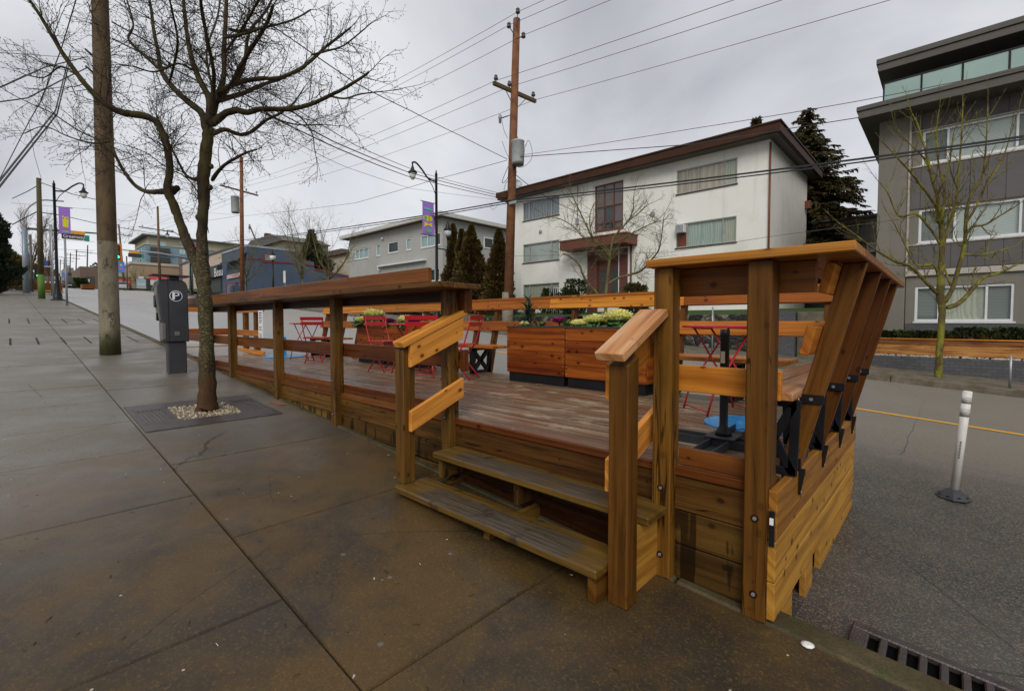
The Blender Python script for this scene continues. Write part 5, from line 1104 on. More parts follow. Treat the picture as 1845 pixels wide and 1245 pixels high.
# bay strips either side of the tall window, down pipe, air conditioner
mb = MB(6); f.box(mb, -15.52, -15.14, 6.2, 9.45, .002, .05); f.box(mb, -13.18, -12.76, 6.2, 9.45, .002, .05); f.box(mb, -15.14, -13.18, 9.2, 9.45, .002, .05); f.box(mb, -15.14, -13.18, 6.2, 6.44, .002, .05); part(BW, mb, 'bay_surround', M_WSTUC)
mb = MB(6); 
for k in range(6): f.box(mb, -17.4 + k * .31, -17.13 + k * .31, 7.0, 9.45, .003, .02)
part(BW, mb, 'siding_panel', M_WSTUC)
mb = MB(7); mb.tube([(xR + .02, yW - .06, 9.3), (xR + .02, yW - .06, 2)], .045, 8); part(BW, mb, 'down_pipe', M_BROWN)
mb = MB(8); f.box(mb, -10.15, -9.72, 5.83, 6.22, -.05, .30); o = part(BW, mb, 'air_conditioner', M_WFRAME, .01); mb = MB(9)
for k in range(8): f.box(mb, -10.13, -9.74, 5.86 + k * .044, 5.885 + k * .044, .301, .312)
part(o, mb, 'grille', M_GREYP, sub=True)
mb = MB(8); f.box(mb, -10.14, -9.70, 5.15, 5.80, -.06, -.055); part(BW, mb, 'window_infill_board', M_BROWN)
# roof slab with rusty fascia
mb = MB(10); mb.bx(xL - .75, xR + .55, yW - .75, 31.6, 9.47, 9.86, 0); mb.bx(xL - .80, xR + .60, yW - .80, 31.65, 9.862, 9.94, 0); part(BW, mb, 'roof', M_FASCIA, .01)
mb = MB(11); mb.bx(xL - .6, xR + .4, yW - .6, 31.4, 9.461, 9.468); part(BW, mb, 'soffit', M_DTRIM)
mb = MB(12); mb.lathe([(.22, 0), (.22, .3), (.3, .32), (.3, .45), (.05, .55)], (-18.5, 25, 9.94), 12); mb.lathe([(.12, 0), (.12, .5), (.16, .52), (.16, .6)], (-14, 26, 9.94), 10); part(BW, mb, 'roof_vent', M_GALV)
for y, z in ((30.2, 7.6), (30.1, 5.25)): mb = MB(13); mb.bx(xR + .002, xR + .28, y - .12, y + .12, z, z + .42); part(BW, mb, 'side_wall_light', M_BROWN)
dsh = pY(930, 333, 22.4); mb = MB(14); mb.tube([(dsh.x, 22.5, 9.9), (dsh.x, 22.5, dsh.z)], .02, 5); q = Vector((dsh.x, 22.45, dsh.z)); ax = Vector((.75, -.55, .35)).normalized(); b1 = ax.orthogonal().normalized(); b2 = ax.cross(b1)
DS = empty('satellite_dish', (dsh.x, 22.5, 9.9), 'small grey satellite dish on the roof edge behind the utility pole', 'satellite dish'); part(DS, mb, 'mast', M_GREYP)
mb = MB(15)
for ring in range(4):
    for k in range(14):
        a, b = 6.283 * k / 14, 6.283 * (k + 1) / 14; r0_, r1_ = .34 * ring / 4, .34 * (ring + 1) / 4; g = lambda r, a: q + b1 * r * math.cos(a) + b2 * r * math.sin(a) + ax * (r * r * .9)
        mb.quad([g(r0_ + .001, a), g(r1_, a), g(r1_, b), g(r0_ + .001, b)], sm=True)
part(DS, mb, 'dish', M_GREYP, fix=False)
# entrance porch
for (sx_, zz_) in ((-19.2, 7.0), (-11.6, 6.9), (-6.9, 4.4)):
    mb = MB(12); f.box(mb, sx_, sx_ + .22, zz_, zz_ + .18, .002, .08); part(BW, mb, 'wall_vent', M_GREYP, .01)
mb = MB(12); f.box(mb, -16.32, -16.18, 7.1, 7.5, .002, .16); mb.tube([(-16.25, yW - .05, 7.5), (-16.25, yW - .05, 9.4)], .025, 6); part(BW, mb, 'meter_box', M_GREYP)
mb = MB(16); mb.bx(-16.68, -12.36, 22.0, yW - .003, 5.50, 5.98, 0); mb.bx(-16.72, -12.32, 21.96, yW - .003, 5.981, 6.06, 0); part(BW, mb, 'entrance_canopy', M_WINRED, .01)
mb = MB(17); mb.bx(-15.5, -14.85, yW - .1, yW + .12, 1.7, 5.40); mb.bx(-13.4, -12.8, yW - .1, yW + .12, 1.7, 5.40); mb.bx(-15.5, -12.8, yW + .125, yW + .25, 1.7, 5.40) ; part(BW, mb, 'entrance_brickwork', M_REDBR)
mb = MB(18); mb.bx(-14.84, -13.41, yW + .05, yW + .11, 2.0, 4.6); o = part(BW, mb, 'entrance_door', M_WINRED, .005)
mb = MB(19); mb.bx(-14.70, -14.2, yW + .03, yW + .048, 2.75, 4.35); mb.bx(-14.02, -13.52, yW + .03, yW + .048, 2.75, 4.35); part(o, mb, 'door_glass', CU_DARK, sub=True)
mb = MB(20); mb.bx(-13.45, -13.40, yW - .12, yW - .1, 2, 5.4); mb.bx(-12.84, -12.74, yW - .16, yW - .11, 1.9, 5.45); part(BW, mb, 'porch_trim', M_WFRAME)
mb = MB(21); mb.tube([(-12.66, yW - .14, 5.5), (-12.66, yW - .14, 1.8)], .05, 8); part(BW, mb, 'porch_pipe', M_BROWN)
# entrance railing
RL = empty('stair_railing', (-16.3, 21.6, 1.8), 'white metal stair railing left of the red entrance door', 'railing'); mb = MB(22)
for k in range(9): mb.tube([(-17.0 + k * .14, 21.5, 1.8), (-17.0 + k * .14, 21.5, 3.3)], .012, 5)
mb.tube([(-17.0, 21.5, 3.3), (-15.88, 21.5, 3.3)], .02, 6); mb.tube([(-17.0, 21.5, 2.4), (-15.88, 21.5, 2.4)], .015, 6); part(RL, mb, 'bars', M_WFRAME)
# ---- retaining walls, steps, lawn edge along the far pavement
def wallthing(name, label, x0, x1, y0, y1, zt, mat, cap=None, cat='wall', rows=0):
    r = empty(name, ((x0 + x1) / 2, y0, gz((x0 + x1) / 2)), label, cat); mb = MB(30); mb.bx(x0, x1, y0, y1, gz(x1) - .3, zt); part(r, mb, 'wall_body', mat, .01)
    if cap: mb = MB(31); mb.bx(x0 - .02, x1 + .02, y0 - .03, y1 + .03, zt + .002, zt + .07); part(r, mb, 'coping', cap, .008)
    return r
xs_ = lambda px: pY(px, 590, 17.5).x
wallthing('stone_wall', 'dark rubble stone retaining wall below the lawn, right of the red steps', xs_(1108), xs_(1398), 17.5, 17.95, 1.64, M_ROCK)
wallthing('stone_wall', 'dark rubble stone retaining wall below the lawn, left of the red steps', xs_(842), xs_(1012), 17.5, 17.95, 1.62, M_ROCK)
wallthing('brick_pier', 'grey brick pier at the end of the stone wall under the lawn', xs_(1400), xs_(1434), 17.3, 17.95, 1.72, M_GREYBR)
wallthing('concrete_wall', 'pale plain concrete wall between the grey brick pier and the timber planter wall', xs_(1436), xs_(1560), 17.5, 17.8, 1.70, M_KERBF)
ST = empty('entrance_steps', ((xs_(1014) + xs_(1106)) / 2, 17.6, gz(-11)), 'dark red painted steps with thin pale nosings through the stone wall', 'steps')
for k in range(6):
    mb = MB(40 + k); z = gz(-11.5) + .02 + k * .155; mb.bx(xs_(1015), xs_(1105), 17.55 + k * .27, 17.83 + k * .27, z - .3, z + .15); o = part(ST, mb, 'step', M_WINRED, .005); mb = MB(); mb.bx(xs_(1015) + .02, xs_(1105) - .02, 17.545 + k * .27, 17.56 + k * .27, z + .125, z + .145); part(o, mb, 'nosing', M_GALV, sub=True)
# path / drive at left beyond road
mb = MB(); mb.bx(-34, -18.4, 17.46, 17.6, 1.0, 1.75); tag(part(empty('low_wall', (-26, 17.5, 1.7), 'long low pale concrete wall along the far pavement below the grey house', 'wall'), mb, 'wall_body', M_KERBF, .01))
# shrubs by the white building
for i, (px, top, Y, rd, lb, m) in enumerate(((991, 521, 21.8, .65, 'clipped green shrub under the lowest left window of the white building', M_HEDGE), (1038, 505, 21.2, .8, 'loose dark leafy shrub left of the entrance railing', M_DKEVG), (1140, 512, 21.6, .6, 'olive shrub right of the red entrance door', M_BUSHR), (1155, 516, 21.9, .4, 'thin shrub at the white pipe beside the entrance', M_BUSHR), (1025, 522, 20.6, .5, 'low green shrub between two others at the foot of the white building', M_HEDGE))):
    b = pY(px, 540, Y); t = pY(px, top, Y).z; clump_tree('shrub', lb, b.x, Y, 1.75, t - 1.75, rd, 500 + i * 3, m, 1500, lambda f: (.5 + f) if f < .5 else max(.15, 1.5 - f), .10, .03, cat='shrub')
# ---- grey apartment house at the right
yG = 22.2; gL, gR = -2.03, 9.5; zg = .3
BG = empty('apartment_building', ((gL + gR) / 2, yG, zg), 'taupe and charcoal apartment building with a glass roof balcony at the right edge', 'building')
f = Fac((0, yG), (1, 0, 0), (0, -1, 0))
gh = [(-.82, 3.6, 6.93, 8.10), (-.86, 3.6, 4.17, 5.36), (-.90, 1.55, 1.40, 2.64), (5, 8, 6.93, 8.1), (5, 8, 4.17, 5.36), (3.2, 6.5, 1.4, 2.64)]
f.wall(BG, -1.16, gR, zg - .4, 8.80, gh, M_TSTUC); body(BG, gL, gR, yG + .001, 36, zg - .4, 8.80, M_TSTUC)
mb = MB(50); mb.bx(gL - .002, -1.18, yG - .12, yG + .06, zg - .4, 8.80); part(BG, mb, 'corner_wall', M_TSTUC)
mb = MB(51); mb.bx(-1.178, -1.12, yG - .16, yG - .002, 3.0, 8.8); part(BG, mb, 'vertical_trim', M_WSTUC if False else plain('beige_trim', (.36, .33, .28), .7))
mb = MB(52)
for (z0, z1) in ((8.13, 8.79), (5.40, 6.85), (3.26, 4.10)): f.box(mb, -1.115, gR, z0, z1, .002, .03)
part(BG, mb, 'charcoal_panels', M_PANEL)
mb = MB(53); f.box(mb, -1.12, gR, 3.02, 3.22, .003, .09); f.box(mb, -1.115, gR, 6.85, 6.90, .003, .06); f.box(mb, -1.115, gR, 4.10, 4.14, .003, .06); f.box(mb, -1.115, gR, 8.10, 8.13, .003, .05); part(BG, mb, 'belt_course', plain('pale_beige_band', (.42, .38, .33), .7))
mb = MB(54); f.box(mb, -1.16, gR, zg - .4, 1.32, .002, .05); part(BG, mb, 'brick_base', M_GREYBR)
f.window(BG, gh[0], (.15, .52, .8), (), M_WFRAME, .075, [CU_GBLIND, CU_BLIND, CU_GBLIND, CU_GBLIND], sill=M_WFRAME)
f.window(BG, gh[1], (.21, .555, .8), (), M_WFRAME, .075, [CU_GBLIND, CU_BLIND, CU_GBLIND, CU_GBLIND], sill=M_WFRAME)
f.window(BG, gh[2], (.26, .74), (), M_WFRAME, .075, [CU_GBLIND, CU_CREAM, CU_GBLIND], sill=M_WFRAME)
for h in gh[3:]: f.window(BG, h, (.3, .7), (), M_WFRAME, .075, [CU_GBLIND, CU_BLIND])
mb = MB(55); mb.bx(gL - .55, gR, yG - 1.0, 36.3, 8.72, 8.98, 0); mb.bx(gL - .60, gR, yG - 1.05, 36.35, 8.985, 9.14, 0); part(BG, mb, 'eave', M_DTRIM, .01)
mb = MB(56); mb.bx(-1.86, gR, 23.6, 35.6, 9.14, 10.62); part(BG, mb, 'penthouse_wall', M_DTRIM)
mb = MB(57); mb.bx(-2.12, gR, 21.9, 36, 10.50, 10.75, 0); mb.bx(-2.16, gR, 21.85, 36.05, 10.754, 10.94, 0); part(BG, mb, 'upper_roof', M_DTRIM, .01)
mb = MB(58); gy = 21.55
for x in (-1.92, -.90, .12, 1.18, 2.3, 3.4): mb.bx(x, x + .045, gy, gy + .045, 9.142, 9.86)
mb.bx(-1.92, 6, gy - .005, gy + .05, 9.862, 9.91); mb.bx(-1.92, -1.875, gy + .05, 23.59, 9.862, 9.91); o = part(BG, mb, 'balcony_rail', M_BLACK)
for a, b in ((-1.87, -.905), (-.85, .115), (.17, 1.175), (1.23, 2.295), (2.35, 3.395)):
    mb = MB(59); mb.bx(a, b, gy + .018, gy + .026, 9.17, 9.855); part(o, mb, 'glass_panel', M_BALC, sub=True)
# low roof block between white and taupe buildings
BX = empty('garage_building', (-4.2, 33, 2), 'low taupe flat-roofed block behind, between the white and the taupe buildings', 'building'); mb = MB(60)
a = pY(1453, 405, 33); b = pY(1590, 392, 33); mb.bx(a.x - 3, b.x + 2, 33, 40, 1, a.z); part(BX, mb, 'walls', M_TSTUC); mb = MB(61); mb.bx(a.x - 3.1, b.x + 2.1, 32.8, 40, a.z + .002, a.z + .12); part(BX, mb, 'roof', M_DTRIM)
fw = Fac((0, 32.99), (1, 0, 0), (0, -1, 0)); q0, q1 = pY(1562, 455, 33), pY(1585, 437, 33); fw.window(BX, (q0.x, q1.x + .8, q0.z, q1.z), (.5,), (), M_WFRAME, .06, [CU_GREY], rev=-.07)
# planted timber wall in front of the taupe building
PW = empty('timber_retaining_wall', (1, 17.2, .2), 'low reddish stained timber planter wall on a grey brick base along the far pavement', 'wall')
x0_, x1_ = pY(1563, 620, 17.2).x, 6
mb = MB(62)
for k in range(3): mb.bx(x0_, x1_, 17.2, 17.24, .46 + k * .145, .60 + k * .145, 0)
part(PW, mb, 'boards', wood('stained_wall_boards', (.40, .19, .06), (.22, .075, .022), .5, .5, .6, stain=(.13, .04, .014), stamt=.9), .004)
mb = MB(63); mb.bx(x0_ - .02, x1_, 17.16, 17.42, .895, .925, 0); part(PW, mb, 'cap_board', W_RAIL, .004); mb = MB(); mb.bx(x0_, x1_, 17.25, 17.9, -.3, .86); part(PW, mb, 'soil', M_EARTH)
mb = MB(64); mb.bx(x0_ - .1, x1_, 17.05, 17.195, -.4, .42); part(PW, mb, 'brick_base', M_GREYBR, .01)
mb = MB(65); r = mb.r
for i in range(420):
    x = r.uniform(x0_, 4); s = r.uniform(.02, .045); mb.lathe([(s * .7, 0), (s, s * .5), (s * .5, s)], (x, r.uniform(17.06, 17.18), .42), 6, r.random(), False)
mb.build('pebbles', plain('white_pebbles', (.42, .40, .36), .7), kind='stuff', label='white pebbles lining the top of the grey brick base', cat='pebbles', fix=False)
for i, px in enumerate((1603, 1633, 1660, 1690, 1742, 1783, 1815, 1835)):
    b = pY(px, 610, 17.6); nm = ['leftmost small dark shrub in the timber planter wall, behind the end bench studs', 'second small dark shrub from the left in the timber planter wall', 'third small dark shrub from the left, left of the mossy trunk', 'small dark shrub directly behind the mossy tree trunk', 'small shrub with orange tips just right of the mossy trunk', 'second shrub with orange tips right of the mossy trunk', 'shrub near the right edge of the timber planter wall', 'rightmost shrub in the timber planter wall, at the picture edge'][i]
    clump_tree('small_shrub', nm, b.x, 17.6, .86, .24 + .10 * (i > 3), .26, 560 + i * 3, M_HEDGE if i % 2 else M_DKEVG, 420, lambda f: (.6 + f) if f < .5 else max(.2, 1.6 - f), .07, .012, 'shrubs in the timber planter wall', cat='shrub')
# ---- light grey house with white trim
yH = 23.2; hL, hR = -43.6, -28.98; zh = 1.9
BH = empty('grey_house', ((hL + hR) / 2, yH, zh), 'light grey stucco two-storey building with white framed windows behind the columnar cedars', 'building')
f = Fac((0, yH), (1, 0, 0), (0, -1, 0)); hh = [(-42.5, -40.0, 7.39, 8.34), (-38.65, -37.95, 7.38, 8.42), (-36.7, -35.1, 7.43, 8.38), (-33.9, -33.2, 7.42, 8.42), (-31.85, -29.25, 7.38, 8.38), (-30.6, -29.4, 4.6, 5.6), (-42.0, -40, 4.4, 5.5)]
f.wall(BH, hL, hR, zh, 9.45, hh, M_GSTUC); body(BH, hL, hR, yH, 31, zh, 9.45, M_GSTUC)
for h, m, c in zip(hh, ((.3, .64), (), (), (), (.35, .72), (.5,), (.5,)), ([CU_TEAL], [CU_TEAL], [CU_DARK], [CU_TEAL], [CU_TEAL, CU_TEAL, CU_DARK], [CU_DARK], [CU_TEAL])): f.window(BH, h, m, (), M_WFRAME, .08, c, sill=M_WFRAME)
mb = MB(70); mb.bx(hL - .7, hR + .6, yH - .7, 31.6, 9.46, 9.78, 0); o = part(BH, mb, 'roof', plain('white_fascia', (.50, .50, .46), .6), .01); mb = MB(71); mb.bx(hL - .5, hR + .4, yH - .5, 31.4, 9.455, 9.459); part(o, mb, 'soffit', M_BROWN, sub=True)
fs = Fac((hR, 0), (0, 1, 0), (1, 0, 0)); 
sp_ = (27.6, 29.7, 7.6, 8.55); mb = MB(72); fs.box(mb, sp_[0], sp_[1], sp_[2], sp_[3], .003, .05); o = part(BH, mb, 'window', M_WFRAME); mb = MB(73); fs.box(mb, sp_[0] + .1, (sp_[0] + sp_[1]) / 2 - .04, sp_[2] + .1, sp_[3] - .1, .051, .055); part(o, mb, 'pane', CU_DARK, sub=True); mb = MB(74); fs.box(mb, (sp_[0] + sp_[1]) / 2 + .04, sp_[1] - .1, sp_[2] + .1, sp_[3] - .1, .051, .055); part(o, mb, 'pane', CU_GREY, sub=True)
mb = MB(75); f.box(mb, -38, -31, 6.30, 6.42, .003, .35); f.box(mb, -38, -37.9, 6.0, 6.3, .003, .30); part(BH, mb, 'door_canopy', M_WFRAME)
mb = MB(76); mb.lathe([(.12, -.02), (.14, .08), (.08, .16)], (-37.45, yH - .1, 8.75), 8); part(BH, mb, 'wall_lamp', M_WFRAME)
SH = empty('shed', (pY(880, 540, 21).x, 21, 1.7), 'small shed with a grey slatted roof between the cedars and the utility pole', 'shed'); q = pY(877, 545, 21); mb = MB(77); mb.bx(q.x - .9, q.x + .9, 21, 23, 1.6, 2.6); part(SH, mb, 'walls', M_GSTUC); mb = MB(78)
for k in range(6): mb.bx(q.x - 1.05, q.x + 1.05, 20.8 + k * .2, 21.02 + k * .2, 2.62 + k * .075, 2.68 + k * .075)
part(SH, mb, 'roof', M_GREYP, .01)
# ---- blue shop with long side wall, and the dark shop beside it
xB = -57; yS = 18.2; zb = gz(xB)
BB = empty('blue_shop', (xB - 4, yS, zb), 'slate blue shop with red trim, a pink shop sign and a long plain side wall', 'building')
M_SLATE = m_stucco('slate_blue_stucco', (.085, .115, .165), (.05, .07, .10), .4); M_SLATE2 = m_stucco('dark_slate_stucco', (.05, .07, .095), (.035, .045, .06), .3)
M_REDT = plain('dark_red_trim', (.22, .03, .04), .5)
zt = pY(444, 443, yS).z; zr = pY(444, 470, yS).z
pts = []
def zat(py, px): p = pX(px, py, xB); return p.y, p.z
ys = [yS] + [pX(px, 500, xB).y for px in (534, 545, 566, 628)]; ztop = zt
mb = MB(80); prof = [(xB, yS, zb - 1), (xB, ys[4], zb - 1), (xB, ys[4], zat(496, 628)[1]), (xB, ys[3], zat(484, 566)[1]), (xB, ys[3], zat(472, 566)[1]), (xB, ys[1], zat(467, 534)[1]), (xB, ys[1], zt), (xB, yS, zt)]
mb.prism(prof, (-9, 0, 0)); part(BB, mb, 'walls', M_SLATE)
mb = MB(81); mb.bx(xB + .003, xB + .05, yS - .05, ys[1], zt - .1, zt + .12); mb.bx(xB - 9, xB + .05, yS - .06, yS - .003, zt - .1, zt + .12); part(BB, mb, 'parapet_cap', plain('pale_blue_flashing', (.30, .34, .38), .5))
mb = MB(82)
for (p, q) in (((445, 466), (470, 466)), ((470, 471), (534, 474)), ((548, 476), (566, 479)), ((566, 485), (628, 499))):
    a, b = pX(*p, xB + .03), pX(*q, xB + .03); mb.bar(a, b, .10, .16)
part(BB, mb, 'red_trim', M_REDT)
mb = MB(83); a, b = pX(475, 470, xB), pX(492, 459, xB); mb.bx(xB + .003, xB + .10, a.y, b.y, a.z, b.z); o = part(BB, mb, 'side_vent', M_REDT); mb = MB(84)
for k in range(5): z = a.z + .1 + (b.z - a.z - .2) * k / 5; mb.bx(xB + .101, xB + .13, a.y + .12, b.y - .12, z, z + (b.z - a.z) / 9)
part(o, mb, 'louvres', M_GREYP, sub=True)
fS = Fac((0, yS), (1, 0, 0), (0, -1, 0))
a, b = pY(408, 503, yS - .2), pY(436, 492, yS - .2); mb = MB(85); mb.bx(a.x, b.x, yS - .16, yS - .002, a.z, b.z + .1); o = part(BB, mb, 'shop_sign', plain('pale_pink_sign', (.55, .38, .40), .6)); 
o2 = lettering(o, 'ROYAL CITY FIRE SUP', (b.z - a.z) * .55, ((a.x + b.x) / 2, yS - .17, (a.z + b.z) / 2 + .05), (1, 0, 0), (0, 0, 1), M_REDT, 'sign_lettering', True, sx=.95)
a, b = pY(408, 530, yS), pY(437, 506, yS); fS2 = Fac((0, yS - .06), (1, 0, 0), (0, -1, 0)); fS2.window(BB, (a.x, b.x, zb + .5, b.z), (.45,), (), M_REDT, .12, [CU_BLIND, CU_DARK], rev=.04)
mb = MB(86); a, b = pY(400, 470, yS - .6), pY(443, 462, yS - .6); mb.prism([(a.x, yS - .9, a.z - .5), (xB - .1, yS - .9, a.z - .5), (xB - .1, yS - .02, a.z + .4), (a.x, yS - .02, a.z + .4)], (0, .02, .12)); part(BB, mb, 'front_canopy', M_SLATE2)
# dark shop
xD0, xD1 = -76, -66.2
BD = empty('dark_shop', (-71, yS, gz(-71)), 'dark charcoal shop with white letters on its fascia beside the blue shop', 'building')
zs = pY(392, 480, yS).z; mb = MB(87); mb.bx(xD0, xD1, yS, 40, gz(-71) - 1, zs + .2); part(BD, mb, 'walls', plain('charcoal_render', (.028, .030, .034), .6)); mb = MB(88); mb.bx(xD0 - .1, xD1 + .1, yS - .5, yS - .002, pY(392, 500, yS).z, zs); o = part(BD, mb, 'fascia', plain('charcoal_fascia', (.04, .042, .047), .5))
pL, pR_ = pY(383, 493, yS - .55), pY(405, 493, yS - .55); lettering(o, 'Beau', 1.5, ((pL.x + pR_.x) / 2 - .2, yS - .52, pL.z), (1, 0, 0), (0, 0, 1), M_WHT, 'sign_lettering', True, sx=1.2)
mb = MB(89); mb.bx(xD0 + .3, xD1 - .3, yS - .05, yS - .002, gz(-71) + .3, pY(392, 502, yS).z); part(BD, mb, 'shop_front', CU_DARK)
# pale block above the dark shop
BPX = empty('pale_building', (-72, 27, 5), 'pale peach flat building with a mauve end wall rising behind the dark shop', 'building'); a, b = pY(322, 470, 27), pY(430, 470, 27); mb = MB(90); mb.bx(a.x, b.x, 27, 40, 3, pY(380, 460, 27).z); part(BPX, mb, 'walls', plain('peach_render', (.50, .40, .32), .8)); mb = MB(91); mb.bx(a.x - .02, a.x + 3.2, 26.9, 26.995, 3, pY(322, 463, 27).z); part(BPX, mb, 'mauve_wall', plain('mauve_render', (.16, .10, .10), .8))
mb = MB(92); mb.bx(a.x - .2, b.x + .2, 26.8, 40.2, pY(380, 460, 27).z + .01, pY(380, 460, 27).z + .35); part(BPX, mb, 'roof', M_DTRIM)
# gabled house roofs behind the blue shop
def gable(name, label, px0, px1, pytop, pybot, Y, mr, mw, chim=None):
    a, b, t = pY(px0, pybot, Y), pY(px1, pybot, Y), pY((px0 + px1) / 2, pytop, Y); r = empty(name, ((a.x + b.x) / 2, Y, 3), label, 'house'); mb = MB(93); mb.bx(a.x + .4, b.x - .4, Y, Y + 8, 2, a.z); part(r, mb, 'walls', mw)
    mb = MB(94); mb.prism([(a.x, Y - .5, a.z), (b.x, Y - .5, a.z), (b.x - .25 * (b.x - a.x), Y - .5, t.z), (a.x + .25 * (b.x - a.x), Y - .5, t.z)], (0, 9, 0)); o = part(r, mb, 'roof', mr)
    if chim: c = pY(*chim, Y + 2); mb = MB(95); mb.bx(c.x - .5, c.x + .5, Y + 1.6, Y + 2.6, t.z - .6, c.z); part(o, mb, 'chimney', M_REDBR, sub=True)
    return r
gable('gabled_house', 'house with a brown shingle roof and a brick chimney behind the blue shop', 440, 515, 428, 455, 34, M_DTRIM, M_TSTUC, (481, 421))
gable('gabled_house', 'cream house with layered brown roof edges left of the grey house', 570, 640, 452, 468, 33, plain('brown_shingles', (.11, .08, .06), .8), plain('cream_siding', (.45, .40, .30), .8))
# ---- blue and cream apartment block past the crossing
def cube_block(root, name, pa, pb, Yf, depth, zt, zb_, mat): 
    mb = MB(96); mb.bx(pa, pb, Yf, Yf + depth, zb_, zt); return part(root, mb, name, mat)
YA = 30.0; xa1 = pY(262, 450, YA).x; BA = empty('blue_apartment_block', (xa1 - 10, YA, 6), 'teal blue and cream four-storey apartment block with balconies beyond the crossing', 'building')
M_TEALW = plain('teal_blue_siding', (.17, .27, .32), .7, var=.06); M_CREAMW = plain('cream_upper_wall', (.46, .42, .31), .7, var=.06)
ztA = pY(262, 424, YA).z; zmA = pY(262, 441, YA).z; 
cube_block(BA, 'lower_walls', xa1 - 24, xa1, YA, 38, zmA, 4, M_TEALW); cube_block(BA, 'upper_walls', xa1 - 23, xa1 - .8, YA + .8, 36, ztA, zmA + .01, M_CREAMW)
mb = MB(97); mb.bx(xa1 - 24.5, xa1 + .7, YA - .8, YA + 38.6, ztA + .01, ztA + .5); mb.bx(xa1 - 24, xa1 + .1, YA - .12, YA + 38.1, zmA + .01, zmA + .12); part(BA, mb, 'roof', plain('dark_grey_roof_edge', (.11, .105, .10), .6))
hgt = (ztA - zmA)
def wpan(face, a, b, z0, z1, name='window', mat=None, fm=None):
    mb = MB(98)
    if face == 'x': mb.bx(xa1 + .003, xa1 + .09, a, b, z0, z1)
    else: mb.bx(a, b, YA - .09, YA - .003, z0, z1)
    o = part(BA, mb, name, fm or M_WFRAME); mb = MB(99)
    if face == 'x': mb.bx(xa1 + .091, xa1 + .10, a + .15, b - .15, z0 + .15, z1 - .15)
    else: mb.bx(a + .15, b - .15, YA - .10, YA - .091, z0 + .15, z1 - .15)
    part(o, mb, 'pane', mat or CU_TEAL, sub=True)
for fl in range(3):
    z = zmA - 1.9 - fl * 3.1
    for y in (YA + 9, YA + 20, YA + 27): wpan('x', y, y + 1.5, z, z + 1.3)
    wpan('x', YA + 31.5, YA + 36, z, z + 1.3)
    for x in (xa1 - 22, xa1 - 17.5, xa1 - 13, xa1 - 8.5): wpan('y', x, x + 2.4, z - .3, z + 1.4, mat=CU_DARK)
    # recessed corner balconies
    mb = MB(100); mb.bx(xa1 + .01, xa1 + .12, YA + 1.2, YA + 6.4, z - .7, z + 1.4); o = part(BA, mb, 'balcony_recess', CU_DARK); mb = MB(101)
    for k in range(18): mb.bx(xa1 + .5, xa1 + .56, YA + .9 + k * .33, YA + .98 + k * .33, z - .75, z + .35)
    mb.bx(xa1 + .45, xa1 + .6, YA + .6, YA + 6.9, z + .35, z + .45); mb.bx(xa1 + .01, xa1 + .7, YA + .6, YA + 6.9, z - .95, z - .75); part(o, mb, 'balcony_railing', M_DTRIM, sub=True)
mb = MB(102); mb.bx(xa1 - .78, xa1 - .7, YA + 4, YA + 5.6, zmA + .1, zmA + 1.6 if hgt > 1.8 else ztA - .2); mb.bx(xa1 - .78, xa1 - .7, YA + 9, YA + 16, zmA + hgt * .55, zmA + hgt * .85); mb.bx(xa1 - .78, xa1 - .7, YA + 27, YA + 31, zmA + hgt * .2, zmA + hgt * .9); part(BA, mb, 'upper_windows', CU_TEAL)
# tan shop building with red awnings
yT = 18.4; xT = pY(238, 500, yT).x; BT = empty('tan_shops', (xT - 8, yT, gz(xT)), 'tan flat-roofed shops with red awnings beyond the crossing', 'building'); 
mb = MB(103); mb.bx(xT - 22, xT, yT, yT + 22, 4, pX(300, 480, xT).z); part(BT, mb, 'walls', plain('tan_render', (.33, .25, .165), .8)); mb = MB(104); mb.bx(xT - 22.2, xT + .2, yT - .2, yT + 22.2, pX(300, 480, xT).z + .01, pX(300, 478, xT).z + .3); part(BT, mb, 'roof_edge', plain('cream_coping', (.46, .42, .34), .7))
a = pX(270, 505, xT); mb = MB(105)
for (p0, p1, y0, y1) in ((270, 300, 492, 512), (302, 332, 494, 510)):
    if p0 > 300: continue
    q0, q1 = pX(p0, y0, xT), pX(p1, y1, xT); mb.prism([(xT + .01, q0.y, q0.z), (xT + .01, q0.y, q1.z), (xT + 1.4, q0.y, q1.z)], (0, q1.y - q0.y, 0))
part(BT, mb, 'awning', plain('red_awning_cloth', (.50, .06, .045), .7))
mb = MB(106)
for k in range(4): mb.bx(xT - 19 + k * 5, xT - 16 + k * 5, yT - .06, yT - .003, gz(xT) + .4, gz(xT) + 3)
for k in range(4): mb.bx(xT + .003, xT + .06, yT + 1.5 + k * 4.5, yT + 4.5 + k * 4.5, gz(xT) + .4, gz(xT) + 2.7)
part(BT, mb, 'shop_windows', CU_DARK)
# tall far blocks
def farblock(name, label, px0, px1, pytop, Y, x, mat, wins=True):
    a = pX(px0, 520, x); r = empty(name, (x, a.y, gz(x)), label, 'building'); b = pX(px1, 520, x); z = pX(px0, pytop, x).z; mb = MB(110); mb.bx(x - 18, x, a.y, b.y, gz(x) - 1, z); part(r, mb, 'walls', mat)
    if wins:
        mb = MB(111); n = max(2, int((z - gz(x)) / 3.2)); m = max(1, int((b.y - a.y) / 3.2))
        for i in range(n):
            for j in range(m): yy = a.y + (j + .3) * (b.y - a.y) / m; zz = gz(x) + 1 + i * 3.1; mb.bx(x + .003, x + .06, yy, yy + 1.4, zz, zz + 1.5) if zz + 1.7 < z else None
        part(r, mb, 'windows', CU_DARK)
    return r
farblock('far_building', 'brown building on the right side of the far street behind the poles', 145, 176, 480, 0, -130, plain('brown_render', (.14, .10, .075), .8))
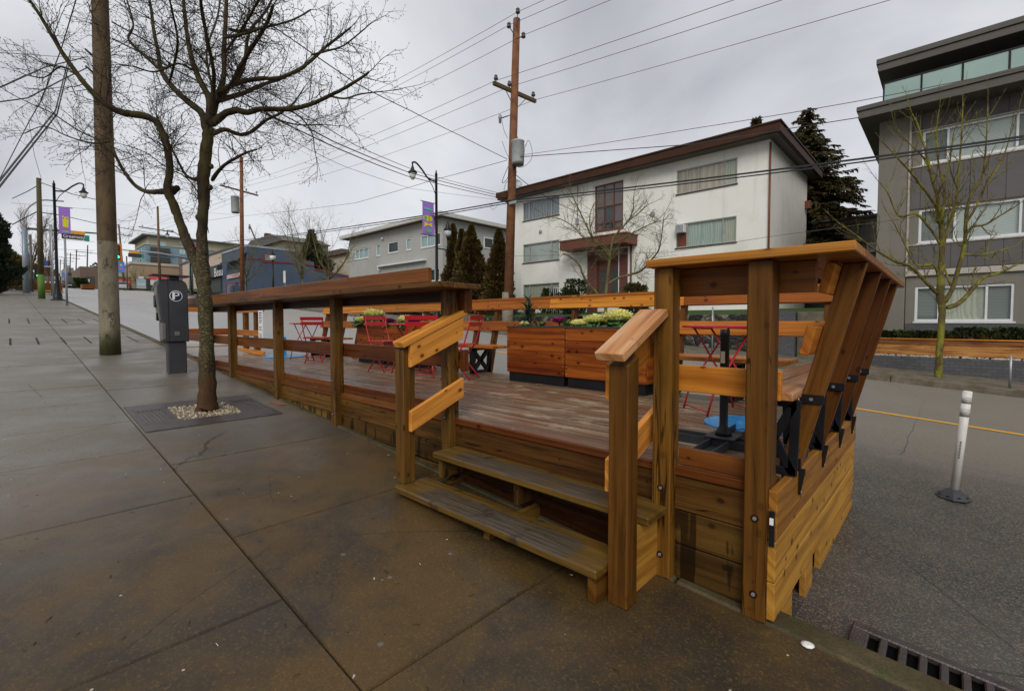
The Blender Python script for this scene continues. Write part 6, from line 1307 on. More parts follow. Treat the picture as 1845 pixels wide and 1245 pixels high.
farblock('far_building', 'grey stepped building in the far distance between the poles', 118, 134, 482, 0, -230, plain('grey_render', (.22, .22, .22), .8))
farblock('far_building', 'pale low building left of the green traffic light beyond the concrete pole', 205, 222, 487, 0, -118, M_GSTUC)
# ================================================================== street furniture
# ---- parking pay station
XM = -8.68; gm = gz(-8.75)
PM = empty('parking_pay_station', (-8.8, 1.77, gm), 'dark grey parking pay station with a round P badge beside the bare tree', 'parking meter')
yf_, yb_ = pX(306, 560, XM).y, pX(340, 560, XM).y; zt_ = pX(322, 505, XM).z; zb_ = pX(322, 616, XM).z
def ym(px, py): return pX(px, py, XM).y
mb = MB(1)
prof = [(XM, yf_ - .09, zb_), (XM, yb_, zb_), (XM, yb_ - .005, zt_ - .09), (XM, yb_ - .03, zt_ - .03), (XM, yb_ - .08, zt_), (XM, yf_ - .06, zt_), (XM, yf_ - .13, zt_ - .02), (XM, yf_ - .15, zt_ - .10), (XM, yf_ - .10, zb_ + .32), (XM, yf_ - .10, zb_ + .30)]
mb.prism(prof, (-.20, 0, 0)); sh = part(PM, mb, 'housing', M_METER, .012)
mb = MB(2); z0 = zb_ + .30; mb.prism([(XM - .03, yf_ - .155, zt_ - .12), (XM - .03, yf_ - .165, zt_ - .28), (XM - .03, yf_ - .125, z0 + .02), (XM - .03, yf_ - .10, z0 + .02), (XM - .03, yf_ - .14, zt_ - .10)], (-.14, 0, 0)); part(PM, mb, 'face_plate', M_METERF, .006)
mb = MB(3); mb.prism([(XM + .003, yf_ - .105, z0 - .01), (XM + .003, yf_ - .055, z0 - .01), (XM + .003, yf_ - .055, zb_ + .05), (XM + .003, yf_ - .10, zb_ + .03)], (-.20, 0, 0)); part(PM, mb, 'lower_door', M_METERF, .006)
mb = MB(4); mb.bx(XM - .16, XM - .05, yf_ - .172, yf_ - .150, zt_ - .42, zt_ - .24); mb.bx(XM - .14, XM - .07, yf_ - .15, yf_ - .126, zt_ - .62, zt_ - .50); part(PM, mb, 'screen', M_BLACK, .004)
mb = MB(5); mb.bx(XM + .001, XM + .003, yf_ - .02, yf_ - .015, zb_ + .01, zt_ - .02); part(PM, mb, 'door_seam', M_BLACK)
mb = MB(6); mb.bx(XM - .19, XM - .03, yf_ - .03, yb_ - .03, gm - .02, zb_ - .002); part(PM, mb, 'pedestal', M_METER, .012)
mb = MB(7); mb.bx(XM - .17, XM - .05, yf_ + .02, yb_ - .10, zt_ + .001, zt_ + .05); mb.bx(XM - .26, XM + .06, yf_ - .22, yb_ + .03, zt_ + .052, zt_ + .075); part(PM, mb, 'solar_lid', M_METER, .01)
cy, cz = ym(317, 534), pX(317, 533.5, XM).z; r1 = .083
mb = MB(8); mb.tube([(XM + .0005, cy, cz), (XM + .004, cy, cz)], [r1, r1], 36); o = part(PM, mb, 'badge_ring', M_WHT); mb = MB(9); mb.tube([(XM + .004, cy, cz), (XM + .006, cy, cz)], [r1 * .88, r1 * .88], 36); o2 = part(PM, mb, 'badge', M_NAVY)
p_ = lettering(o2, 'P', .155, (XM + .008, cy, cz - .002), (0, 1, 0), (0, 0, 1), M_WHT, 'badge_letter', True, sx=1.15)
mb = MB(); 
# thicken the letter's stem a little
mb.bx(XM + .0065, XM + .0095, cy - .047, cy - .020, cz - .055, cz + .055); part(o2, mb, 'badge_letter_stem', M_WHT, sub=True)
mb = MB(); mb.bx(XM + .001, XM + .003, cy - .03, cy + .035, zb_ + .10, zb_ + .16); part(PM, mb, 'instruction_sticker', M_METERF)
for k in range(4): mb = MB(); mb.lathe([(.014, 0), (.012, .014)], (XM - (.02 if k % 2 else .20), (yf_ - .045) if k < 2 else yb_ - .015, gm + .004), 8); part(PM, mb, 'anchor_bolt', M_GALV)
# ---- near thick utility pole
CPx, CPy = -11.5, 1.29; g0 = gz(CPx)
PP = empty('utility_pole', (CPx, CPy, g0), 'thick near utility pole, brown above and mottled grey below with a green mossy foot', 'utility pole'); mb = MB(20)
H_ = [(0, .158), (.5, .153), (2, .146), (4, .138), (7, .120), (11.5, .10)]
mb.tube([(CPx + .012 * z, CPy, g0 - .05 + z) for z, r in H_], [r for z, r in H_], 28); part(PP, mb, 'pole_shaft', M_CPOLE)
mb = MB(21); mb.ob((CPx + .145, CPy - .06, 2.245), (.01, 0, 0), (0, .10, 0), (0, 0, .035)); part(PP, mb, 'number_tag', M_GALV)
for z in (6.1, 5.8):
    mb = MB(22); mb.tube([(CPx + .0, CPy - .10, z + .1), (CPx, CPy - .22, z + .2)], .018, 6); part(PP, mb, 'cable_clamp', M_CABLE)
# ---- lamps
def lamp_head(root, p, drop=0):
    mb = MB(30); mb.lathe([(.03, .36), (.05, .30), (.07, .22), (.09, .14), (.17, .04), (.23, 0), (.23, -.04), (.19, -.05)], p, 16); o = part(root, mb, 'lamp_hood', M_BLACK)
    mb = MB(31); mb.lathe([(.17, -.052), (.165, -.16), (.13, -.28), (.07, -.36), (.01, -.38)], p, 16); part(root, mb, 'lamp_globe', GLOBE); return o
GLOBE = plain('milky_lamp_glass', (.62, .64, .62), .25, 0, .6, .04)
def street_lamp(label, x, y, zbase, ztop, side, arm, small_side=None, banner=None, zb=None, art=None):
    """side = +1 arm reaches towards +Y, -1 towards -Y"""
    r = empty('street_lamp', (x, y, zbase), label, 'street lamp'); mb = MB(32)
    mb.lathe([(.30, 0), (.30, .06), (.22, .08), (.20, .35), (.15, .5), (.12, .75), (.105, .9), (.085, 1.2), (.075, 3), (.065, ztop - zbase - .1), (.08, ztop - zbase - .08), (.05, ztop - zbase), (.02, ztop - zbase + .15)], (x, y, zbase), 14); part(r, mb, 'post', M_BLACK)
    mb = MB(33); mb.bx(x - .34, x + .34, y - .34, y + .34, zbase - .05, zbase + .03); part(r, mb, 'footing', M_BLACKR)
    s = side; z = ztop; pts = [(x, y, z - .45), (x, y + s * .35 * arm, z - .38), (x, y + s * .6 * arm, z - .05), (x, y + s * .85 * arm, z + .22), (x, y + s * arm, z + .20), (x, y + s * arm * 1.01, z + .1)]
    q, _ = limb_smooth([Vector(p) for p in pts], [1] * 6, 4); mb = MB(34); mb.tube(q, .045, 7); mb.tube([(x, y, z - 1.2), (x, y + s * .18 * arm, z - .7), (x, y + s * .45 * arm, z - .25)], .02, 5); part(r, mb, 'arm', M_BLACK)
    lamp_head(r, (x, y + s * arm * 1.01, z - .28))
    if small_side:
        s2 = small_side; zz = zbase + (ztop - zbase) * .50; yy = y + s2 * .75; mb = MB(35); mb.tube([(x, y, zz), (x, yy, zz)], .035, 6); mb.tube([(x, yy, zz - .25), (x, yy, zz + .55)], .05, 8); part(r, mb, 'side_arm', M_BLACK)
        mb = MB(36); mb.lathe([(.06, .55), (.11, .72)], (x, yy, zz), 12); mb.lathe([(.22, 1.02), (.2, 1.1), (.10, 1.25), (.10, 1.32), (.06, 1.4), (.02, 1.55)], (x, yy, zz), 12); part(r, mb, 'lantern_cap', M_BLACK)
        mb = MB(37); mb.lathe([(.10, .72), (.17, .82), (.19, .95), (.18, 1.02)], (x, yy, zz), 14); part(r, mb, 'lantern_glass', GLOBE)
    return r
def banner(label, x, y0, y1, z0, z1, mat, art):
    r = empty('street_banner', (x, y0, z0), label, 'banner'); a, b = min(y0, y1), max(y0, y1); mb = MB(40); mb.bx(x - .012, x + .012, a, b, z0, z1); part(r, mb, 'cloth', mat)
    mb = MB(41)
    for z in (z0 - .02, z1): mb.tube([(x, a - .12, z), (x, b + .12, z)], .02, 6)
    part(r, mb, 'rods', M_BLACK); 
    for k, (m, poly) in enumerate(art):
        mb = MB(42); mb.prism([(x + .0125 + .004 * k, a + (b - a) * u, z0 + (z1 - z0) * v) for u, v in poly], (.003, 0, 0)); part(r, mb, 'printed_shape', m)
        mb = MB(43); mb.prism([(x - .0125 - .004 * k, a + (b - a) * (u), z0 + (z1 - z0) * v) for u, v in poly], (-.003, 0, 0)); part(r, mb, 'printed_shape', m)
    return r
def ell(cx, cy, rx, ry, n=14): return [(cx + rx * math.cos(6.283 * k / n), cy + ry * math.sin(6.283 * k / n)) for k in range(n)]
XL = pY(787, 500, 15.3).x
street_lamp('black street lamp with a lantern side arm rising behind the timber counter', XL, 15.3, gz(XL), pY(787, 312, 15.3).z, -1, 1.45, 1)
zb1, zb0 = pY(778, 363, 14.8).z, pY(778, 422, 14.8).z
banner('purple banner with a yellow striped bug, on the lamp behind the timber counter', XL, 14.42, 15.12, zb0, zb1, M_BANNER, [
 (M_BYEL, ell(.46, .50, .42, .09)), (M_BRED, [(.52, .42), (.60, .42), (.60, .585), (.52, .585)]), (M_BGRN, ell(.25, .50, .12, .07)), (M_BYEL, [(.12, .22), (.5, .29), (.85, .24), (.78, .37), (.5, .33), (.15, .38)]), (M_BGRN, ell(.5, .12, .24, .06)), (M_BTEAL, [(.10, .76), (.7, .75), (.7, .80), (.1, .82)]), (M_BGRN, [(.66, .66), (.80, .67), (.82, .88), (.68, .86)]), (M_BTEAL, [(.7, .09), (.76, .1), (.76, .17), (.7, .16)])])
XN, YN = -39.0, 2.05
street_lamp('black street lamp carrying the purple owl banner on the near pavement', XN, YN, gz(XN), pX(96, 330, XN).z, 1, pX(150, 340, XN).y - YN, -1 if False else None)
yb0, yb1 = pX(106, 400, XN).y, pX(127, 400, XN).y
OW = banner('purple banner with a yellow owl, on the near street lamp left of the thick pole', XN, yb0, yb1, pX(116, 421, XN).z, pX(116, 374, XN).z, M_BANNER, [
 (M_BYEL, [(.32, .26), (.80, .24), (.84, .55), (.80, .62), (.84, .66), (.55, .63), (.26, .69), (.32, .58)]), (M_BRED, [(.25, .13), (.8, .13), (.8, .17), (.25, .17)]), (M_BTEAL, ell(.55, .08, .3, .035)), (M_NAVY, ell(.40, .59, .05, .02)), (M_NAVY, ell(.68, .58, .05, .02)), (M_BGRN, [(.4, .19), (.7, .19), (.6, .24)])])
# lantern on the left side of that lamp
# ---- green footed timber pole, posts, signs on the near pavement
gp = (-41.5, 1.46); r = empty('utility_pole', (gp[0], gp[1], gz(gp[0])), 'brown timber pole with a bright green painted foot beside the near street lamp', 'utility pole'); zt = pX(76, 323, gp[0]).z
mb = MB(50); zs_ = pX(75, 495, gp[0]).z; mb.tube([(gp[0], gp[1], zs_), (gp[0] + .1, gp[1] + .05, zt)], [.150, .115], 12); part(r, mb, 'pole_shaft', plain('mossy_dark_timber', (.07, .055, .022), .8)); mb = MB(51); mb.tube([(gp[0], gp[1], gz(gp[0])), (gp[0], gp[1], zs_)], [.17, .165], 14); part(r, mb, 'green_sleeve', plain('green_paint', (.07, .15, .018), .7))
def small_post(name, label, px, pyb, x, h, mat=M_GALV, r_=.035, sign=None, dz=0, cat='post'):
    y = pX(px, pyb, x).y; o = empty(name, (x, y, gz(x)), label, cat); mb = MB(52); mb.tube([(x, y, gz(x) - .02), (x + dz, y, gz(x) + h)], r_, 8); part(o, mb, 'post', mat)
    if sign:
        w, h0, h1, m = sign; mb = MB(53); mb.bx(x + r_ + .005 - .02, x + r_ + .015, y - w / 2, y + w / 2, gz(x) + h0, gz(x) + h1); part(o, mb, 'sign_plate', m, .004)
    return o
small_post('sign_post', 'leaning bare galvanised sign post at the kerb right of the near street lamp', 121, 550, -32.4, 3.3, M_GALV, .045, (.06, 1.8, 3.2, M_GREYP))
small_post('sign_post', 'thin galvanised post just left of the near street lamp', 97, 540, -40.5, 4.6, M_GALV, .04)
# bus style blue sign
r = small_post('street_sign', 'small blue and grey street sign between the green-footed pole and the near lamp', 93, 520, -48, 5.2, M_GREYP, .04, None)
y = pX(86, 475, -48).y; sgz = pX(86, 474, -48).z; mb = MB(54); mb.bx(-48.02, -47.98, y - .30, y + .0, sgz - .14, sgz + .14); part(r, mb, 'blue_plate', plain('blue_sign_paint', (.03, .14, .5), .5)); mb = MB(55); mb.bx(-48.02, -47.98, y + .01, y + .28, sgz - .10, sgz + .12); part(r, mb, 'grey_plate', M_BLACKR)
mb = MB(56); mb.bx(-48.03, -47.96, y - .3, y + .4, sgz - .30, sgz - .22); part(r, mb, 'white_bar', M_WHITEP)
# ---- near signal pole with a long mast arm
XS = -53.7; yS0 = pX(48, 528, XS).y; r = empty('signal_pole', (XS, yS0, gz(XS)), 'light blue-grey traffic signal pole with an arched arm at the far left', 'signal pole')
mb = MB(60); zt = pX(46, 410, XS).z; p0 = Vector((XS, yS0, gz(XS)))
mb.tube([p0, (XS, yS0, pX(46, 410, XS).z)], [.22, .16], 12); part(r, mb, 'pole_shaft', plain('blue_grey_steel', (.22, .26, .30), .45, .3))
a = [pX(*q, XS) for q in ((46, 410), (42, 395), (46, 382), (56, 370), (75, 361), (100, 362), (115, 363))]; q, _ = limb_smooth(a, [1] * len(a), 3); mb = MB(61); mb.tube(q, .06, 7); part(r, mb, 'arched_arm', M_GREYP)
a = [pX(48, 412, XS), pX(110, 416, XS), pX(178, 421, XS), pX(228, 440, XS)]; mb = MB(62); mb.tube([a[0], a[1], a[2], pX(206, 424, XS)], [.10, .08, .06, .05], 8); part(r, mb, 'mast_arm', plain('dark_green_steel', (.06, .08, .075), .5, .3))
def signal(px, py, x, label, s=1.0, case=None):
    c = pX(px, py, x); o = empty('traffic_signal', tuple(c), label, 'traffic light'); mb = MB(63); w, h = .34 * s, 1.05 * s; mb.bx(x - .12, x + .05, c.y - w, c.y + w, c.z - h * .75, c.z + h * .75); part(o, mb, 'backplate', case or plain('orange_signal_case', (.62, .22, .02), .5), .02)
    mb = MB(64); mb.bx(x + .051, x + .14, c.y - w * .52, c.y + w * .52, c.z - h * .6, c.z + h * .6); part(o, mb, 'lamp_housing', M_BLACK, .02)
    for k, m in enumerate((M_GO, plain('unlit_amber', (.12, .06, .01), .4), plain('unlit_red', (.12, .01, .01), .4))):
        mb = MB(65); z = c.z + (k - 1) * h * .38; mb.tube([(x + .141, c.y, z), (x + .17, c.y, z)], [.15 * s, .14 * s], 14); part(o, mb, 'lamp', m)
    return o
signal(211, 455, XS - .3 + 0, 'orange-cased traffic light showing green just right of the thick utility pole', 1.0)
# street name sign hanging from the mast
def name_sign(px0, px1, pyt, pyb, x, label, txt, orange=(.25, .85), green=True, thick=None):
    a, b = pX(px0, pyb, x), pX(px1, pyt, x); o = empty('street_name_sign', (x, a.y, a.z), label, 'street sign'); g_ = a.y + (b.y - a.y) * (.82 if green else 1)
    mb = MB(66); mb.bx(x - .03, x + .03, a.y, g_, a.z, b.z); part(o, mb, 'name_plate', plain('dark_brown_sign', (.05, .035, .03), .5))
    if green: mb = MB(67); mb.bx(x - .03, x + .03, g_ + .01, b.y, a.z - .03, b.z - .02); part(o, mb, 'number_plate', plain('green_sign', (.01, .28, .19), .5))
    mb = MB(68); w = b.y - a.y; mb.bx(x - .05, x + .05, a.y + w * orange[0], a.y + w * orange[1], b.z + .02, b.z + (b.z - a.z) * .55); part(o, mb, 'orange_light_bar', plain('orange_light_box', (.75, .34, .01), .5))
    if txt: lettering(o, txt, (b.z - a.z) * .85, (x + .035, (a.y + g_) / 2 + .05, (a.z + b.z) / 2), (0, 1, 0), (0, 0, 1), M_WHT, 'sign_lettering', sx=.78)
    return o
name_sign(111, 161, 424.5, 430, XS + .15, 'dark street name sign reading Greenway, left of the thick pole', 'Greenway')
# ---- far side signal pole and mast
XF = -69; yF = pX(345, 530, XF).y; yF = 15.6; r = empty('signal_pole', (XF, yF, gz(XF)), 'pale teal traffic signal pole behind the pay station', 'signal pole')
M_TEALP = plain('teal_grey_steel', (.19, .26, .28), .45, .3)
mb = MB(70); px_ = 0; zt = pX(344, 470, XF).z; mb.tube([(XF, yF, gz(XF)), (XF, yF, zt + 1.0)], [.25, .18], 10); part(r, mb, 'pole_shaft', M_TEALP)
e = pX(218, 450, XF); mb = MB(71); mb.tube([(XF, yF, zt + .2), (XF, (yF + e.y) / 2, (zt + e.z) / 2 + .3), tuple(e)], [.14, .11, .07], 8); part(r, mb, 'mast_arm', M_GREYP)
name_sign(231, 260, 458.5, 463, XF + .2, 'small street sign with an orange bar and green tag on the far signal mast', None, (.05, .68))
yy = pX(347, 520, XF + 2).y
# ---- utility poles beyond
def upole(label, px_top, py_top, px_mid, X, Y, r0=.19, mat=None, arms=(), transformer=None, foot=None):
    g_ = gz(X); ct = FPX / math.hypot(FPX, px_top - PCX); r0 *= ct; o = empty('utility_pole', (X, Y, g_), label, 'utility pole'); top = pY(px_top, py_top, Y); mb = MB(80); mb.tube([(X, Y, g_ - .1), (top.x, Y, top.z)], [r0, r0 * .68], 12); part(o, mb, 'pole_shaft', mat or M_UTIL)
    for (z, half, dirx, diry) in arms:
        if half is None: continue
        f = (z - g_) / (top.z - g_); cx_ = X + (top.x - X) * f; mb = MB(81); d = Vector((dirx, diry, 0)).normalized(); c = Vector((cx_, Y - .15, z)); mb.bar(c - d * half, c + d * half, .11, .13); oo = part(o, mb, 'cross_arm', M_UTILD)
        mb = MB(82)
        for t in (-.92, -.35, .8): q = c + d * half * t + Vector((0, 0, .06)); mb.lathe([(.02, 0), (.02, .1), (.08, .12), (.09, .18), (.05, .22), (.07, .26), (.03, .32)], q, 8)
        part(oo, mb, 'insulators', M_GREYP, sub=True); mb = MB(83); mb.tube([c + d * half * .5, c - Vector((0, 0, .8))], .02, 4); mb.tube([c - d * half * .5, c - Vector((0, 0, .8))], .02, 4); part(oo, mb, 'braces', M_GALV, sub=True)
    if transformer:
        q = pY(*transformer[:2], Y); R_ = transformer[2]; h = transformer[3]; mb = MB(84); mb.lathe([(R_ * .9, -h / 2), (R_, -h / 2 + .05), (R_, h / 2 - .05), (R_ * 1.06, h / 2 - .04), (R_ * 1.06, h / 2), (R_ * .6, h / 2 + .06)], (q.x, Y - .1, q.z), 18); t = part(o, mb, 'transformer', plain('pale_grey_transformer', (.40, .43, .43), .5))
        mb = MB(85); mb.tube([(q.x - .05, Y - .1, q.z + h / 2 + .055), (q.x - .05, Y - .1, q.z + h / 2 + .2)], [.05, .03], 8); part(t, mb, 'bushing', M_DTRIM, sub=True); mb = MB(85); mb.lathe([(R_ * .95, -h / 2 - .07), (R_ * .95, -h / 2 - .002)], (q.x, Y - .1, q.z), 18); part(t, mb, 'base_ring', M_DTRIM, sub=True)
    return o
RPx = -14.52; RPY = 15.3
g_ = gz(RPx); zc = pY(926, 165, RPY).z
RP = upole('tall red-brown utility pole with cross arm and grey transformer in front of the white building', 931, 35, 914, RPx, RPY, .22, M_UTIL, [], (936, 276, .27, .95))
A0, A1 = pZ(889, 150, zc), pZ(965, 183, zc)
mb = MB(81); mb.bar(A0, A1, .12, .15); xa_rm = part(RP, mb, 'cross_arm', plain('olive_cross_arm', (.09, .06, .02), .8))
mb = MB(82)
for t in (.055, .36, .94): q = A0.lerp(A1, t) + Vector((0, 0, .07)); mb.lathe([(.02, 0), (.02, .1), (.09, .12), (.10, .18), (.05, .22), (.08, .26), (.03, .32)], q, 9)
part(xa_rm, mb, 'insulators', M_DTRIM, sub=True)
mb = MB(83); pm = A0.lerp(A1, .5) - Vector((0, 0, .75)); mb.tube([A0.lerp(A1, .25), pm], .02, 4); mb.tube([A0.lerp(A1, .78), pm], .02, 4); part(xa_rm, mb, 'braces', M_GALV, sub=True)
mb = MB(86); mb.tube([(RPx, RPY, g_ - .1), (RPx + .02, RPY, pY(915, 527, RPY).z)], [.255, .25], 12); part(RP, mb, 'pale_foot', plain('pale_weathered_foot', (.20, .175, .13), .8, var=.25))
# insulators on brackets near the top, cut-out, looped leads
def PYp(px, py, Y=RPY - .2): return pY(px, py, Y)
for (px, py, bx_2, by_2) in ((917, 48, 926, 62), (943, 66, 930, 70), (933, 22, 931, 50)):
    q = PYp(px, py); mb = MB(87); mb.tube([q, PYp(bx_2, by_2)], .022, 5); mb.lathe([(.09, .0), (.10, .05), (.05, .09), (.08, .12), (.09, .16), (.03, .22)], (q.x, q.y, q.z - .05), 9); part(RP, mb, 'insulator_bracket', M_DTRIM)
q = PYp(901, 212); mb = MB(88); mb.tube([PYp(918, 208), PYp(904, 213)], .03, 5); mb.lathe([(.05, -.25), (.07, -.05), (.09, 0), (.05, .12)], (q.x, q.y, q.z), 8); part(RP, mb, 'fuse_cutout', M_GALV)
def lead(pts, r_=.009, Y=RPY - .25, m=None):
    a = [pY(x, y, Y) for x, y in pts]; q, _ = limb_smooth(a, [1] * len(a), 5); mb = MB(89); mb.tube(q, r_, 4); return part(RP, mb, 'hanging_lead', m or M_CABLE, fix=False)
lead([(947, 265), (952, 253), (958, 268), (958, 285), (948, 298), (938, 302), (930, 300)]); lead([(904, 216), (908, 235), (915, 250)]); lead([(916, 300), (908, 318), (905, 330), (913, 324), (920, 305)], .012); lead([(905, 255), (912, 275), (920, 290)]); lead([(932, 310), (912, 330), (908, 345)]); lead([(890, 372), (882, 368), (888, 378), (897, 370)]); lead([(946, 260), (944, 280), (940, 300)])
q0, q1 = PYp(896, 354), PYp(914, 344); mb = MB(90); mb.bar(PYp(895, 353), PYp(914, 352), .12, .22); part(RP, mb, 'cable_block', M_FASCIA)
mb = MB(90); mb.bar(PYp(918, 367), PYp(931, 364), .10, .12); part(RP, mb, 'splice_box', M_GREYP, .01)
for k in range(12):
    pass
P2x = -49.5; zc2 = pY(434, 345, 15.3).z; g2 = gz(P2x)
upole('second red-brown utility pole with a pale transformer, above the left end of the counter', 435, 283, 437, P2x, 15.3, .24, M_UTIL, [(zc2, 1.9, .35, -1)], (426, 369, .36, 1.5))
mb = MB(91); P3x = -85
for (lb, pt, py, X, Y, r0, za, hw) in (
    ('third utility pole with a long cross arm, in front of the blue apartment block', 284, 372, -84.6, 15.3, .24, 415, 2.3),
    ('slightly leaning utility pole just right of the green traffic light', 214, 405, -112, 15.3, .26, 424, 2.2),
    ('utility pole with cross arm above the far right kerb, left of the thick pole', 158, 442, -150, 15.3, .26, 455, 2.6),
    ('fainter utility pole on the far street, second left of the thick pole', 138, 450, -175, 15.3, .26, 460, 2.6),
    ('distant utility pole on the far street, third left of the thick pole', 127, 456, -205, 15.3, .26, 465, 2.8),
    ('distant utility pole, fourth left of the thick pole', 116, 464, -245, 15.3, .26, 470, 3),
    ('most distant utility pole beside the near lamp post', 109, 468, -290, 15.3, .28, 474, 3)):
    X = pY({284: 290, 214: 226}.get(pt, pt), 579, Y).x; z = pY(pt, za, Y).z; upole(lb, pt, py, pt, X, Y, r0, M_UTILD, [(z, hw, .3, -1)])
upole('short dark pole with a crossarm behind the blue shop roof', 449, 405, 450, -63, 24, .16, M_DTRIM, [(pY(449, 412, 24).z, .8, 1, -.2)])
# ---- posts on the far pavement
small = [('black lamp post', 'slim black lantern lamp post in front of the blue shop wall', 492, 455), ]
xq = pY(492, 500, 15.3).x; r = empty('street_lamp', (xq, 15.3, gz(xq)), 'slim black lantern lamp post in front of the blue shop wall', 'street lamp'); zt = pY(492, 456, 15.3).z; mb = MB(92); mb.tube([(xq, 15.3, gz(xq)), (xq, 15.3, zt - .55)], [.09, .07], 8); part(r, mb, 'post', M_BLACK); mb = MB(93); mb.lathe([(.26, -.2), (.2, -.08), (.06, .1), (.01, .3)], (xq, 15.3, zt), 10); part(r, mb, 'lantern_cap', M_BLACK); mb = MB(94); mb.lathe([(.13, -.58), (.22, -.45), (.24, -.205)], (xq, 15.3, zt), 10); part(r, mb, 'lantern_glass', GLOBE)
xl2 = pY(342, 440, 15.3).x; r = street_lamp('black street lamp with arched arm half hidden behind the bare tree trunk', xl2, 15.3, gz(xl2), pY(352, 418, 15.3).z, -1, 2.2, None)
banner('narrow magenta banner seen edge-on in the crotch of the bare tree', pY(349, 450, 14.7).x, 14.2, 15.0, pY(349, 461, 14.7).z, pY(349, 441, 14.7).z, M_BANP, [])
for (px, py0, py1, Y, X, m, lb) in ((218, 472, 491, 14.6, -100, M_BANB, 'blue banner with orange dots right of the green traffic light'), (160, 484, 494, 14.0, -150, M_BANNER, 'small distant purple banner just left of the thick pole'), (138, 489, 498, 14, -190, M_BANP, 'tiny distant pink banner over the far street'), (119, 492, 500, 14, -230, M_BANB, 'tiny distant blue banner over the far street, beside the near lamp')):
    c = pX(px, py0, X); d = pX(px, py1, X); w = .27 * (-X) / 60; o = banner(lb, X, c.y - w, c.y + w, d.z, c.z, m, [(M_BRED, ell(.5, .35, .2, .1)), (M_BYEL, ell(.5, .7, .15, .08))])
    r = empty('banner_post', (X - .1, c.y + w + .3, gz(X)), 'dark post carrying the ' + lb.split(' with')[0].split(' just')[0].split(' over')[0].split(' right')[0] + {218: ' by the green light', 160: ' next to the thick pole', 138: ' (pink one) over the far street', 119: ' (blue one) beside the near lamp'}[px], 'post'); mb = MB(95); mb.tube([(X - .1, c.y + w + .3, gz(X)), (X - .1, c.y + w + .3, c.z + 1)], .10, 6); part(r, mb, 'post', M_DTRIM)
def post_sign(label, px, pyt, pyb, Y, w, ph, m=M_GREYP, sm=M_WHITEP):
    x = pY(px, 579, Y).x; t = pY(px, pyt, Y).z; o = empty('sign_post', (x, Y, gz(x)), label, 'sign'); mb = MB(96); mb.tube([(x, Y, gz(x)), (x, Y, t)], .024, 7); part(o, mb, 'post', m)
    if ph: mb = MB(97); mb.bx(x - w / 2, x + w / 2, Y - .055, Y - .035, t - ph, t); part(o, mb, 'sign_plate', sm, .003)
    return o
post_sign('small white regulatory sign on a post in front of the blue shop wall', 515, 488, 520, 15.2, .42, .95)
post_sign('thin grey post on the far pavement seen between the right counter posts', 1284, 553, 620, 14.95, 0, 0, M_GALV)
post_sign('thin galvanised post on the far pavement at the right edge of the picture', 1824, 640, 690, 15.0, 0, 0, M_GALV)
post_sign('thin grey post on the far pavement behind the small distant planters', 762, 565, 602, 15.0, 0, 0, M_GALV)
# ---- flexible bollard on the road
bp = Vector((.07, 5.58, gz(.07) - .135)); FB = empty('flexible_bollard', tuple(bp), 'leaning white flexible traffic bollard on a black rubber base', 'bollard')
ax = Vector((.07, 0, 1)).normalized()
mb = MB(100); mb.lathe([(.118, 0), (.12, .012), (.078, .05), (.048, .075), (.04, .08)], bp, 8, sm=False); part(FB, mb, 'rubber_base', M_BLACKR, .004)
mb = MB(); 
for k in range(8): a = 6.283 * (k + .5) / 8; mb.lathe([(.014, .028), (.012, .034)], bp + Vector((math.cos(a) * .090, math.sin(a) * .090, 0)), 8)
part(FB, mb, 'base_bolts', M_BLACK)
def bseg(name, a, b, r0, r1, m): mb = MB(101); mb.tube([bp + ax * a, bp + ax * b], [r0, r1], 22); return part(FB, mb, name, m)
bseg('tube', .07, .94, .0290, .0315, M_FLEX); bseg('reflective_band', .840, .895, .0322, .0326, M_REFL); bseg('reflective_band', .725, .795, .0317, .0320, M_REFL); mb = MB(102); mb.tube([bp + ax * .94, bp + ax * .945], [.0315, .028], 22); part(FB, mb, 'top_cap', M_WHT)
mb = MB(103); d_ = (CP - bp); d_.z = 0; d_.normalize(); s_ = Vector((-d_.y, d_.x, 0))
for k in range(12): c = bp + ax * (.36 + k * .013) + d_ * .0318; mb.quad([c - s_ * .006, c + s_ * .006, c + s_ * .006 + ax * .007, c - s_ * .006 + ax * .007])
part(FB, mb, 'printed_code', M_BLACKR, fix=False)
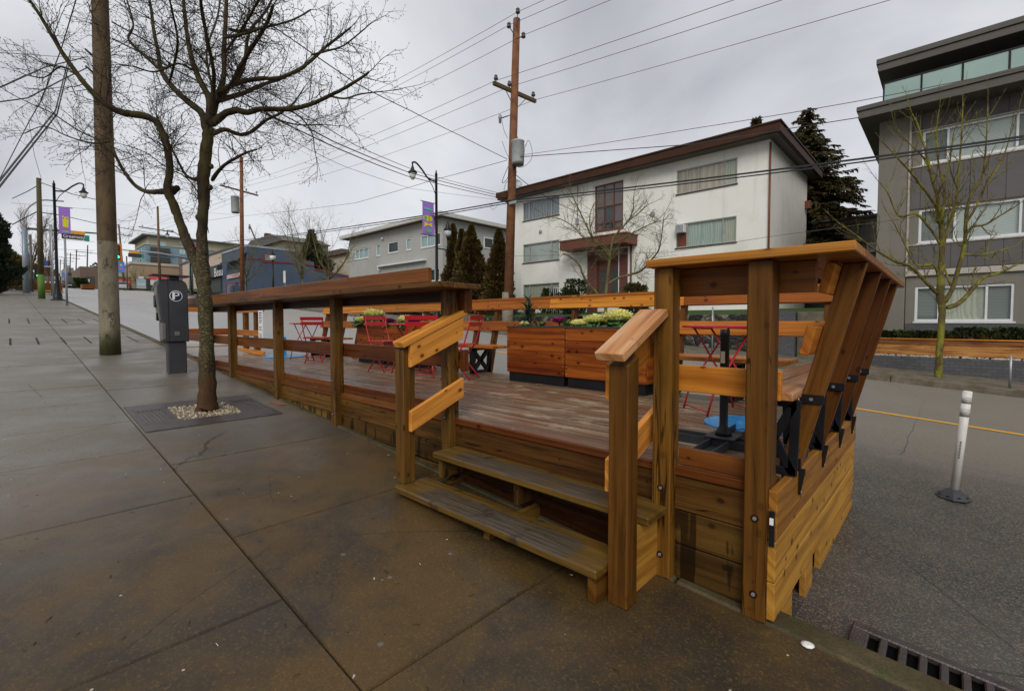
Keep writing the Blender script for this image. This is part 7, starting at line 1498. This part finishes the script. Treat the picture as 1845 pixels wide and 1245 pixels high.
# ================================================================== vehicles
def car(label, x, y, rz, col, kind='sedan', sc=1.0, name='parked_car'):
    r = empty(name, (x, y, gz(x) - .15), label, 'car', None, rz); cm = plain('car_paint', col, .25, .2, .6, .03)
    L, Wd, H = (4.6, 1.8, 1.42) if kind == 'sedan' else (5.0, 1.95, 1.85)
    def loft(sections, nm, m, parent=r):
        mb = MB(1); n = len(sections[0]); base = 0
        for s in sections: mb.v += [tuple(p) for p in s]
        for i in range(len(sections) - 1):
            for k in range(n): k2 = (k + 1) % n; mb.face((i * n + k, i * n + k2, (i + 1) * n + k2, (i + 1) * n + k), [(0, 0)] * 4, .5, False)
        mb.face(tuple(range(n))[::-1], [(0, 0)] * n, .5); mb.face(tuple((len(sections) - 1) * n + k for k in range(n)), [(0, 0)] * n, .5)
        return mb.build(nm, m, parent, .03)
    def sec(xx, w, z0, z1, tum=.0): return [(xx, -w, z0), (xx, w, z0), (xx, w, (z0 + z1) / 2), (xx, w - tum, z1), (xx, -w + tum, z1), (xx, -w, (z0 + z1) / 2)]
    h = L / 2; bz = H * .62
    loft([sec(-h, Wd * .43, .32, bz * .88, .08), sec(-h + .15, Wd * .49, .22, bz * .97, .08), sec(-h * .5, Wd * .5, .2, bz, .06), sec(h * .3, Wd * .5, .2, bz, .06), sec(h - .5, Wd * .49, .2, bz * .86, .08), sec(h, Wd * .42, .3, bz * .66, .08)], 'body', cm)
    if kind == 'sedan': cabs = [sec(-h * .72, Wd * .44, bz - .04, bz + .02, .02), sec(-h * .42, Wd * .44, bz - .04, H, .12), sec(h * .06, Wd * .44, bz - .04, H, .12), sec(h * .42, Wd * .45, bz - .04, bz + .02, .02)]
    else: cabs = [sec(-h * .93, Wd * .45, bz - .04, bz + .02, .02), sec(-h * .82, Wd * .45, bz - .04, H, .1), sec(h * .15, Wd * .45, bz - .04, H, .1), sec(h * .48, Wd * .46, bz - .04, bz + .02, .02)]
    loft(cabs, 'glasshouse', CARGL); k = cabs[1][0][0], cabs[2][0][0]; mb = MB(2); mb.bx(k[0], k[1], -Wd * .36, Wd * .36, H - .012, H + .02); mb.build('roof', cm, r, .01)
    for xx in (-h * .62, h * .62):
        for s in (-1, 1):
            mb = MB(3); mb.tube([(xx, s * (Wd / 2 - .2), .33), (xx, s * (Wd / 2 + .01), .33)], [.33, .33], 16); w = mb.build('wheel', M_BLACKR, r); mb = MB(4); mb.tube([(xx, s * (Wd / 2 + .011), .33), (xx, s * (Wd / 2 + .03), .33)], [.2, .18], 10); mb.build('rim', M_GREYP, w)
    for s in (-1, 1):
        mb = MB(5); mb.bx(-h - .02, -h + .12, s * Wd * .40 - .17, s * Wd * .40 + .17, bz * .68, bz * .86); mb.build('tail_light', CARTL, r, .01); mb = MB(6); mb.bx(h - .14, h + .01, s * Wd * .34 - .16, s * Wd * .34 + .16, bz * .5, bz * .62); mb.build('headlight', M_WHITEP, r, .01)
    mb = MB(7); mb.bx(-h - .03, -h + .02, -.26, .26, .5, .62); mb.build('number_plate', M_WHITEP, r)
    return r
CARGL = plain('car_window_glass', (.03, .04, .045), .08, 0, .8, .05); CARTL = plain('tail_light_red', (.40, .01, .01), .3)
c = ground = None
def on_street(px, X, Y=None): return pX(px, 515, X).y
# cars face along the street: local +X is the front
car('dark grey car driving away up the street left of the thick pole', -130, pX(124, 518, -130).y, math.pi, (.03, .025, .03), 'suv', name='moving_car')
car('white and silver car parked at the far kerb behind the thick pole', -104, 13.2, math.pi, (.55, .55, .56), name='parked_car')
car('silver van facing down the street behind the green-footed pole', -118, pX(87, 520, -118).y, 0, (.45, .50, .52), 'van', name='moving_van')
car('white car further up the far kerb, mostly hidden by the thick pole', -160, 12.8, math.pi, (.6, .6, .6))
car('dark parked car by the tan shops', -92, 14.0 + 2.8, math.pi, (.03, .03, .035), 'suv')
car('silver car parked beyond the crossing by the far kerb, small in the distance', -190, 12.9, math.pi, (.35, .37, .4))
car('red car far up the street on the right', -240, 12.6, math.pi, (.35, .03, .02))
car('white car coming down the near lane far up the street', -175, 7.4, 0, (.6, .6, .6), name='moving_car')
# distant planter boxes at the corner and red-brown barrier
mb = MB(110); y0, y1 = pX(60, 525, -66).y, pX(113, 525, -66).y; r = empty('timber_planter', (-66, (y0 + y1) / 2, gz(-66)), 'low reddish timber planter on the corner behind the near street lamp', 'planter'); mb.bx(-67, -66, y0, y1, gz(-66), gz(-66) + .75); part(r, mb, 'box', W_REDD, .01); mb = MB(111); mb.bx(-67.05, -65.95, y0 - .05, y1 + .05, gz(-66) - .08, gz(-66) + .02); part(r, mb, 'yellow_kerb', M_YEL)
mb = MB(112); y0, y1 = pX(148, 522, -86).y, pX(172, 522, -86).y; r = empty('timber_planter', (-86, (y0 + y1) / 2, gz(-86)), 'long low brown timber planter at the far kerb beyond the dark car', 'planter'); mb.bx(-88, -86, y0, y1, gz(-86), gz(-86) + .6); part(r, mb, 'box', W_REDD, .01)
# sandwich boards and orange barrier by the tan shops
XQ = pY(223, 508, 15.4).x; q = pX(223, 508, XQ); r = empty('road_sign', (XQ, q.y, gz(XQ)), 'red and white barrier sign standing beside the parked white car', 'sign'); mb = MB(113); mb.bx(XQ - .05, XQ, q.y - 1.0, q.y + 1.0, pX(223, 513, XQ).z, pX(223, 502, XQ).z); part(r, mb, 'panel', plain('orange_red_panel', (.55, .08, .03), .6)); mb = MB(114); mb.bx(XQ + .01, XQ + .05, q.y - .8, q.y + .8, pX(223, 509, XQ).z, pX(223, 507, XQ).z); part(r, mb, 'white_stripe', M_WHITEP); mb = MB(115); mb.tube([(XQ, q.y, gz(XQ)), (XQ, q.y, q.z)], .05, 6); part(r, mb, 'post', M_GALV)
XQ2 = pY(254, 515, 15.6).x; q = pX(254, 515, XQ2); r = empty('shop_sign', (XQ2, q.y, gz(XQ2)), 'white and pale blue free-standing shop sign between the tan building and the pay station', 'sign'); mb = MB(116); mb.bx(XQ2 - .1, XQ2, q.y - .6, q.y + .7, pX(254, 520, XQ2).z, pX(254, 503, XQ2).z); part(r, mb, 'panel', plain('pale_blue_panel', (.38, .48, .52), .6)); mb = MB(117); mb.bx(XQ2 + .01, XQ2 + .04, q.y - .5, q.y + .6, pX(254, 514, XQ2).z, pX(254, 511, XQ2).z); mb.bx(XQ2 - .08, XQ2 - .01, q.y - .3, q.y + .4, pX(254, 502.5, XQ2).z, pX(254, 498, XQ2).z); part(r, mb, 'lettering_bar', M_WHITEP)
# ================================================================== planting at the far left
clump_tree('evergreen_tree', 'dark evergreen tree hanging over the pavement at the left edge', -47, -1.35, gz(-47), 7.6, 1.6, 700, M_DKEVG, 26000, lambda f: (.6 + f) if f < .35 else max(.1, (1 - f) / .65) ** .7, .17, .2)
clump_tree('hedge', 'brown-green clipped hedge along the pavement behind the light grey signal pole', -62, -.4, gz(-62), 4.0, 1.6, 710, M_BUSHR, 5000, lambda f: 1 if f < .7 else max(.2, (1 - f) / .3), .2, .1, cat='hedge')
bare_tree('reddish bare upright tree behind the green-footed pole', 66, 0, 0, 11, 720, .25, .10, M_TWIG, stems=9, base=None) if False else None
def bare_at(label, x, y, h, seed, spread, mat, stems=7):
    r = empty('bare_tree', (x, y, gz(x)), label, 'tree'); R = random.Random(seed); tr, tw = MB(seed), MB(seed + 1); o = Vector((x, y, gz(x))); top = o + Vector((0, 0, h * .2)); tr.tube([o, top], [.16, .13], 6)
    P = dict(lv=1, step=[h * .03, .3], len=[h * .09, .2], rmin=.012, L=h * .16, r0=.022, wig=.2, up=.2)
    for k in range(stems):
        a = 6.283 * k / stems + R.uniform(-.3, .3); el = R.uniform(1.0, 1.4); d = Vector((math.cos(a) * math.cos(el) * spread * 2, math.sin(a) * math.cos(el) * spread * 2, math.sin(el))).normalized(); pts = [top.copy()]
        for i in range(6): d = (d + perp(d, R) * .12 + Vector((0, 0, .12))).normalized(); pts.append(pts[-1] + d * h * .13)
        rr = [.07 * (1 - .13 * i) for i in range(7)]; tr.tube(pts, rr, 4)
        for i in range(1, 7):
            for j in range(4): q = pts[i - 1].lerp(pts[i], R.random()); dd = (pts[i] - pts[i - 1]).normalized(); an = R.uniform(.3, .8); grow(tw, q, dd * math.cos(an) + perp(dd, R) * math.sin(an), P['L'] * R.uniform(.5, 1.1), min(.022, rr[i] * .5), 0, P)
    part(r, tr, 'trunk', mat, fix=False); part(r, tw, 'twigs', mat, fix=False)
M_RTWIG = plain('reddish_twigs', (.13, .07, .045), .8)
bare_at('upright reddish bare tree left of the green-footed pole at the far left', -66, pX(56, 500, -66).y, 7.6, 730, .2, M_RTWIG); bare_at('bare reddish tree seen between the green-footed pole and the near lamp', -72, pX(86, 500, -72).y, 7.0, 740, .22, M_RTWIG)
# pedestrian signal on near side
small_post('signal_post', 'dark slim signal post showing a green light left of the green-footed pole', 58, 525, -58, 4.9, M_DTRIM, .09, None, cat='signal post'); signal(68, 492, -57.5, 'dark traffic light showing green left of the green-footed pole', .6, M_BLACK)
small_post('lantern_post', 'small lantern post at the far left beside the hedge', 51, 527, -64, 4.3, M_DTRIM, .06, None, cat='street lamp')
for i, (px, x, c_) in enumerate(((112, -97, (.30, .24, .16)), (152, -98, (.22, .3, .05)))):
    pass
tv = pX(150, 505, -95); clump_tree('shrub', 'round green shrub beside the far timber planter', -96, pX(146, 515, -96).y, gz(-96), 1.3, .6, 750, M_HEDGE, 1400, lambda f: .9, .25, .05, cat='shrub')
tv = clump_tree('treetops', 'olive round tree above the parked white car beyond the thick pole', pY(213, 579, 26).x, 26, gz(pY(213, 579, 26).x), pY(213, 487, 26).z - gz(pY(213, 579, 26).x), 3.0, 760, M_BUSHR, 2500, lambda f: (.4 + f) if f < .6 else max(.2, (1 - f) / .4), .4, .2)
for i, (lb, px, ya, yb_, X, m) in enumerate((('small white square sign on a post beside the far timber planter', 155, 503, 511, -110, M_WHITEP), ('white notice board on a short post at the far kerb past the crossing', 277, 505, 514, -95, M_WHITEP))):
    c_ = pX(px, ya, X); d_2 = pX(px, yb_, X); r = empty('sign_post', (X, c_.y, gz(X)), lb, 'sign'); mb = MB(120); mb.tube([(X, c_.y, gz(X)), (X, c_.y, c_.z)], .06, 6); part(r, mb, 'post', M_GALV); mb = MB(121); mb.bx(X + .06, X + .1, c_.y - .45, c_.y + .45, d_2.z, c_.z); part(r, mb, 'plate', m)
for i, (lb, px0, px1, pt, X, m) in enumerate((('cream low-rise building at the left side of the far street', 96, 108, 498, -210, M_CREAMW), ('brick-coloured building further along the far right side', 128, 146, 496, -180, M_REDBR), ('pale tower block just right of the near lamp in the far distance', 122, 129, 478, -300, M_GSTUC))):
    farblock('far_building', lb, px0, px1, pt, 0, X, m)
# far-off tree mass closing the street
mb = MB(770); R = mb.r
for i in range(5200):
    x = -330 + R.uniform(-60, 30); y = R.uniform(-40, 60); hmax = 9 + 4 * math.sin(y * .21) + 3 * math.sin(y * .53 + 1)
    if -1 < y < 14 and R.random() < .8: hmax *= .35
    c = Vector((x, y, gz(x) + R.random() ** .7 * hmax)); s = R.uniform(.6, 1.4); d = perp(Vector((1, 0, 0)), R); w = d.cross(Vector((1, 0, 0))); k = len(mb.v); mb.v += [tuple(c - d * s), tuple(c + w * s * .7), tuple(c + d * s), tuple(c - w * s * .7)]; mb.face((k, k + 1, k + 2, k + 3), [(0, 0)] * 4, R.random())
mb.build('far_woods', M_BUSHR, kind='stuff', label='far-off line of brownish trees closing the end of the street', cat='woods', fix=False)
# ================================================================== overhead wires
def wire(label, pts, r_=.011, sag=0.0, mat=None, twist=False, name='overhead_wire'):
    """pts: 3D points; each span hangs with the given sag"""
    mb = MB(5); q = []
    for a, b in zip(pts, pts[1:]):
        a, b = Vector(a), Vector(b); n = 18
        for i in range(n if b is not Vector(pts[-1]) else n + 1): t = i / n; p = a.lerp(b, t); p.z -= sag * 4 * t * (1 - t) * (b - a).length / 30; q.append(p)
    q.append(Vector(pts[-1])); mb.tube(q, r_, 4, False); return tag(mb.build(name, mat or M_GCABLE, fix=False), label, 'wire')
def along(px, py, Y, span=(-49, 2)):
    """a wire through the given photograph point at plane Y, running with the street grade"""
    c = pY(px, py, Y); xs = [45, c.x, c.x - 35, c.x - 80, c.x - 130]; return [(x, Y, c.z - GR * (x - c.x)) for x in xs]
for (px, py, Y, lb) in ((933, 22, 15.1, 'topmost thin power wire passing the very top of the red-brown utility pole'), (917, 46, 15.1, 'thin power wire held by the upper left insulator of the red-brown utility pole'), (943, 64, 15.1, 'thin power wire held by the upper right insulator of the red-brown utility pole'),
                        (893, 146, A0.y, 'thin power wire on the left end of the main cross arm'), (915, 158, 14.8, 'thin power wire on the middle insulator of the main cross arm'), (962, 181, A1.y, 'thin power wire on the right end of the main cross arm')):
    wire(lb, along(px, py, Y), .009, .35)
pa = PYp(916, 362); wire('upper heavy black cable bundle crossing in front of the white building', [pY(1845, 246, 15.1), pY(1500, 293, 15.1), pa, pY(660, 404, 15.1), pY(445, 432, 15.2), pY(300, 442, 15.2)], .030, .10, M_CABLE); wire('lower heavy black cable bundle crossing in front of the white building', [pY(1845, 251, 14.95), pY(1500, 299, 14.95), PYp(916, 366), pY(660, 408, 14.95), pY(445, 434, 14.95)], .022, .10, M_CABLE)
wire('twisted service wire from the transformer to the eave of the taupe building', [PYp(938, 283), pY(1240, 261, 17), pY(1549, 212, 21.1)], .016, .0, M_CABLE); wire('thin wire from the pole past the glass roof balcony of the taupe building', [PYp(938, 280), pY(1250, 232, 15.1), pY(1550, 182, 15.1), pY(1845, 123, 15.1)], .010, .1)
wire('thin wire at mid height across the white wall and the mossy tree', [PYp(914, 462), pY(1205, 455, 16), pY(1385, 427, 16), pY(1640, 393, 16), pY(1845, 355, 16)], .008, .0)
wire('looping dark service wire from the pole to the wall of the white building', [PYp(918, 305), pY(985, 355, 18), pY(1057, 384, 23.0)], .014, .8, M_CABLE)
wire('wavy dark cable rising left from the red-brown pole over the street', [PYp(914, 287), pY(830, 245, 12), pY(740, 200, 8.5), pY(640, 150, 5.5), (CPx + .1, CPy + .1, 8.9)], .012, .1, M_CABLE)
ptop = (CPx + .1, CPy, 6.6)
wire('uppermost of three cables crossing the street from the red-brown pole', [PYp(898, 348), pY(760, 312, 10.5), pY(640, 262, 6), (CPx + .1, CPy + .15, 7.4)], .009, .1); wire('middle of three cables crossing the street from the red-brown pole', [PYp(897, 352), pY(740, 312, 10), pY(600, 255, 5), (CPx + .1, CPy + .15, 6.9)], .013, .1, M_CABLE); wire('lowest of three cables crossing the street from the red-brown pole', [PYp(896, 356), pY(735, 318, 10), pY(595, 262, 5), (CPx + .1, CPy + .15, 6.6)], .013, .1, M_CABLE)
wire('sagging wire from the red-brown pole down to the second utility pole', [PYp(914, 289), pY(780, 325, 15), pY(640, 366, 15), pY(445, 389, 15.2), pY(200, 366, 15.2)], .012, .05)
wire('thin wire sloping right across the street from the bare tree to the red-brown pole', [PYp(914, 362), pY(740, 340, 12), pY(620, 300, 8), pY(520, 250, 4.5)], .007, .1)
wire('pair cable descending left from the thick near pole, upper strand', [(CPx - .17, CPy - .4, 6.25), pX(100, 200, -9), pX(22, 298, -7.2), pX(-60, 400, -6), (-3.5, -9, 3.2)], .009, .0, M_CABLE); wire('pair cable descending left from the thick near pole, lower strand', [(CPx - .17, CPy - .4, 6.15), pX(103, 206, -9), pX(22, 308, -7.2), pX(-60, 412, -6), (-3.5, -9, 3.1)], .009, .0, M_CABLE)
wire('steep dark wire at upper left behind the branches', [pX(210, -260, -10), pX(140, -10, -12), pX(110, 90, -14), pX(75, 180, -16), pX(52, 220, -18), pX(-40, 400, -24), pX(-300, 470, -30)], .011, .0, M_CABLE); wire('thin line dropping from the steep wire to the green-footed pole', [pX(52, 220, -30), pX(62, 280, -36), pX(75, 325, -41.5)], .012)
wire('wire leaving the left edge near the top, rising to the thick pole', [pX(0, 158, -9), pX(80, 122, -10), (CPx - .1, CPy - .2, 6.2)], .009, .0, M_CABLE); wire('lower wire leaving the left edge and sagging up to the thick pole', [pX(0, 184, -9), pX(50, 177, -9.6), pX(120, 140, -10.5), (CPx - .1, CPy - .2, 6.0)], .009, .0, M_CABLE); wire('faint horizontal wire at the upper left edge', [pX(-500, 40, -30), pX(0, 95, -30), pX(95, 102, -30), pX(190, 104, -30), pX(600, 300, -60)], .012)
wire('cable from the thick pole down past the green-footed pole to the left', [pX(200, 366, -30), pX(130, 350, -38), pX(76, 330, -41.4), pX(50, 345, -45), pX(22, 358, -50)], .025, .0, M_CABLE); wire('lower cable from the left edge past the near lamp to the far signal', [pX(22, 405, -44), pX(66, 382, -42), pX(110, 388, -42), pX(170, 402, -48), pX(300, 425, -70)], .03, .0, M_CABLE)
for i, (a, b) in enumerate((((20, 366), (170, 378)), ((100, 432), (170, 436)), ((100, 449), (170, 452)))): wire(['faint far wire behind the owl banner', 'faint far wire just below the street name sign', 'second faint far wire below the street name sign'][i], [pX(*a, -120), pX(*b, -120)], .03)
for i, (a, b, c_) in enumerate((((437, 283), (300, 330), (215, 404)), ((449, 345), (330, 385), (215, 422)), ((434, 388), (330, 400), (120, 455)))): wire(['high wire running left from the top of the second utility pole', 'cross arm wire running left from the second utility pole', 'low wire running left from the second utility pole up the street'][i], [pY(*a, 15), pY(*b, 15), pY(*c_, 15)], .014, .2)
bpy.context.view_layer.update()
